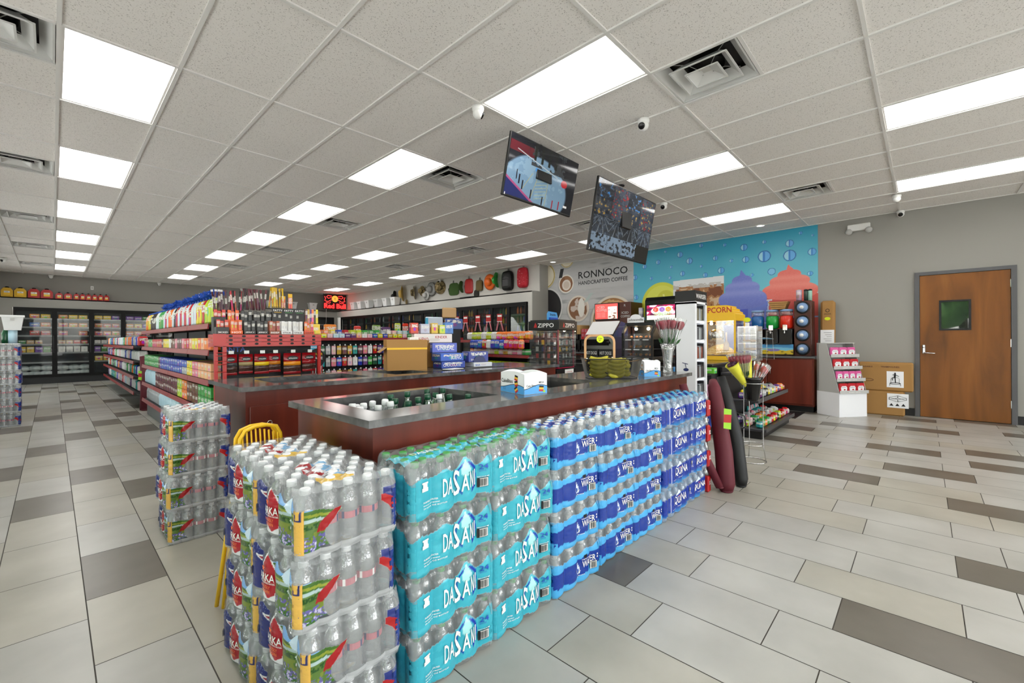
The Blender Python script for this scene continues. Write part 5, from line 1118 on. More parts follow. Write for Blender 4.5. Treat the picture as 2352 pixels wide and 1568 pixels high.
# neon sign
NL = (mat('neon_red', 'ff3a38', .4, emit=1.15), mat('neon_orange', 'ffa040', .4, emit=1.2))
ns = thing('neon_sign', 'glowing red and orange neon sign reading Red Bull hung on the ceiling corner', 'neon sign', (8.3, 18.3, 2.56), 0)
a = MB(); a.box(-.48, .5, .02, .04, -.02, .62, r=.004); a.build('backing', 'black', ns)
a = MB(); f = lambda x, z: (x, -.012, z); [a.text('Red Bull', lambda x, z, dx=dx, dz=dz: (x+dx, -.012, z+dz), -.46, .02, .2, .92) for dx, dz in ((0, 0), (.008, 0), (0, .008), (-.006, .004))]; a.build('lettering', 'neon_red', ns)
for s_ in (-1, 1):
    a = MB(); a.tube([(s_*p[0], .0, p[1]) for p in ((.44, .52), (.40, .42), (.44, .34), (.3, .3), (.2, .36), (.1, .4), (.16, .48), (.28, .44), (.36, .5), (.3, .56), (.14, .54))], .014, 8); a.tube([(s_*p[0], .0, p[1]) for p in ((.2, .3), (.22, .24), (.3, .24), (.38, .27))], .012, 8); a.build('bull_outline', 'neon_red', ns)
a = MB(); a.ring((0, 0, .43), .12, .014, 28, 8, ax='y'); a.ring((0, 0, .43), .08, .012, 24, 8, ax='y'); a.ring((0, 0, .43), .04, .012, 20, 8, ax='y'); a.build('sun_disc', 'neon_orange', ns)
a = MB()
for x in (-.3, .35): a.tube([(x, .03, .62), (x, .03, ZC-2.56-.008)], .003, 5)
a.tube([(-.36, .02, -.02), (-.37, .02, -.5), (-.36, .3, -1.2)], .006, 5); a.build('hanging_wire', 'lightgrey', ns)
# hats, masks and bags hung along the side wall
def hook(t, z=0): a = MB(); a.tube([(0, 0, z), (-.0, 0, z+.03), (.04, 0, z+.05)], .004, 5); a.build('hook', 'white', t)
mat('straw', 'c9a85a', .8); mat('camo', '6a5a36', .9); mat('olive', '3c5a24', .85); mat('darkfelt', '2c2a26', .9); noisemat('camo_print', [(.35, '3a3222'), (.5, '7a6a44'), (.65, 'a8926a')], 14, .9)
XHW = 8.855
def hat(y, z, m_, label, r=.2, tilt=.35, sq=1, name='sun_hat', brim=True, rz=0):
    r *= 1.18; t = thing(name, label, 'hat', (XHW-.075, y, z)); t.rotation_euler = (0, 0, rz)
    a = MB()
    if brim: a.lathe([(r*.5, 0), (r*.75, .008), (r, .03), (r*.98, .034), (r*.5, .008)], 26, cap=False)
    a.lathe([(r*.52, 0), (r*.5, -.06), (r*.42, -.1), (.0, -.105)], 26)
    o = a.build('hat_body', m_, t, rot=(0, PI/2-tilt*.2, 0)); o.scale = (sq, 1, 1); o.location = (-.02, 0, -.19)
    hook(t, .02); return t
hat(14.35, 3.02, 'darkfelt', 'dark brown cowboy hat at the left end of the hat row', rz=-.9); hat(13.85, 3.1, 'straw', 'yellow straw cowboy hat next to the dark one', rz=-.8, sq=1.2)
hat(13.1, 3.08, 'camo_print', 'brown camouflage cowboy hat with a dark edge', rz=-.6); hat(12.62, 3.1, 'camo_print', 'tan camouflage bucket hat with hanging cords', r=.15)
hat(12.1, 3.12, 'grey', 'grey wide-brimmed hat with a chin cord', r=.2); hat(11.6, 3.14, 'camo_print', 'dark camouflage cap pair at the right of the grey hat', r=.19, rz=.3); hat(12.38, 2.93, 'lightgrey', 'pale grey folded hat below the tan camouflage hat', r=.14)
hat(9.24, 3.09, 'orange', 'bright orange plastic hat on the wall', r=.20); hat(8.93, 3.12, 'green', 'green plastic hat seen edge-on beside the orange one', r=.19, rz=-1.2)
# green shade visor, lunch bags, backpacks, fly swatters
def bag(y, zt, w, h, d, m_, label, name, cat, c2=None, pocket=True, rz=0):
    t = thing(name, label, cat, (XHW-.004, y, zt)); t.rotation_euler.z = rz
    a = MB(); n = 10; P = []
    for i in range(2*n): q = 2*PI*i/(2*n); P.append((w/2*math.copysign(abs(math.cos(q))**.45, math.cos(q)), -h/2+h/2*math.copysign(abs(math.sin(q))**(.75 if math.sin(q) > 0 else .4), math.sin(q))))
    V = []
    for dx, s_ in ((-.01, .97), (-d*.5, 1), (-d*.85, .93), (-d, .75)): V += [(dx, -p[0]*s_, p[1]*s_-h*.5*(1-s_)-.02) for p in P]
    m = 2*n; a.add(V, [(k*m+i, k*m+(i+1) % m, (k+1)*m+(i+1) % m, (k+1)*m+i) for k in range(3) for i in range(m)]+[tuple(3*m+i for i in range(m)), tuple(reversed(range(m)))], 0, True); a.build('bag_body', m_, t)
    if pocket: a = MB(); a.box(-d-.012, -d*.7, -w*.32, w*.32, -h*.86, -h*.45, r=.02); a.build('front_pocket', m_, t); a = MB(); a.tube([(-d-.004, -w*.3, -h*.38), (-d-.008, 0, -h*.3), (-d-.004, w*.3, -h*.38)], .004, 5); a.build('zip', 'darkgrey', t)
    a = MB(); a.tube([(-.03, -.02, -.03), (-.03, -.015, .05), (-.03, .015, .05), (-.03, .02, -.03)], .007, 6); a.build('grab_loop', 'black', t)
    a = MB(); a.tube([(-.015, w*.3, -.12), (-.03, w*.52, -h*.5), (-.015, w*.45, -h*.92)], .012, 6); a.build('shoulder_strap', 'black', t)
    a = MB(); a.tube([(-.03, 0, .045), (-.0, 0, .08)], .004, 5); a.build('hook', 'white', t); return t
vcm = noisemat('red_print', [(.0, 'a80f24'), (.62, 'b81428'), (.66, 'e0b0b4'), (1, 'ead0d0')], 26, .7, (1, .5, 3)); 
bag(8.5, 3.17, .38, .56, .16, 'black', 'black backpack hanging on the side wall', 'backpack', 'backpack'); bag(7.93, 3.2, .34, .56, .15, 'red_print', 'red patterned backpack hanging nearest the grey corner', 'backpack', 'backpack', pocket=False)
bag(10.2, 3.12, .32, .46, .06, 'red', 'orange and red folding case with dark edge hung on the side wall', 'tool_case', 'case', pocket=False, rz=.3)
bag(10.95, 3.06, .5, .4, .03, 'olive', 'green folded rain poncho hanging on the wall', 'rain_poncho', 'poncho', pocket=False); hat(10.5, 3.06, 'olive', 'narrow green hat beside the poncho', r=.16, rz=-1.2)
bag(9.7, 3.03, .26, .33, .1, 'camo', 'tan and green water-bottle pouch hanging on the wall', 'pouch', 'pouch', pocket=False); bag(9.86, 2.75, .2, .25, .05, 'darkfelt', 'small dark grey pouch hanging below the tan one', 'pouch', 'pouch', pocket=False)
for k, (y0, y1) in enumerate(((12.75, 11.95), (10.6, 9.9))):
    t = thing('folded_umbrella', 'closed dark umbrella lying level %s' % ('under the grey hats', 'under the red case')[k], 'umbrella', (XHW-.05, y0, ZL+.035)); a = MB(); a.tube([(0, 0, 0), (0, (y1-y0)*.5, .0), (0, y1-y0, 0)], [.022, .03, .014], 8); a.build('canopy', 'black', t); a = MB(); a.tube([(0, y1-y0, 0), (0, y1-y0-.06, 0)], .008, 6); a.build('handle', 'darkgrey', t)
t = thing('cord_pouch', 'dark pouch hanging on a long cord from the straw hat', 'pouch', (XHW-.06, 13.6, 2.56)); a = MB(); a.tube([(0, 0, .1), (0, .1, .4)], .004, 5); a.build('cord', 'darkgrey', t); a = MB(); a.box(-.02, .02, -.05, .05, -.05, .12, r=.015); a.build('pouch_body', 'camo', t)
# ---------------- cooler doors and what stands inside ----------------
mat('cooler_dark', '191b1d', .5); clearmat('cooler_glass', 'a8b2b4', .02, .02, .03, fr=.12)
m_, t_, p_ = nmat('cooler_lamp'); p_.inputs['Emission Color'].default_value = (.95, 1, .95, 1); p_.inputs['Emission Strength'].default_value = 4
def cooler_run(name, label, T, doors, x0, x1, depth, z1=2.205, zb=.06, shelves=(.62, .9, 1.15, 1.4, 1.65, 1.9)):
    """doors face local -y; T places the run"""
    r_ = thing(name, label, 'cooler'); r_.matrix_world = T
    a = MB(); a.box(x0, x1, .12, depth, 0, .02); a.box(x0, x1, depth-.02, depth, .02, z1); a.box(x0, x0+.02, .05, depth-.02, .02, z1); a.box(x1-.02, x1, .05, depth-.02, .02, z1); a.box(x0, x1, .05, depth, z1-.02, z1); a.box(x0, x1, 0, .12, 0, .2); a.build('cabinet', 'cooler_dark', r_)
    for n, (a0, a1) in enumerate(doors):
        a = MB(); w_ = .055
        for q in ((a0, a0+w_, .2, z1+.005), (a1-w_, a1, .2, z1+.005), (a0+w_, a1-w_, .2, .27), (a0+w_, a1-w_, z1-.1, z1+.005)): a.box(q[0], q[1], -.035, .012, q[2], q[3])
        d = a.build('door', 'door_black', r_); a = MB(); a.box(a0+w_, a1-w_, -.014, -.010, .27, z1-.07); a.build('glass_pane', 'cooler_glass', d)
        a = MB(); a.tube([(a1-.022, -.04, .9), (a1-.022, -.07, .92), (a1-.022, -.07, 1.38), (a1-.022, -.04, 1.4)], .007, 6); a.build('door_handle', 'darkgrey', d)
        a = MB(); a.box(a0+.03, a1-.03, .05, .075, z1-.045, z1-.025); a.build('lamp_strip', 'cooler_lamp' if depth < .59 else 'darkgrey', r_)
        for s_ in shelves: a = MB(); a.box(a0+.005, a1-.005, .08, depth-.03, s_-.012, s_); a.box(a0+.005, a1-.005, .075, .08, s_-.03, s_+.015); a.build('shelf', 'grey' if depth < .59 else 'darkgrey', r_)
    return r_
BD = [(-.75, .05), (.05, .83), (.83, 1.56)]+[(1.56+.76*k, 2.32+.76*k) for k in range(9)]
run_b = cooler_run('freezer_case', 'black-framed run of glass-door freezers across the back wall', Matrix.Translation((0, YC, 0)), BD, -.75, 8.4, .58)
SD = [(7.56+.6678*k, 8.2278+.6678*k) for k in range(16)]
TS = Matrix.Translation((XC, 0, 0)) @ Matrix.Rotation(-PI/2, 4, 'Z')
run_s = cooler_run('drinks_cooler', 'long black-framed run of glass-door drinks coolers on the side wall', TS, [(-b_, -a_) for a_, b_ in SD], -18.26, -7.54, .6)
# frozen food behind the first doors
rf = random.Random(5); PAL = ['c8621c', 'd88a3a', 'b84422', 'd9b23a', '7a4aa0', '4a8a3a', 'c9a070', 'e0dcd4', 'b8302a', '3f6ab0']
def slab(n_, w, h, d, lab, grp, c, x, y, z, m_='pkg', cat='packet', r=.01, rz=0, proto={}):
    k = (n_, round(w, 3), round(h, 3), round(d, 3), m_, round(r, 3))
    if k not in proto: a = MB(); a.box(-w/2, w/2, -d/2, d/2, 0, h, r=r); proto[k] = a.build(n_, m_); o = proto[k]; o['category'] = cat
    else: o = dup(proto[k])
    o.location = (x, y, z); o.rotation_euler.z = rz; o['label'] = lab; o['group'] = grp; o.color = (*lin(c), 1); return o
SH = ('bottom', 'second', 'third', 'fourth', 'fifth', 'top')
CN = {'c8621c': 'orange', 'd88a3a': 'light orange', 'b84422': 'rust red', 'd9b23a': 'yellow', '7a4aa0': 'purple', '4a8a3a': 'green', 'c9a070': 'tan', 'e0dcd4': 'white', 'b8302a': 'red', '3f6ab0': 'blue'}
DN = ('first', 'second', 'third', 'fourth')
for d_ in range(4):
    a0, a1 = BD[d_]
    for s_, z in enumerate((.62, .9, 1.15, 1.4, 1.65, 1.9)):
        if d_ < 2 and s_ == 0: continue
        n = 4 if s_ in (1, 2) else 3; wd = (a1-a0-.14)/n
        for k in range(n):
            if rf.random() < .1 or (d_ == 0 and k == 0 and s_ > 2): continue
            c = PAL[(k+s_*2+d_+rf.randrange(2)) % 10]; hh = (.17, .19, .13, .16, .15, .14)[s_] if not (s_ == 1 and d_ < 2) else .2
            if s_ == 1 and d_ == 1: c = 'e0dcd4'
            slab('frozen_food_packet', wd*.9, hh*.9, .1, '%s frozen food packet, %s shelf up, %s behind the %s freezer door' % (CN[c], SH[s_], ORD[k], DN[d_]), 'frozen food in the back freezers', c, a0+.07+wd*(k+.5), YC+.17, z+.001, cat='frozen food')
# bagged ice in the lower half
noisemat('ice_bag', [(.3, '9aa3a2'), (.5, 'c6ccc8'), (.7, 'dcdfd6')], 9, .35, bump=.6)
for d_ in (0, 1):
    a0, a1 = BD[d_]
    for k in range(6):
        a = MB(); a.ball((0, 0, .085), .14, 14, 0, (1.15, .85, .6)); o = a.build('ice_bag', 'ice_bag', label='clear bag of ice, %s row %s behind the %s freezer door' % (('bottom', 'upper')[k//3], ('left', 'middle', 'right')[k % 3], DN[d_]), cat='bag of ice', group='ice bags in the freezers')
        o.location = (a0+.17+.235*(k % 3), YC+.24, .2+.16*(k//3)-.0); o.rotation_euler.z = rf.uniform(-.3, .3)
# drinks behind the side doors and the far back doors (rows seen small)
def cold(grp, where, pos, n_doors):
    pass
dr = MB(); dr.lathe([(.03, 0), (.032, .01), (.032, .14), (.014, .19), (.013, .21)], 10); DRK = dr.build('drink_bottle', 'oc_gloss'); DRK['category'] = 'drink bottle'; used_ = False
DC = {'8a1a1a': 'dark red', 'c8a02a': 'amber', '2a6a3a': 'green', 'd8dce0': 'clear', '2a3a8a': 'blue', '5a2a1a': 'brown', 'd86a1a': 'orange'}
dk = list(DC)
for d_, (a0, a1) in enumerate(SD):
    for s_, z in ((4, 1.65), (3, 1.4), (5, 1.9)):
        for k in range(4 if d_ < 6 else 2):
            c = dk[(d_*3+s_+k//2) % 7]; y = a0+.12+k*((a1-a0-.2)/(4 if d_ < 6 else 2)); o = DRK if not used_ else dup(DRK); used_ = True
            o.location = (XC+.15, y, z+.001); o.color = (*lin(c), 1); o['label'] = '%s drink, %s from right, %s shelf, %s side cooler door from right' % (DC[c], ORD[k], ('fourth', 'fifth', 'top')[s_-3], ORD[d_]); o['group'] = 'drinks in the side coolers'
for d_ in range(4, 12):
    for k in range(4):
        c = dk[(d_+k) % 7]; o = dup(DRK); o.location = (BD[d_][0]+.12+k*.16, YC+.15, 1.651); o.color = (*lin(c), 1); o['label'] = '%s drink, %s from left, behind the %s back cooler door' % (DC[c], ORD[k], ORD[d_]); o['group'] = 'drinks in the back coolers'
# red and white candy-cane paper signs on the side cooler glass
for k, y in enumerate((8.55, 9.0, 10.0, 10.4, 9.45)):
    t = thing('hanging_sign', 'red and white striped sign on the side cooler glass, %s from the right' % ORD[(0, 1, 3, 4, 2)[k]], 'sign', (XC-.04, y, 1.93), -PI/2)
    a = MB(); a.box(-.1, .1, -.004, .0, -.2, 0); a.build('red_card', 'red', t); a = MB(); a.box(-.08, .08, -.006, -.0045, -.08, -.03); a.box(-.1, .1, -.006, -.0045, -.215, -.2); a.build('white_print', 'white', t)
    for s_ in (-1, 1): a = MB(); a.prism([(s_*.02, -.2), (s_*.075, -.2), (s_*.15, -.46), (s_*.1, -.46)], 'y', -.003, .0); a.build('striped_leg', 'labelpink', t)
# ---------------- store shelving ----------------
mat('panel_grey', '6b6b6c', .6); mat('panel_dark', '1d1d1f', .6)
def gondola(name, label, T, L, D, levels, top, back='panel_grey', lip='shelfred', base=True, legs=False):
    """runs along local x from 0 to L, open side faces -y"""
    t = thing(name, label, 'shelving'); t.matrix_world = T
    a = MB(); a.box(0, L, D-.04, D, .02, top); a.build('back_panel', back, t)
    if base: a = MB(); a.box(.0, L, .06, D, 0, levels[-1]-.03); a.build('kick_base', 'panel_grey', t)
    for x in [k*1.2 for k in range(int(L/1.2)+1)]+[L]: a = MB(); a.box(min(x, L-.03), min(x, L-.03)+.03, D-.06, D-.03, 0, top+.01); a.build('upright', 'black', t)
    for z in levels:
        x = 0
        while x < L-.2:
            x1 = min(x+1.2, L); a = MB(); a.box(x+.004, x1-.004, 0, D-.04, z-.03, z-.008, 0); a.prism([(-.012, z-.045), (.0, z-.05), (.004, z+.006), (-.004, z+.006)], 'x', x+.004, x1-.004, 1); a.build('shelf', ['panel_dark', lip], t); x = x1
    return t
T1 = Matrix.Translation((1.04, 9.57, 0)) @ Matrix.Rotation(-PI/2, 4, 'Z')
LV = (1.385, 1.125, .83, .54, .27); G1L = 4.54
gondola('shelving_unit', 'long red-lipped shelving unit of sodas and water facing the left aisle', T1, G1L, .46, LV, 1.42)
def gp(d, back, z): return (1.04+back, 5.03+d, z)   # d along the aisle from the near end
proto_ = {}
def lathe_item(key, prof, cap, name, m_='oc_gloss', cat='bottle'):
    if key not in proto_:
        a = MB(); a.lathe(prof, 12); o = a.build(name, m_); o['category'] = cat; proto_[key] = [o, False]
        if cap: b = MB(); b.lathe(cap[0], 10); b.build('cap', cap[1], o)
    o, used = proto_[key]
    if used: return dup(o)
    proto_[key][1] = True; return o
NAMES = {'yellow': 'e6d21c', 'lime': 'bfd42a', 'orange': 'ee7a22', 'red': 'c41a22', 'green': '3aa046', 'clear': 'd4e2ea', 'cola-brown': '2a1410', 'pale blue': 'bcdcec', 'pink': 'e07890', 'blue': '2444b4', 'dark red': '5e1222', 'white': 'e4e4e4', 'purple': '5a2a78', 'teal': '2a9a9a', 'black': '1a1a1c', 'tan': 'c8a878', 'light pink': 'e8b8c0', 'light orange': 'eeb080', 'brown': '6a3a20', 'silver': 'a8acb0', 'dark green': '1c5a34', 'gold': 'c8a23a'}
def item_label(o, c, what, n, where, grp): o.color = (*lin(NAMES[c]), 1); o['label'] = '%s %s, %s %s' % (c, what, n, where); o['group'] = grp
def nth(k): return ORD[k] if k < 30 else ['thirty-'+q for q in ORD[:9]][k-30] if k < 39 else ['fortieth']+['forty-'+q for q in ORD[:9]][0:9] if False else 'forty-%s' % ORD[k-39]
cols = ['lime']*3+['red', 'yellow', 'yellow']+['clear']*2+['red', 'clear', 'red', 'clear', 'red', 'clear', 'red', 'black', 'clear', 'orange', 'orange', 'clear', 'red', 'clear', 'green', 'green', 'green', 'clear', 'clear', 'cola-brown', 'cola-brown', 'cola-brown', 'cola-brown', 'yellow', 'yellow', 'orange', 'orange']
PL2 = [(.045, 0), (.054, .012), (.054, .17), (.05, .2), (.03, .245), (.014, .265), (.013, .28)]
for k, c in enumerate(cols):
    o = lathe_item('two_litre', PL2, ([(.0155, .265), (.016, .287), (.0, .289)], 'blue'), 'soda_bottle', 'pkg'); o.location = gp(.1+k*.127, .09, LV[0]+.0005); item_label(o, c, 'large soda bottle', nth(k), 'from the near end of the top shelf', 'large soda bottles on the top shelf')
    for ch in o.children:
        if k == 0: ch.name = 'cap'
a = MB(); rr2 = random.Random(3)
for k in range(900): x = rr2.uniform(1.6, 4.4); y_ = 5.03+rr2.uniform(.05, 2.9); z_ = LV[0]+.31+rr2.uniform(-.01, .02); a.add([(1.12+rr2.uniform(-.06, .1), y_, z_-.02), (1.12+rr2.uniform(-.06, .1), y_+rr2.uniform(-.04, .04), z_+rr2.uniform(0, .035)), (1.13+rr2.uniform(-.06, .1), y_+.012, z_)], [(0, 1, 2)])
a.build('tinsel_garland', 'blue', label='blue tinsel garland lying along the tops of the large soda bottles', cat='garland', kind='stuff')
a = MB(); a.tube([(1.16, 5.05, LV[0]+.296), (1.16, 8.0, LV[0]+.296)], .006, 5); a.build('garland_string', 'blue', label='blue string along the bottle tops under the tinsel', cat='string')
PRX = {}
def carton_item(key, w, d, h, name='drink_carton', m_='pkg', cat='carton', r=.004):
    if key not in PRX: a = MB(); a.box(-d/2, d/2, -w/2, w/2, 0, h, r=r); o = a.build(name, m_); o['category'] = cat; PRX[key] = [o, False]
    o, u = PRX[key]
    if u: return dup(o)
    PRX[key][1] = True; return o
row2 = ['orange', 'orange', 'light orange', 'orange', 'yellow', 'yellow', 'light orange', 'red', 'red', 'pink', 'dark red', 'dark red', 'pink', 'brown', 'brown', 'white', 'yellow', 'yellow', 'yellow', 'dark red', 'red', 'red', 'red', 'red', 'red', 'red', 'green', 'green', 'green', 'red', 'red', 'dark red']
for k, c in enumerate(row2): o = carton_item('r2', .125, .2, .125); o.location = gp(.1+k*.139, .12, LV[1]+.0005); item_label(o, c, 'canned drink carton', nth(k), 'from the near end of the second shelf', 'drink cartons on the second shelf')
row3 = [['light orange']*4+['pink']*2+['yellow']*2+['blue']*13+['dark red']+['green']*10, ['light orange']*4+['pink']*2+['yellow']*2+['silver']*2+['blue']*11+['dark red']+['green']*10]
for l in (1, 0):
    for k, c in enumerate(row3[1-l]): o = carton_item('r3', .125, .22, .083); o.location = gp(.1+k*.139, .13, LV[2]+.0005+.0835*l); item_label(o, c, 'drink carton', nth(k), 'from near end, %s layer, third shelf' % ('upper' if l else 'lower'), 'drink cartons on the third shelf')
row4 = ['green']*4+['brown']*4+['orange']*2+['lime']*2+['dark red']*12
for l in (0, 1):
    for k, c in enumerate(row4): o = carton_item('r4', .125, .22, .11); o.location = gp(.1+k*.139, .13, LV[3]+.0005+.1105*l); item_label(o, c, 'drink carton', nth(k), 'from near end, %s layer, fourth shelf' % ('upper' if l else 'lower'), 'drink cartons on the fourth shelf')
JUG = [(.06, 0), (.075, .015), (.075, .15), (.06, .2), (.025, .225), (.02, .235)]
for k in range(7): o = lathe_item('jug', JUG, ([(.022, .235), (.022, .252), (0, .254)], 'capwhite'), 'water_jug', 'oc', 'water jug'); o.location = gp(3.52+k*.158, .1, LV[3]+.0005); item_label(o, 'pale blue', 'water jug', nth(k), 'from the red cartons on the fourth shelf', 'water jugs on the fourth shelf')
for k in range(26): o = lathe_item('wb5', [(.035, 0), (.04, .01), (.04, .13), (.03, .17), (.014, .19), (.013, .2)], ([(.016, .198), (.016, .212), (0, .214)], 'capwhite'), 'water_bottle', 'oc_gloss', 'water bottle'); o.location = gp(1.9+k*.1, .08, LV[4]+.0005); item_label(o, 'pale blue' if k < 14 else 'silver', 'water bottle', nth(k), 'along the bottom shelf of the soda unit', 'water bottles on the bottom shelf')
# farther aisle unit with household goods
T0 = Matrix.Translation((1.0, 16.9, 0)) @ Matrix.Rotation(-PI/2, 4, 'Z'); LV0 = (1.13, .86, .59, .31)
gondola('shelving_unit', 'farther dark shelving unit of household goods with a red top lip', T0, 6.6, .46, LV0, 1.2, 'panel_dark', base=False)
rh = random.Random(12); hc = ['white', 'pale blue', 'silver', 'white', 'blue', 'light pink', 'teal', 'red', 'white', 'orange', 'green', 'purple']
for s_, z in enumerate(LV0):
    for k in range(22):
        c = hc[rh.randrange(12)]; o = carton_item('hh%d' % rh.randrange(3), .16+.04*(s_ % 2), .14, rh.choice((.14, .18, .2)), 'household_item', 'pkg', 'household item', .02) if (('hh0' in PRX) and rh.random() < 2) else carton_item('hh0', .16, .14, .18, 'household_item', 'pkg', 'household item', .02)
        o.location = (1.14, 10.45+k*.285, z+.0005); item_label(o, c, 'household item', nth(k), 'from near end, %s shelf of the farther unit' % ('top', 'second', 'third', 'bottom')[s_], 'household goods on the farther unit')
mat('maroon', '5a1020', .65); mat('bagblack', '111214', .6)
def chairbag(P, R, m_, label, strap=True, tag=None):
    t = thing('folding_chair_bag', label, 'chair bag'); a = MB(); a.tube(P, R, 14); a.build('bag_body', m_, t)
    a = MB(); q = Vector(P[0]); a.ball(tuple(q), R[0]*1.02, 10, sq=(1, 1, .35)); a.build('drawstring_end', m_, t)
    if strap: m0 = Vector(P[-1])*.6+Vector(P[0])*.4; a = MB(); dr_ = Vector((.11, -.13, 0)).normalized()*.06; a.tube([tuple(m0+Vector((0, 0, .05))+dr_), tuple(m0+dr_*2.2+Vector((0, 0, .02))), tuple(m0+dr_*2.4+Vector((0, 0, -.07))), tuple(m0+dr_*.9+Vector((0, 0, -.12)))], .006, 6); a.build('carry_strap', 'black', t)
    if tag: a = MB(); c_ = Vector(tag); r = Vector((.686, -.727, 0)); a.add([tuple(c_-r*.03), tuple(c_+r*.03+Vector((0, 0, -.01))), tuple(c_+r*.035+Vector((0, 0, .15))), tuple(c_-r*.025+Vector((0, 0, .16)))], [(0, 1, 2, 3)]); n_ = Vector((-.03, -.03, 0)); a.v = [tuple(Vector(p)+n_) for p in a.v]; a.add([(p[0]-.001, p[1]-.001, lerp(p[2], c_.z+.08, .6)) for p in a.v], [(0, 1, 2, 3)], 1); a.build('hang_tag', ['limegreen', 'red'], t)
    return t
chairbag([(1.16, 10.05, .02), (1.17, 10.1, .4), (1.14, 10.2, .95)], [.11, .10, .07], 'maroon', 'maroon folding chair bag leaning at the end of the farther shelving', False, (1.08, 10.0, .55))
# ---------------- red jerky rack across the end of the soda unit ----------------
jr = thing('snack_rack', 'bright red metal snack rack at the near end of the soda shelving', 'display rack', (1.03, 4.78, 0))
for k in range(3): a = MB(); a.box(0, .98, -.006, .0, 1.175+k*.037, 1.208+k*.037); a.box(0, .004, -.0, .23, 1.175+k*.037, 1.208+k*.037); a.box(.976, .98, 0, .23, 1.175+k*.037, 1.208+k*.037); a.build('front_rail', 'rackred', jr)
a = MB(); a.box(0, .98, .0, .23, 1.165, 1.175); a.box(-.012, .09, -.012, .0, 1.175, 1.286); a.build('tray', 'rackred', jr)
for x in (.0, .07, .95): a = MB(); a.box(x, x+.028, .0, .03, 0, 1.17); a.build('post', 'rackred', jr)
for x0 in (.0,):
    for z in (.93, 1.0, 1.03, 1.08, 1.11): a = MB(); a.tube([(.012, -.03, z), (.09, -.03, z), (.09, .02, z)], .0035, 5); a.build('side_wire', 'rackred', jr)
a = MB(); a.box(.1, .95, .2, .21, .6, 1.17); a.build('back_panel', 'panel_dark', jr); a = MB(); a.text('ANTA', lambda x, z: (x, .199, z), .11, 1.11, .05, .2); a.build('lettering', 'blue', jr)
a = MB()
for k in range(3):
    for x in [.13+.11*i for i in range(8)]: a.add([(x+.018*math.cos(q), -.0075, 1.191+k*.037+.011*math.sin(q)) for q in [2*PI*j/10 for j in range(10)]], [tuple(range(10))])
a.build('oval_badges', 'ink', jr)
# hanging jerky pouches
noisemat('meat', [(.3, '2e1c18'), (.6, '4a3028'), (.75, '6a4a40')], 40, .25)
def pouch(x, z, w, h, c1, c2, label, y=4.83):
    t = thing('jerky_pouch', label, 'snack pouch', (x, y, z), group='jerky pouches hanging in the red rack')
    def bagm(z0, z1, m_, nm, off=0, s=1):
        a = MB(); n = 8; V = []
        for zz in (z0, (z0+z1)/2, z1):
            for i in range(n+1):
                u = -1+2*i/n; th = .022*(1-u*u)*(1-((zz-h/2)/(h/2))**2*.8)+.002; V.append((u*w/2*s, -th-off, zz))
        for zz in (z0, (z0+z1)/2, z1):
            for i in range(n+1): u = -1+2*i/n; V.append((u*w/2*s, .004, zz))
        m = n+1; a.add(V, [(r*m+i, r*m+i+1, (r+1)*m+i+1, (r+1)*m+i) for r in (0, 1) for i in range(n)]+[(3*m+r*m+i+1, 3*m+r*m+i, 3*m+(r+1)*m+i, 3*m+(r+1)*m+i+1) for r in (0, 1) for i in range(n)]+[(i, 3*m+i, 3*m+i+1, i+1) for i in range(n)]+[(2*m+i, 2*m+i+1, 5*m+i+1, 5*m+i) for i in range(n)], 0, True); return a.build(nm, m_, t, color=c1)
    bagm(0, h*.13, 'oc_gloss', 'bottom_band'); bagm(h*.13, h*.42, 'meat', 'clear_window'); bagm(h*.42, h, 'oc_gloss', 'bag_front')
    o = bagm(h*.42, h*.6, 'oc_gloss', 'flavour_band', .001); o.color = (*lin(c2), 1)
    a = MB(); a.add([(w*.32*math.cos(q), -.024, h*.76+h*.11*math.sin(q)) for q in [2*PI*j/16 for j in range(16)]], [tuple(range(16))]); a.text('HOLLSON', lambda x_, z_: (x_, -.0255, z_), -w*.24, h*.72, h*.07, w*.48, 1); a.build('emblem', ['ink', 'white'], t)
    a = MB(); a.tube([(0, -.02, h*1.0), (0, -.02, h+.02), (0, .13, h+.02)], .003, 5); a.add([(-.022, -.03, h+.005), (.022, -.03, h+.005), (.022, -.03, h+.035), (-.022, -.03, h+.035)], [(0, 1, 2, 3)], 1); a.build('peg_hook', ['steel', 'tagwhite'], t)
for k, (x, w, h, c2, nm) in enumerate(((1.17, .11, .2, '3a3a3c', 'grey'), (1.30, .12, .19, '9a8a60', 'khaki'), (1.44, .13, .2, 'd8b81a', 'yellow'), (1.56, .11, .19, 'b8701a', 'dull orange'), (1.73, .17, .22, 'd88a18', 'orange'), (1.90, .14, .2, '8a1018', 'dark red'))): pouch(x, .89+(.2-h), w, h, '8a1018', c2, 'dark red jerky pouch with a %s band hanging in the red rack' % nm)
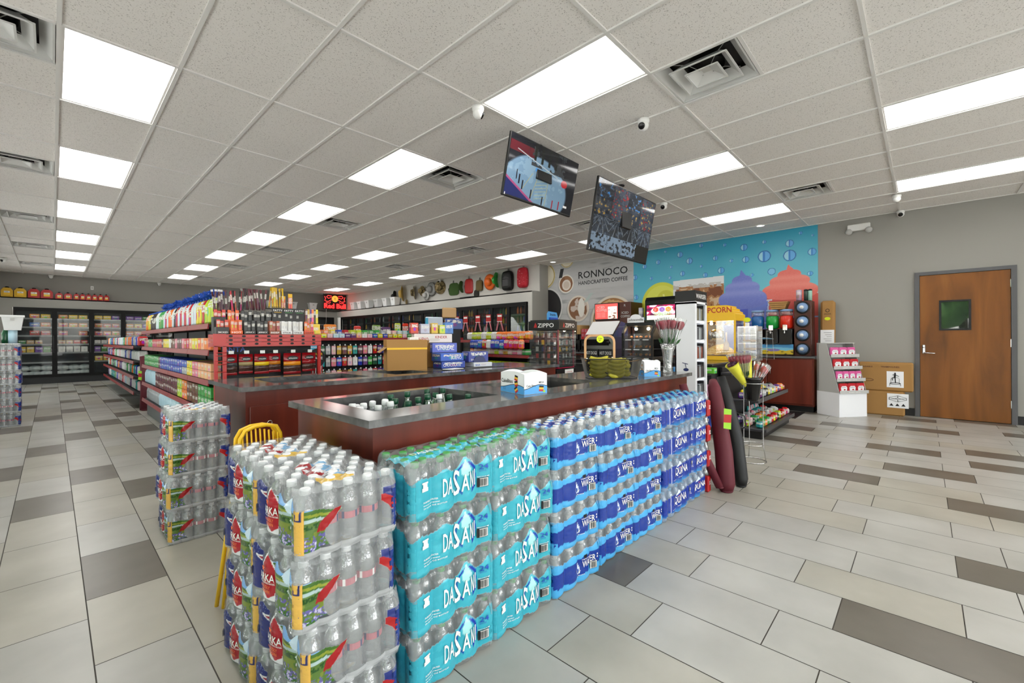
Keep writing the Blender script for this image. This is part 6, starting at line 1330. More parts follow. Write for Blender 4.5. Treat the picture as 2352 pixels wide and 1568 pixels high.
# goods standing on the rack
for k in range(8):
    for l in (0, 1):
        spec = [('red', '8a1220'), ('orange', 'e0601c'), ('black', '1a1a1a'), ('black', '222020'), ('brown', '8a4a30'), ('white', 'dcdcdc'), ('white', 'd6d6d6'), ('orange', 'd84a1c')][k]
        if l and k > 6: continue
        t = thing('jerky_carton', '%s snack carton with packets, %s from the left, %s row on the red rack' % (spec[0] if not l else ('orange-red', 'orange', 'black', 'black', 'black', 'black', 'black', 'black')[k], ORD[k], ('front', 'raised back')[l]), 'snack carton', (1.10+k*.113, 4.83+.1*l, 1.2855+.0*l), group='cartons of meat snacks on the red rack'); z0 = .0+.10*l
        a = MB(); a.box(-.052, .052, -.045, .045, 0, z0+.035+(.03 if k == 0 else 0), r=.003); a.build('carton', 'oc', t, color=spec[1] if k else '141414')
        for i in range(3): a = MB(); a.box(-.047+.033*i, -.017+.033*i, -.03+.02*(i % 2), -.02+.02*(i % 2), z0+.03, z0+.135-.01*(i % 2), r=.002); a.build('packet', 'pkg_small', t, color=('c8301c', 'e0601c', '181818', '1c1a1a', 'a85030', 'e0e0e0', 'd8d8d8', 'd85a1c')[k] if not l else ('c8301c', 'e0601c', '181818', '1a1616', '1c1c1c', '181a1a', '1a1a1c', '202020')[k])
        a = MB(); a.text(('SMOKED', 'HOT', 'JERKY', 'JERKY', 'BEEF', 'STICK', 'STICK', 'HOT')[k], lambda x, z: (x, -.0465, z), -.04, .008, .016, .08); a.build('lettering', 'white' if k < 5 else 'ink', t)
rs = random.Random(6); sticks = [('dark red', '4a1420'), ('black', '1a1012'), ('red', 'b8182a'), ('maroon', '5a1828'), ('yellow', 'd8b020')]
pst = None
for k in range(34):
    c = sticks[0] if k < 8 else sticks[2] if 8 <= k < 14 and k % 2 else sticks[1] if k < 16 else sticks[3] if k < 26 else sticks[4]
    x = 1.06+k*.0175 if k < 26 else (1.55+(k-26)*.025 if k < 30 else 1.60+(k-30)*.028); zz = 1.50+(.03 if 14 < k else .0)
    if pst is None:
        pst = thing('meat_stick', 'x', 'snack stick', group='wrapped meat sticks above the red rack'); a = MB(); a.box(-.0085, .0085, -.003, .003, 0, .2, r=.002); a.build('wrapper', 'pkg_small', pst); a = MB(); a.box(-.0095, .0095, -.004, .004, .195, .215, r=.001); a.build('sealed_end', 'oc', pst); o = pst
    else: o = dup(pst)
    o.location = (x, 4.93+.015*(k % 3), zz if k < 26 else 1.56); o.rotation_euler = (rs.uniform(-.15, .05), rs.uniform(-.12, .12), rs.uniform(-.3, .3)); o['label'] = '%s wrapped meat stick, %s from the left above the red rack' % (c[0], nth(k))
    for ch in o.children: ch.color = (*lin(c[1] if ch.name.startswith('wr') else 'd8d8da' if k < 5 else c[1]), 1)
t = thing('stick_holder', 'black carton header with white FATTY lettering above the red rack', 'sign', (1.56, 4.9, 1.285)); a = MB(); a.box(0, .33, 0, .09, .0005, .235, r=.003); a.box(.0, .33, -.004, 0, .215, .275); a.build('carton', 'black', t)
for k in range(3): a = MB(); a.text('FATTY', lambda x, z: (x, -.006, z), .01+.108*k, .24, .02, .09); a.build('lettering', 'white', t); a = MB(); a.box(.02+.108*k, .09+.108*k, -.0055, -.0045, .228, .232); a.build('underline', ('yellow', 'green', 'green')[k], t)
for k, (x, h2) in enumerate(((1.70, .3), (1.77, .34), (1.78, .27))):
    t = thing('stick_packet', 'tall yellow and red snack stick packet, %s of three above the black header' % ORD[k], 'snack stick', (x, 4.99+.0*k+(.02 if k == 2 else 0), 1.48), group='tall yellow packets'); a = MB(); a.box(-.02, .02, -.004, .004, 0, h2*.7, r=.002); a.build('packet', 'pkg_small', t, color='e8683a'); a = MB(); a.box(-.021, .021, -.005, .005, h2*.6, h2*.72, r=.002); a.build('sealed_end', 'yellow', t)
for k, c in enumerate(('brown', 'gold', 'purple', 'orange', 'black', 'yellow')): o = carton_item('slim', .03, .03, .16, 'candy_bar', 'pkg_small', 'candy bar'); o.location = (1.90+.022*k, 4.9, 1.4+.0*(k % 2)); item_label(o, c, 'upright candy bar', nth(k), 'from the left at the rack right end', 'upright candy bars')
t = thing('bar_holder', 'black riser carton holding the upright candy bars at the rack right end', 'carton', (1.885, 4.86, 1.2855)); a = MB(); a.box(0, .15, 0, .09, 0, .114, r=.003); a.build('carton', 'pkg_small', t, color='e8c81c')
# candy-cane style headers beside the rack
t = thing('candy_sign', 'cut-out sign with yellow and white bubble lettering on a straw stand', 'sign', (2.06, 5.0, .86)); a = MB(); a.prism([(.085*math.cos(q)*(1+.12*math.cos(3*q)), .16+.11*math.sin(q)) for q in [2*PI*k/24 for k in range(24)]], 'y', 0, .004); a.build('card', 'ink', t)
a = MB(); a.text('POWER', lambda x, z: (x, -.002, z), -.06, .19, .03, .12); a.build('yellow_lettering', 'yellow', t); a = MB(); a.text('LACE', lambda x, z: (x, -.002, z), -.05, .145, .03, .11); a.build('lettering', 'white', t)
a = MB()
for k in range(9): a.tube([(-.06+.015*k, .01, -.02), (-.06+.015*k, .01, .08)], .005, 5, mi=k % 2)
a.build('striped_straws', ['red', 'white'], t); a = MB(); a.tube([(0, .01, -.86), (0, .01, .06)], .01, 6); a.lathe([(.1, -.8595), (.1, -.85)], 16, 0, .01); a.build('stand_pole', 'black', t)
# ---------------- candy wall: long unit facing the islands ----------------
CYW = 8.2
cw2 = gondola('shelving_unit', 'candy shelving unit with peg rows and red top lip behind the far island', Matrix.Translation((2.85, CYW, 0)), 4.05, .5, (1.265, .62, .3), 1.32, 'panel_dark')
t = thing('wall_panel_sign', 'tall blue and white printed panel at the left end of the candy unit', 'sign', (3.02, CYW-.03, .7)); a = MB(); a.box(0, .36, 0, .01, 0, .5); a.build('panel', 'white', t)
a = MB(); a.box(0, .17, -.002, 0, .25, .5); a.box(.17, .36, -.002, 0, .25, .5); a.build('blue_print', 'cyan', t); a = MB(); a.text('Disney', lambda x, z: (x, -.004, z), .19, .37, .05, .15); a.build('lettering', 'white', t)
a = MB(); a.ball((.1, -.001, .1), .045, 10, sq=(1, .05, .6)); a.ball((.2, -.001, .08), .025, 10, sq=(1, .05, 1)); a.ball((.12, -.003, .31), .05, 10, sq=(1, .05, 1)); a.build('painted_shapes', 'red', t)
bc = [['dark green', 'silver', 'light pink', 'gold', 'brown', 'gold', 'teal', 'dark red', 'pink', 'white', 'red', 'purple', 'blue', 'red', 'pink', 'light pink', 'white', 'red', 'green', 'orange', 'blue'], ['teal', 'silver', 'pink', 'blue', 'red', 'light pink', 'white', 'blue', 'purple', 'green', 'dark green', 'teal', 'red', 'green', 'red', 'pink', 'pink', 'orange', 'blue', 'red', 'green']]
cb = None
for r_ in (0, 1, 2):
    for k in range(20):
        x = 3.46+.107*k; z = (.945, .72, .48)[r_]
        if cb is None:
            cb = thing('candy_bag', 'x', 'candy bag', group='candy bags on the peg rows'); a = MB(); a.box(-.045, .045, -.012, .012, 0, .17, r=.01); a.build('bag', 'pkg_small', cb); a = MB(); a.tube([(0, .2, .175), (0, -.03, .18)], .002, 4); a.box(-.013, .013, -.034, -.03, .175, .2, 1); a.build('peg_and_tag', ['steel', 'tagwhite'], cb); o = cb
        else: o = dup(cb)
        c = bc[r_ % 2][k]; o.location = (x, CYW-.03+.0*k, z); o.rotation_euler = (0, 0, rs.uniform(-.25, .25)); o['label'] = '%s candy bag, %s from left on the %s peg row' % (c, nth(k), ('upper', 'middle', 'lower')[r_])
        o.children[0].color = o.children[1].color = (*lin(NAMES[c]), 1)
tc2 = ['orange', 'light orange', 'silver', 'white', 'yellow', 'yellow', 'light pink', 'pale blue', 'pale blue', 'purple', 'purple', 'light orange', 'white', 'light pink', 'blue', 'yellow', 'blue', 'gold', 'yellow', 'yellow', 'light pink', 'green', 'orange', 'pink', 'teal', 'red', 'blue', 'lime', 'white', 'orange', 'red', 'pale blue']
for k, c in enumerate(tc2): o = carton_item('cb1', .1, .1, .085, 'candy_carton', 'pkg_small', 'candy box'); o.location = (2.93+.117*k, CYW+.07, 1.266); item_label(o, c, 'small candy box', nth(k), 'from left, front row of candy shelf', 'small candy boxes, front row')
tc3 = ['red', 'red', 'orange', 'red', 'orange', 'orange', 'yellow', 'blue', 'red', 'lime', 'lime', 'green', 'green', 'green', 'silver', 'white', 'light pink', 'pale blue', 'pale blue', 'teal', 'black', 'white', 'lime', 'red', 'blue', 'gold', 'pink', 'green']
for k, c in enumerate(tc3): o = carton_item('cb2', .11, .09, .16, 'candy_carton', 'pkg_small', 'candy box'); o.location = (2.93+.135*k, CYW+.2, 1.266); item_label(o, c, 'taller candy box', nth(k), 'from left, second row of candy shelf', 'taller candy boxes, second row')
for k, (x, w, h, c, nm) in enumerate(((3.15, .3, .30, '5a9ac8', 'pale blue printed'), (3.42, .2, .29, '2a5aa8', 'dark blue printed'), (3.78, .24, .27, 'e88a2a', 'orange'), (4.35, .14, .25, 'c8302a', 'red and white'), (4.78, .18, .28, '6a8a3a', 'green grape-coloured'), (5.0, .22, .24, '5a3a68', 'purple grape-coloured'), (5.3, .13, .33, 'b8c83a', 'lime topped'), (5.5, .13, .33, 'd8321c', 'red topped'), (5.72, .14, .28, 'b81c2a', 'plain red'), (6.05, .2, .2, 'b8d4e4', 'white and blue'), (6.4, .25, .26, '2a3a68', 'navy patterned'))):
    t = thing('snack_bag_display', '%s snack bag standing at the back of the candy shelf' % nm, 'snack bag', (x, CYW+.36, 1.266)); a = MB(); a.box(-w/2, w/2, -.04, .04, 0, h, r=.02); a.build('bag', 'pkg', t, color=c)
# ---------------- right-hand unit: chips, bread and spice racks ----------------
rg = gondola('shelving_unit', 'red-lipped shelving unit with chips and bread behind the lighter rack', Matrix.Translation((6.0, 7.3, 0)) @ Matrix.Rotation(-PI/2-.1, 4, 'Z'), 2.25, .5, (1.21, .93, .66, .3), 1.3, 'panel_dark')
TR = Matrix.Translation((6.0, 7.3, 0)) @ Matrix.Rotation(-PI/2-.1, 4, 'Z'); rq = random.Random(14)
def onR(o, x, y, z, c, what, k, where, grp): o.matrix_world = TR @ Matrix.Translation((x, y, z)); item_label(o, c, what, nth(k), where, grp)
for k, c in enumerate(('white', 'lime', 'lime', 'white', 'lime', 'white', 'orange', 'orange', 'orange', 'orange', 'orange', 'orange')): onR(slab('snack_multipack', .15, .16, .12, '', '', 'ffffff', 0, 0, 0, 'pkg', 'snack pack', .03), .3+.165*k, .12, 1.211, c, 'soft snack pack', k, 'from the left on the top shelf', 'soft snack packs on the right unit top shelf')
for k, c in enumerate(('blue', 'blue', 'blue', 'red', 'white', 'blue', 'blue', 'blue', 'red', 'red', 'red', 'orange')): onR(slab('chip_bag', .13, .18, .08, '', '', 'ffffff', 0, 0, 0, 'pkg', 'chip bag', .03), .62+.135*k, -.06, 1.04, c, 'chip bag', k, 'from the left hanging on the clip row', 'chip bags on the clip row')
for k, c in enumerate(('orange', 'light pink', 'light orange', 'light pink', 'white', 'light pink', 'lime', 'light pink', 'gold', 'light pink', 'pink', 'light pink', 'green')): onR(slab('pastry_pack', .13, .11, .14, '', '', 'ffffff', 0, 0, 0, 'pkg_small', 'pastry pack', .02), .45+.135*k, .1, .931, c, 'pastry pack', k, 'from the left on the second shelf', 'pastry packs on the right unit')
for k, c in enumerate(('white', 'orange', 'orange', 'lime', 'lime', 'lime', 'lime', 'lime', 'lime', 'lime')): onR(slab('bun_tray', .19, .14, .16, '', '', 'ffffff', 0, 0, 0, 'pkg', 'bread pack', .03), .35+.2*k*.95, .12, .661, c, 'bread pack', k, 'from the left on the third shelf', 'bread packs on the right unit')
for k in range(3):   # sandwich paper / display cards high on the unit
    c, x, w, h, lab = ((('pale blue'), .35, .32, .3, 'white display card with blue edge standing above the candy shelf'), ('tan', .0, .3, .2, 'tan card box flap standing high behind the display card'), ('blue', .05, .4, .14, 'dark and blue open display box beside the white card'))[k]
for k, (x, y, z, w, h, c, lab, hl) in enumerate(((4.93, 6.7, 1.31, .34, .34, 'c8d4e4', 'white display card with pale blue edge standing above the candy shelf', .26), (5.45, 6.9, 1.66, .3, .2, 'c8a06a', 'tan cardboard flap standing high behind the blue display', .1), (5.5, 6.82, 1.42, .38, .22, '2a4a98', 'dark and blue open display box beside the white card', .1))):
    t = thing('display_card', lab, 'display card', (x, y, 0), -.3); a = MB(); a.box(-w/2, w/2, -.015, .015, z, z+h, r=.014); a.build('card', 'pkg_big' if k == 2 else 'oc', t, color=c)
    a = MB(); a.box(-.1, .1, -.1, .1, 0, z-.001, r=.005); a.build('stand', 'panel_dark', t) if k == 0 else (a.build('stand', 'panel_dark', t) if k == 2 else None)
    if k == 0: a = MB(); a.box(-w/2-.005, -w/2+.05, -.018, -.0155, z+.14, z+.32, 0); a.box(-w/2, -w/2+.05, -.018, -.0155, z+.01, z+.13, 1); a.build('printed_edge', ['cyan', 'orange'], t)
# ---------------- lighter rack ----------------
zr = thing('lighter_rack', 'black revolving lighter rack with red posts and lit lighters beside the far island', 'display rack', (4.66, 3.66, 0), .12)
a = MB(); a.box(-.24, .24, -.24, .24, 1.34, 1.46, r=.004); a.box(-.22, .22, -.22, .22, 1.46, 1.475); a.build('header', 'black', zr)
F1 = lambda x, z: (x, -.2415, z); F2 = lambda x, z: (-.2415, -x, z)
a = MB(); a.text('ZIPPO', F1, -.09, 1.375, .055, .25); a.text('ZIPPO', F2, -.09, 1.375, .055, .25); a.build('lettering', 'white', zr)
a = MB()
for f in (F1, F2): a.add([f(-.15, 1.375), f(-.1, 1.375), f(-.104, 1.41), f(-.125, 1.44), f(-.14, 1.405)], [(0, 1, 2, 3, 4)])
a.build('flame_emblem', 'red', zr)
a = MB(); a.box(-.2, .2, -.2, .2, .84, .855); a.cyl(0, 0, .05, .84, .03, 12); a.lathe([(.22, .0005), (.2, .03), (.03, .05)], 20); a.box(-.09, .2, -.09, .2, .86, 1.33); a.build('core', 'black', zr)
mat('crimson', 'b02348', .4)
for x, y in ((-.2, -.2), (.2, -.2)): a = MB(); a.box(x-.008, x+.008, y-.008, y+.008, .84, 1.34); a.build('red_post', 'crimson', zr)
a = MB(); a.box(-.2, .2, -.212, -.2, .84, .85); a.box(-.212, -.2, -.2, .2, .84, .85); a.build('red_rail', 'crimson', zr)
a = MB(); 
for q in ((-.225, .225, -.226, -.224), (-.226, -.224, -.225, .225), (.224, .226, -.225, .225)): a.box(*q, .86, 1.33)
a.build('clear_case', 'glass', zr)
for f in (0, 1):
    for r_ in range(5):
        a = MB(); z = .88+.09*r_
        a.box(-.19, .19, -.2, -.09, z-.006, z) if f == 0 else a.box(-.2, -.09, -.19, .19, z-.006, z); a.build('shelf_step', 'black', zr)
        for c_ in range(4):
            a = MB(); u = -.14+.09*c_
            (a.box(u-.021, u+.021, -.195, -.185, z, z+.062, r=.003) if f == 0 else a.box(-.195, -.185, u-.021, u+.021, z, z+.062, r=.003)); a.build('lighter', ('chrome', 'steel', 'lightgrey', 'red', 'yellow', 'navy')[(r_*5+c_*3+f) % 6 if (r_+c_) % 3 else 0], zr)
a = MB(); a.box(-.05, .18, -.215, -.212, .72, .82); a.build('paper_card', 'white', zr); a = MB(); a.text('OUTDOOR', lambda x, z: (x, -.217, z), -.02, .78, .012, .16); a.ball((0, -.2165, .745), .018, 8, sq=(1, .1, .7)); a.build('paper_print', 'red', zr)
a = MB(); a.box(-.24, .24, -.21, .21, .6, .83, r=.004); a.build('lower_case', 'black', zr)
t = thing('snack_header', 'small blue rounded snack header card standing on the lighter rack', 'sign', (4.60, 3.62, 1.476), .1); a = MB(); a.prism([(-.13, 0), (.13, 0), (.125, .06), (.1, .105), (-.1, .115), (-.13, .08)], 'y', -.004, .004); a.build('card', 'boxblue', t)
a = MB(); a.box(-.09, .1, -.03, .03, .0005, .035, r=.004); a.build('carton', 'blue', t); a = MB(); a.text('Snacks', lambda x, z: (x, -.0055, z), -.07, .06, .03, .14); a.build('lettering', 'ink', t)
# ---------------- sunglasses tower ----------------
m_, t_, p_ = nmat('tower_white'); p_.inputs['Base Color'].default_value = (.8, .82, .86, 1); p_.inputs['Roughness'].default_value = .35
m_, t_, p_ = nmat('case_lamp'); p_.inputs['Emission Color'].default_value = (.95, .97, 1, 1); p_.inputs['Emission Strength'].default_value = 2
WX0, WX1, WY0, WY1 = 4.77, 5.12, 1.80, 2.02
tw = thing('sunglasses_tower', 'tall white lit display tower with black header beside the island end', 'display tower', (WX0, WY0, 0))
w_, d_ = WX1-WX0, WY1-WY0
a = MB(); a.box(0, .012, 0, d_, .001, 1.62); a.box(w_-.045, w_, 0, d_, .001, 1.62); a.box(0, w_, d_-.012, d_, .001, 1.62); a.box(0.012, .05, 0, .012, .001, 1.62); a.box(0, w_, 0, d_, 1.60, 1.625); a.box(.0, w_, .0, d_, .0, .28); a.build('white_cabinet', 'tower_white', tw)
a = MB(); a.box(.0, w_, .0, d_, 1.626, 1.745); a.build('header', 'black', tw); a = MB(); a.text('WARSER', lambda x, z: (x, -.0015, z), .03, 1.66, .05, .29); a.build('lettering', 'white', tw)
a = MB(); a.ball((-.001, .1, .88), .03, 12, sq=(.06, 1, .6)); a.tube([(-.002, .1, .9), (-.002, .11, .95)], .003, 5); a.tube([(-.002, .08, .94), (-.002, .14, .955)], .004, 5); a.build('emblem', 'navy', tw)
for k in range(6):
    z = .36+.212*k; a = MB(); a.box(.05, w_-.045, .015, d_-.012, z-.012, z); s_ = a.build('shelf', 'tower_white', tw)
    a = MB(); a.box(.06, w_-.055, .02, .035, z+.185, z+.195); a.build('lamp_strip', 'case_lamp', tw)
    a = MB(); a.box(.06, w_-.055, d_-.05, d_-.04, z+.005, z+.17); a.box(w_-.055, w_-.0455, .02, d_-.05, z+.005, z+.17); a.build('dark_backing', 'panel_dark', tw)
    for i in range(4):
        t = thing('sunglasses' if k else 'perfume_bottle', '%s %s on the %s shelf of the white tower, %s from the left' % (('bronze', 'grey', 'black', 'silver')[i], 'pair of sunglasses' if k else 'small bottle', ('bottom', 'second', 'third', 'fourth', 'fifth', 'top')[k], ORD[i]), 'sunglasses' if k else 'bottle', (WX0+.085+i*.056, WY0+.04, z+.0005), group='small goods in the white tower')
        a = MB(); a.box(-.024, .024, -.022, .022, 0, .14, r=.006); a.build('packet', 'oc_gloss', t, color=(('5a4a2a', '4a5054', '3a3038', '7a3a2a', '4a4a50', '6a6450')[k] if i % 2 else '9aa0a4')); a = MB(); a.tube([(-.018, -.022, .135), (-.006, -.025, .128), (.006, -.025, .138), (.018, -.022, .13)], .003, 5); a.tube([(0, 0, .12), (0, -.01, .14)], .003, 4); a.build('hang_loop', 'ink', t)
# ---------------- chair bags ----------------
chairbag([(3.685, 1.15, .01), (3.69, 1.155, .06), (3.75, 1.19, .3), (3.83, 1.26, .6), (3.89, 1.31, .80), (3.92, 1.33, .86)], [.05, .068, .068, .062, .05, .03], 'maroon', 'maroon folding chair bag leaning on the island beside the navy water packs', False, (3.74, 1.18, .5))
chairbag([(3.89, 1.10, .01), (3.9, 1.105, .06), (3.96, 1.16, .35), (4.03, 1.26, .7), (4.07, 1.31, .88)], [.04, .055, .062, .056, .035], 'bagblack', 'black folding chair bag leaning beside the maroon one')
chairbag([(3.62, 1.18, .045), (3.60, 1.3, .3), (3.62, 1.455, .78), (3.62, 1.47, .84)], [.03, .035, .035, .03], 'maroon', 'second maroon bag hidden behind the last navy water stack', False)
for k in range(4): t = thing('soda_pack', 'red soda pack %s beside the last navy water stack' % (('on the floor', 'second up', 'third up', 'topmost')[k]), 'soda pack', (3.585, 1.262, .0005+.2*k), group='red soda packs'); a = MB(); a.box(-.028, .028, -.02, .13, 0, .13, r=.01); a.build('wrap', 'red', t); a = MB(); a.text('32', lambda x, z: (x, -.021, z), -.02, .06, .03); a.build('lettering', 'white', t); a = MB(); [a.lathe([(.027, .13), (.02, .16), (.011, .185), (.011, .197)], 10, 0, y) for y in (.015, .085)]; a.build('bottle_tops', 'pet', t)
# ---------------- flower stand ----------------
fs = thing('flower_stand', 'chrome wire stand with two floor rings holding a black bucket', 'stand', (4.78, 1.25, 0))
for q in ((.006, .125, .005), (.17, .10, .004), (.775, .098, .004)): a = MB(); a.ring((0, 0, q[0]), q[1], q[2], 32, 8); a.build('ring', 'chrome', fs)
for k in range(3): q = 2*PI*k/3+.5; a = MB(); a.tube([(.125*math.cos(q), .125*math.sin(q), .006), (.100*math.cos(q), .100*math.sin(q), .17), (.098*math.cos(q), .098*math.sin(q), .775), (.104*math.cos(q), .104*math.sin(q), .80)], .004, 8); a.build('leg', 'chrome', fs)
t = thing('flower_bucket', 'black plastic bucket of wrapped flowers held in the chrome stand', 'bucket', (4.78, 1.25, .60)); a = MB(); a.lathe([(.06, 0), (.066, .02), (.088, .2), (.096, .21), (.1, .235), (.096, .235), (.084, .19), (.062, .03), (0, .03)], 24); a.build('bucket_body', 'black_gloss', t)
for k in range(7):
    az = PI*.55+k*.22; rose((4.74, 1.29, .64), .38-.03*k, az+.6, 'wrapped red rose in the black bucket, %s from the left' % ORD[k], group='wrapped roses in the bucket')
mat('yellowpaper', 'dcd83c', .6)
for k, (az, tl, m_) in enumerate(((2.5, .62, 'yellowpaper'), (1.2, .2, 'yellowpaper'), (-.4, .25, 'sleeve'), (-.75, .45, 'sleeve'), (-.6, .6, 'sleeve'))):
    t = thing('flower_cone', '%s in the black bucket, %s from the left' % ('cone of yellow paper with greenery' if k < 2 else 'clear cone with red hearts and candy', ORD[k]), 'bouquet'); t.matrix_world = Matrix.Translation((4.78, 1.25, .66)) @ Matrix.Rotation(az, 4, 'Z') @ Matrix.Rotation(tl, 4, 'Y')
    a = MB(); a.lathe([(.01, 0), (.03, .16), (.06, .36), (.068, .38), (.055, .34)] if k < 2 else [(.008, 0), (.02, .2), (.034, .34)], 12, cap=False); a.build('wrap', m_, t)
    a = MB()
    if k < 2: [a.ball((.03*math.cos(q), .03*math.sin(q), .37), .022, 7) for q in (0, 1.3, 2.6, 3.9, 5.2)]; a.build('flower_heads', 'dark_petal' if k == 0 else 'stem_green', t)
    else: a.ball((0, 0, .28), .026, 10, sq=(1, 1, 1.4)); a.tube([(0, 0, 0), (0, 0, .26)], .004, 5); a.build('red_heart', 'red', t)
# ---------------- black candy unit and food island ----------------
IX0, IX1, IY0, IY1 = 5.6, 7.35, 1.93, 4.95
fi = thing('food_island', 'black-fronted food island with dark top carrying the popcorn machine and warmers', 'counter', (0, 0, 0))
a = MB(); a.box(IX0+.03, IX1, IY0, IY1, .06, .872); a.build('body', 'panel_dark', fi); a = MB(); a.box(IX0, IX1+.02, IY0-.03, IY1, .873, .905, r=.006); a.build('worktop', 'black_gloss', fi); a = MB(); a.box(IX0+.08, IX1-.05, IY0+.03, IY1-.03, 0, .06); a.build('plinth', 'black', fi)
a = MB(); a.box(IX0-.005, IX0, IY0, IY1, .84, .85); a.build('metal_trim', 'steel', fi)
cu = thing('candy_unit', 'black low shelving unit of toys and candy at the end of the food island', 'shelving', (0, 0, 0))
a = MB(); a.box(IX0+.26, IX1, IY0-.06, IY0-.035, .0, .85); a.build('back_panel', 'panel_dark', cu)
mat('shelf_dark', '2c2c30', .35)
for z, d in ((.13, .5), (.47, .42), (.79, .12)): a = MB(); a.box(IX0+.2, IX1, IY0-.06-d, IY0-.06, z-.03, z, r=.004); a.box(IX0+.2, IX1, IY0-.066-d, IY0-.06-d, z-.035, z+.012); a.build('shelf', 'shelf_dark', cu)
a = MB(); a.box(IX0+.26, IX1-.02, IY0-.5, IY0-.06, 0, .1); a.build('plinth', 'black', cu)
rt2 = random.Random(19); tc4 = ['purple', 'red', 'silver', 'orange', 'black', 'yellow', 'light pink', 'white', 'green', 'lime', 'teal', 'pink']
for s_, (z, rows) in enumerate(((.131, 3), (.471, 2))):
    for r_ in range(rows):
        for k in range(15):
            c = tc4[rt2.randrange(12)] if s_ == 0 else (['purple', 'black', 'orange', 'silver', 'red', 'yellow'][rt2.randrange(6)])
            o = carton_item('toy%d' % (k % 2), .055, .075, .1 if k % 2 else .075, 'toy_packet', 'pkg_small', 'toy packet', .015)
            o.location = (IX0+.3+.1*k, IY0-.5+.03+.14*r_+(.06 if s_ else 0), z+.0005+.0*r_); o.rotation_euler.z = PI/2+rt2.uniform(-.3, .3)
            item_label(o, c, 'toy packet', '%s from left, %s row' % (nth(k), ORD[r_]), '%s shelf of the black unit' % ('bottom', 'middle')[s_], 'toy candy packets on the black unit')
for k in range(7): o = lathe_item('toyb', [(.02, 0), (.024, .02), (.022, .08), (.012, .1), (.014, .12), (.0, .125)], None, 'candy_bottle', 'oc_gloss', 'candy bottle'); o.location = (IX1-.08-.08*k, IY0-.1, .1315); item_label(o, ('silver', 'light pink', 'teal', 'light pink', 'silver', 'pink', 'teal')[k], 'candy bottle', nth(k), 'from the right at the back of the bottom shelf', 'candy bottles')
# goods racked on the aisle side of the island
for k, (y, z, w, h, c, nm) in enumerate(((1.98, .79, .26, .07, '5ab82a', 'bright green candy box'), (2.26, .79, .2, .065, '3a8ac8', 'blue candy box'), (2.0, .5, .16, .15, 'c88aa8', 'pack of dye bottles with pink card'), (2.2, .5, .14, .16, 'd8b81c', 'yellow-edged hanging pack'), (1.99, .14, .2, .13, '2a4aa8', 'dark blue toy box with orange top'), (2.24, .14, .2, .1, '3a5ac0', 'blue toy box'))):
    t = thing('hanging_pack', '%s on the aisle side of the food island' % nm, 'candy box', (IX0-.05, y, z)); a = MB(); a.box(-.05, .05, -w/2, w/2, 0, h, r=.004); a.build('carton', 'pkg_small', t, color=c)
a = MB()
for z in (.785, .495, .135): a.box(IX0-.12, IX0+.03, IY0+.0, 2.4, z-.02, z-.001)
a.build('side_shelf', 'shelf_dark', fi)
# popcorn machine
mat('popyellow', 'e8b810', .35); noisemat('popcorn', [(.3, 'c8923a'), (.5, 'e8c87a'), (.7, 'f4e6b4')], 60, .8, bump=1)
m_, t_, p_ = nmat('warm_lamp'); p_.inputs['Emission Color'].default_value = (1, .72, .42, 1); p_.inputs['Emission Strength'].default_value = 60
PXX, PY0, PY1 = 6.6, 1.93, 2.49; PZ = .9055
pm = thing('popcorn_machine', 'yellow popcorn machine with warm lit glass case and red lettering', 'popcorn machine', (PXX, PY0, PZ)); w_ = PY1-PY0; d_ = .46
a = MB(); a.box(0, d_, 0, w_, 0, .06, r=.004); a.build('base', 'popyellow', pm)
a = MB(); [a.box(x, x+.022, y, y+.022, .06, .57) for x in (0, d_-.022) for y in (0, w_-.022)]; a.build('frame_post', 'popyellow', pm)
a = MB(); a.prism([(0, .57), (w_, .57), (w_, .66), (w_-.03, .68), (w_-.03, .7), (w_-.07, .72), (w_-.07, .745), (w_-.12, .765), (w_-.12, .79), (.12, .79), (.12, .765), (.07, .745), (.07, .72), (.03, .7), (.03, .68), (0, .66)], 'x', 0, d_); a.build('canopy', 'popyellow', pm)
a = MB(); a.text('POPCORN', lambda x, z: (-.002, w_-x, z), .05, .685, .08, .46); a.build('lettering', 'red', pm)
a = MB(); a.box(.004, .007, .02, w_-.02, .06, .57); a.box(.02, d_-.02, .004, .007, .06, .57); a.build('glass_case', 'glass', pm)
a = MB(); a.lathe([(.1, .3), (.11, .34), (.11, .42), (.05, .45)], 20, d_*.5, w_*.6); a.tube([(d_*.5, w_*.6, .45), (d_*.5, w_*.6, .565)], .01); a.build('kettle', 'chrome', pm)
a = MB(); n = 14; V = [(d_*.05+d_*.9*i/n, w_*.05+w_*.9*j/n, .07+.15*math.sin(PI*i/n)*math.sin(PI*j/n)+rt2.uniform(0, .02)) for i in range(n+1) for j in range(n+1)]; a.add(V, [(i*(n+1)+j, (i+1)*(n+1)+j, (i+1)*(n+1)+j+1, i*(n+1)+j+1) for i in range(n) for j in range(n)], 0, True); a.build('popcorn_heap', 'popcorn', pm, kind='stuff')
a = MB(); a.lathe([(.07, .51), (.03, .56)], 16, d_*.4, w_*.25, cap=False); a.build('lamp_shade', 'chrome', pm); a = MB(); a.ball((d_*.4, w_*.25, .53), .028, 12); a.build('lamp_bulb', 'warm_lamp', pm); a = MB(); a.ball((d_*.6, w_*.75, .54), .022, 12); a.build('lamp_bulb', 'warm_lamp', pm)
t = thing('popcorn_scoop', 'pale scoop standing up in the popcorn heap', 'scoop', (PXX+.12, PY0+.16, PZ+.13)); a = MB(); a.lathe([(.02, 0), (.04, .03), (.036, .11), (.012, .15), (.011, .27), (.0, .275)], 14); a.build('scoop_body', 'clear_pink', t)
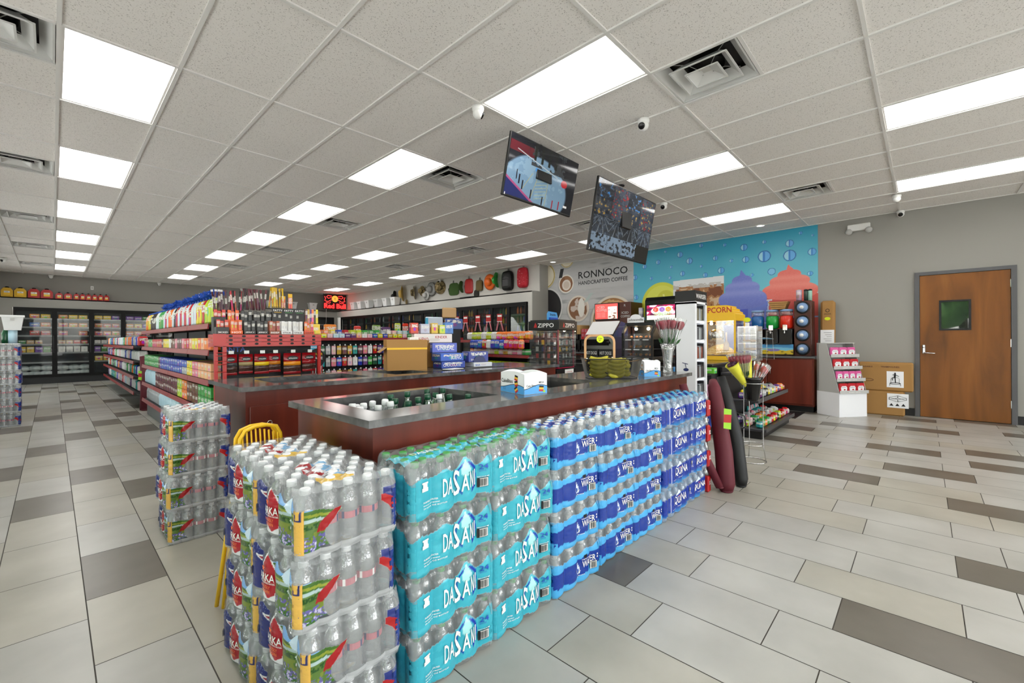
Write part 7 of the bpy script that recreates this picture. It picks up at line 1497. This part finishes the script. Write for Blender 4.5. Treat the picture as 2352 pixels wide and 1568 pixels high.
t = thing('pastry_case', 'clear four-drawer pastry case lit by the popcorn lamps', 'display case', (PXX+.02, 1.70-.03, PZ)); w2 = .24
a = MB(); a.box(0, .3, 0, w2, 0, .008); [a.box(x, x+.006, 0, w2, .008, .48) for x in (0, .294)]; a.box(0, .3, 0, .005, .008, .48); a.box(0, .3, 0, w2, .475, .483); a.build('clear_body', 'clear', t)
for k in range(4): a = MB(); a.box(-.012, .28, .01, w2-.01, .02+.115*k, .026+.115*k); a.prism([(-.02, .02+.115*k), (-.014, .02+.115*k), (-.002, .12+.115*k), (-.008, .12+.115*k)], 'y', .01, w2-.01); d = a.build('drawer', 'clear', t); a = MB(); a.box(-.026, -.018, .07, .17, .03+.115*k, .036+.115*k); a.build('drawer_handle', 'tagwhite', d)
for k in range(3):
    for i in range(3): p_o = link('pastry', (PRX.get('pas') or [None])[0].data if PRX.get('pas') else None, t, loc=(.07+.08*i, w2/2, .03+.115*(k+0))) if PRX.get('pas') else None
for k in range(3):
    for i in range(3): a = MB(); a.ball((0, 0, .02), .034, 10, sq=(1, 1.8, .6)); a.build('pastry', 'pastry_tan', t, loc=(.07+.08*i, w2/2, .027+.115*k))
t = thing('price_sign', 'small white stand with a yellow burst tag on the pastry case', 'sign', (PXX+.08, 1.80, PZ+.4835)); a = MB(); a.box(-.03, .03, -.02, .02, 0, .05, r=.004); a.build('stand', 'white', t); a = MB(); a.prism([((.05 if i % 2 else .043)*math.cos(PI*i/10), .09+(.035 if i % 2 else .03)*math.sin(PI*i/10)) for i in range(20)], 'x', -.012, -.01); a.build('burst_tag', 'fluoro', t)
t = thing('display_riser', 'open clear sloping acrylic rack at the right of the pastry case', 'rack', (PXX+.34, 1.62, PZ-.0)); a = MB()
for z in (.02, .17, .32): a.prism([(0, z), (.4, z-.02), (.4, z-.014), (0, z+.006)], 'y', 0, .2)
for y in (0, .2): a.tube([(0, y, .42), (.3, y, .40), (.42, y, .0)], .005, 6); a.tube([(0, y, 0), (0, y, .42)], .005, 6)
a.build('acrylic_shelves', 'clear', t)
# sausage warmer
wm = thing('food_warmer', 'black glass food warmer with lit sausages and a white name sign on top', 'food warmer', (5.72, 2.74, .9055)); w_ = .48; d_ = .42
a = MB(); a.box(0, d_, 0, w_, 0, .06, r=.006); a.prism([(0, .06), (.03, .06), (.03, .38), (.14, .5), (d_, .5), (d_, .55), (.12, .55), (0, .4)], 'y', 0, .03); a.prism([(0, .06), (.03, .06), (.03, .38), (.14, .5), (d_, .5), (d_, .55), (.12, .55), (0, .4)], 'y', w_-.03, w_); a.box(d_-.02, d_, 0, w_, .06, .5); a.box(.1, d_, 0, w_, .5, .55, r=.004); a.build('housing', 'black', wm)
for z in (.17, .31): a = MB(); a.box(.0, .02, .03, w_-.03, z-.02, z+.006); a.box(.02, d_-.02, .03, w_-.03, z-.004, z); a.build('rack_shelf', 'darkgrey', wm)
a = MB(); [a.box(-.003, .0, y, y+.09, z, z+.012) for z in (.155, .295, .03) for y in (.06, .2, .33)]; a.build('price_tag', 'tagwhite', wm)
a = MB(); a.box(.004, .008, .03, w_-.03, .06, .39); a.build('glass_front', 'glass', wm)
noisemat('sausage', [(.3, '8a4a20'), (.6, 'c07838'), (.8, 'dca868')], 20, .3)
for s_, z in enumerate((.065, .178, .318)):
    for k in range(5): t = thing('sausage', 'browned sausage, %s from the left on the %s warmer shelf' % (ORD[k], ('bottom', 'middle', 'top')[s_]), 'sausage', (5.72+.07+.02*(k % 2), 2.74+w_-.08-.075*k, .9055+z+.02), group='sausages in the warmer'); a = MB(); a.tube([(0, -.03, 0), (.03, -.015, .004), (.09, .0, .006), (.15, .02, 0)], [.011, .017, .017, .01], 8); a.build('sausage_body', 'sausage', t)
a = MB(); [a.ball((d_*.4, w_*q, .46), .022, 10) for q in (.3, .7)]; a.build('lamp_bulb', 'warm_lamp', wm)
a = MB(); P = [(0, 0), (.26, 0), (.26, .07)]+[(.13+.085*math.cos(q), .07+.05*math.sin(q)) for q in [PI*k/10 for k in range(11)]]+[(0, .07)]; a.prism([(w_-.04-p[0], .552+p[1]) for p in P], 'x', .1, .108); a.build('name_sign', 'boxwhite', wm)
a = MB(); a.text('Johnsonville', lambda x, z: (.0985, w_-.04-x, z), .015, .565, .045, .235); a.build('lettering', 'ink', wm)

# hot dog roller grill
hg = thing('roller_grill', 'steel hot dog roller grill with white sloping lid and HOT DOGS front', 'roller grill', (6.75, 3.95, .9055)); w_ = .62; d_ = .5
a = MB(); a.box(0, d_, 0, w_, .13, .36, r=.006); a.box(.02, d_, .01, w_-.01, 0, .13); a.build('housing', 'steel', hg)
a = MB(); a.box(-.012, .0, .1, w_-.06, .2, .31, r=.004); a.build('control_panel', 'black_gloss', hg); a = MB(); a.lathe([(.03, .0), (.028, -.02), (0, -.022)], 16, 0, 0, ax='x'); a.build('control_knob', 'black', hg, loc=(-.012, .11, .255))
a = MB(); a.prism([(0, .4), (.012, .395), (.26, .63), (.25, .64)], 'y', .03, w_-.03); a.build('sloping_lid', 'white_gloss', hg)
a = MB(); a.prism([(0, .36), (d_, .36), (d_, .5), (.42, .6), (.26, .63), (0, .39)], 'y', 0, .005); a.build('side_glass', 'glass', hg)
for k in range(2): a = MB(); y0 = .02+k*.3; a.box(-.014, .02, y0, y0+.28, .005, .125); d = a.build('bun_drawer', 'cooler_dark', hg); a = MB(); a.text('HOT DOGS', lambda x, z: (-.016, y0+.28-x, z), .02, .035, .06, .24); a.build('lettering', 'white', d)
t = thing('tongs', 'black-handled tongs hanging at the side of the roller grill', 'tongs', (6.6, 3.87, .91)); a = MB(); a.tube([(0, 0, 0), (0, 0, .22)], .008, 6); a.tube([(.02, 0, 0), (.01, 0, .22)], .008, 6); a.build('tongs_body', 'black', t)
# ---------------- along the door wall ----------------
bx = thing('tall_carton', 'tall narrow brown carton leaning in the corner beside the cup tower', 'box'); bx.matrix_world = Matrix.Translation((8.90, 1.19, 0)) @ Matrix.Rotation(.075, 4, 'Y')
a = MB(); a.box(0, .13, -.1, .1, .0, 1.86, r=.03); a.build('carton', 'kraft', bx)
a = MB(); a.box(-.002, 0, -.095, .095, .86, 1.36); a.build('white_label', 'boxwhite', bx); a = MB(); [a.box(-.0035, -.002, -.06, .05-.02*(k % 3), 1.31-.035*k, 1.315-.035*k) for k in range(12)]; a.text('WINDSOR', lambda x, z: (-.0015, .05-x, z), 0, 1.62, .02, .1); a.ring((-.002, .0, 1.69), .025, .004, 14, 5, ax='x'); a.build('printing', 'ink', bx)
a = MB(); a.prism([((.045 if i % 2 else .038)*math.cos(PI*i/9), 1.55+(.03 if i % 2 else .025)*math.sin(PI*i/9)) for i in range(18)], 'x', -.004, -.002); a.build('burst_tag', 'fluoro', bx)
ds = thing('cardboard_display', 'white and grey floor display of pink and red snack pouches by the door wall', 'display stand', (8.6, .96, 0), .93)
dw = .5; a = MB(); a.box(-.2, .2, -dw/2, dw/2, 0, .37); a.build('base', 'boxwhite', ds)
a = MB(); a.box(.16, .2, -dw/2, dw/2, .37, 1.13); a.prism([(-.2, .37), (.2, .37), (.2, 1.13), (.02, 1.13)], 'y', -dw/2, -dw/2+.006); a.prism([(-.2, .37), (.2, .37), (.2, 1.13), (.02, 1.13)], 'y', dw/2-.006, dw/2); a.box(.0, .2, -dw/2, dw/2, 1.13, 1.14); a.build('grey_shell', 'lightgrey', ds)
for s_ in range(4):
    z = .375+.185*s_; x = -.22+.05*s_; a = MB(); a.box(x, .16, -dw/2+.006, dw/2-.006, z, z+.006); a.box(x-.004, x, -dw/2-.01, dw/2+.01, z-.015, z+.035); s2 = a.build('shelf_lip', 'lightgrey', ds); a = MB(); a.text('SWEET GIFTS', lambda y, z_: (x-.0055, .1-y, z_), 0, z+.0, .014, .2); a.build('lettering', 'white', s2)
    n = (3, 4, 3, 3)[s_]
    for k in range(n):
        red = s_ in (0, 2); q = thing('chocolate_pouch', '%s snack pouch, %s from the left on the %s shelf of the white floor display' % ('red' if red else 'pink', ORD[k], ('bottom', 'second', 'third', 'top')[s_]), 'snack pouch', group='pouches on the white floor display')
        q.matrix_world = ds.matrix_basis.copy() @ Matrix.Identity(4) if False else Matrix.Translation((8.6, .96, 0)) @ Matrix.Rotation(.93, 4, 'Z') @ Matrix.Translation((x+.05, dw/2-.02-(dw-.04)/n*(k+.5), z+.0065))
        w3 = (dw-.06)/n; a = MB(); a.box(-.02, .02, -w3/2, w3/2, 0, .135, r=.012); a.build('pouch', 'oc', q, color='c01424' if red else 'd8589a')
        a = MB(); a.prism([(-w3*.33, .02), (w3*.33, .02), (w3*.38, .07), (w3*.25, .095), (-w3*.25, .095), (-w3*.38, .07)], 'x', -.0225, -.0205); a.build('white_panel', 'boxwhite', q); a = MB(); a.text('SWEET', lambda y, z_: (-.024, w3*.3-y, z_), 0, .068, .012, w3*.55); a.build('lettering', 'ink', q); a = MB(); a.ball((-.0225, -.01, .04), .018, 8, sq=(.1, 1, .6)); a.build('strawberry_print', 'red', q)
for k, (z0, z1, y0, y1, lab) in enumerate(((.0, .38, .22, .72, 'lower brown carton standing on the floor under the trampoline carton'), (.381, .83, .12, .78, 'brown trampoline carton resting on the lower carton by the door'))):
    t = thing('flat_carton', lab, 'box', (8.98, 0, 0)); a = MB(); a.box(.0, .19, y0, y1, z0+.0005, z1, r=.02); a.build('carton', 'kraft', t)
    if k: a = MB(); a.text('FOLDABLE', lambda x, z: (-.002, .75-x, z), .0, .75, .022, .15); a.text('TRAMPOLINES', lambda x, z: (-.002, .5-x, z), .0, .75, .024, .22); a.ring((-.001, .66, .55), .07, .003, 20, 5, ax='x', ry=.02); a.build('printing', 'tower_brown', t)
    yc, zc, hh, ww = ((.30, .24, .22, .25), (.33, .57, .25, .20))[k]
    a = MB(); a.box(-.004, -.001, yc-ww/2, yc+ww/2, zc-hh/2, zc+hh/2); pg = a.build('picture_sheet', 'boxwhite', t)
    a = MB()
    X = -.006
    if k: 
        a.ring((X, yc, zc-.06), .06, .004, 20, 5, ax='x', ry=.012); [a.tube([(X, yc+s_*.06, zc-.06), (X, yc+s_*.065, zc-.1)], .003, 5) for s_ in (-1, 1)]; a.tube([(X, yc-.05, zc-.06), (X, yc-.05, zc+.01), (X, yc-.03, zc+.03), (X, yc+.03, zc+.03), (X, yc+.05, zc+.01), (X, yc+.05, zc-.06)], .002, 5)
        a.ball((X, yc, zc+.095), .011, 8, sq=(.1, 1, 1)); a.tube([(X, yc, zc+.085), (X, yc+.004, zc+.03)], .012, 6); a.tube([(X, yc, zc+.03), (X, yc-.005, zc-.055)], .006, 6); a.tube([(X, yc, zc+.03), (X, yc+.035, zc+.02), (X, yc+.03, zc-.015)], .006, 6); a.tube([(X, yc, zc+.075), (X, yc-.045, zc+.05)], .004, 6); a.tube([(X, yc, zc+.075), (X, yc+.03, zc+.07)], .004, 6)
    else:
        Q = [(yc-.1, zc+.05), (yc, zc+.02), (yc+.1, zc+.05), (yc, zc+.08)]; a.tube([(X, *q) for q in Q], .003, 5, True); a.tube([(X, q[0], q[1]-.035) for q in Q], .003, 5, True); [a.tube([(X, *q), (X, q[0], q[1]-.035)], .003, 5) for q in Q]
        [a.prism([(yc-.09+.07*i, zc-.08), (yc-.04+.07*i, zc-.08), (yc-.065+.07*i, zc-.04)], 'x', X, X+.002) for i in range(3)]
    a.build('sheet_drawing', 'ink', pg)
# ---------------- left edge and floor sign ----------------
g = gondola('shelving_unit', 'dark shelving unit with cleaning goods behind the left picture-wrapped tower', Matrix.Translation((-.5, 12.6, 0)) @ Matrix.Rotation(-PI/2, 4, 'Z') @ Matrix.Scale(-1, 4, (0, 1, 0)), 2.5, .45, (1.2, .9, .6, .3), 1.24, 'panel_dark', 'panel_dark')
for k, (x, y, z0, nm, c, r, h, lab) in enumerate(((-.62, 10.3, 1.201, 'water_bottle', 'pale blue', .05, .28, 'clear jug standing on the dark unit above the left tower'), (-.5, 10.45, 1.201, 'spray_bottle', 'dark green', .045, .26, 'dark green bottle on the dark unit at the left edge'), (-.42, 10.3, 1.201, 'canister', 'pale blue', .05, .2, 'pale green canister under the foam cooler at the left edge'), (-.72, 10.2, 1.201, 'water_jug', 'white', .06, .42, 'tall pale jug at the extreme left edge'))):
    t = thing(nm, lab, 'bottle', (x, y, z0)); a = MB(); a.lathe([(r*.9, 0), (r, .02), (r, h*.6), (r*.5, h*.85), (r*.4, h*.92)] if k != 2 else [(r, 0), (r, h)], 14); a.build('bottle_body', 'oc_gloss', t, color=NAMES[c]); a = MB(); a.lathe([(r*.42, h*.92), (r*.42, h)], 12) if k != 2 else a.lathe([(r, h), (r*1.02, h+.001)], 12); a.build('cap', 'capwhite', t)
foam('white foam cooler standing on the pale canister at the left picture edge', (-.42, 10.3, 1.4025), 0, .75)
ys = thing('floor_sign', 'folded yellow plastic caution sign with rounded ribbed top behind the picture-wrapped packs', 'floor sign', (.68, 2.2, 0), .0)
for k, (dx, lean) in enumerate(((0, 0), (.0, .09))):
    R = Matrix.Translation((0, k*.03, 0)) @ Matrix.Rotation(-.14-.05*k, 4, 'X'); a = MB(R)
    P = [(-.085, .72), (-.08, .77), (-.06, .805), (-.02, .82), (.03, .822), (.07, .81), (.085, .775), (.09, .72)]
    a.tube([(p[0]*1.05, 0, p[1]) for p in P], .009, 8)
    for i in range(9): x = -.075+.019*i; a.tube([(x, 0, .775+.03*math.sin(PI*(i+.5)/9)), (x, 0, .66)], .004, 5)
    a.box(-.085, .09, -.003, .003, .3, .72)
    for i in range(3): x = -.07+.07*i; a.tube([(x, 0, .02), (x, 0, .35)], .011, 6)
    a.build('sign_leaf', 'signyellow', ys)
for o in ys.children: o.location = (0, 0, 0)
R = Matrix.Translation((-.125, .1, 0)); a = MB(R)
for i in range(4): a.tube([(-.045+.018*i, .05-.04*i, .012), (.0+.012*i, -.02, .5)], .009, 6)
a.build('splayed_legs', 'signyellow', ys)
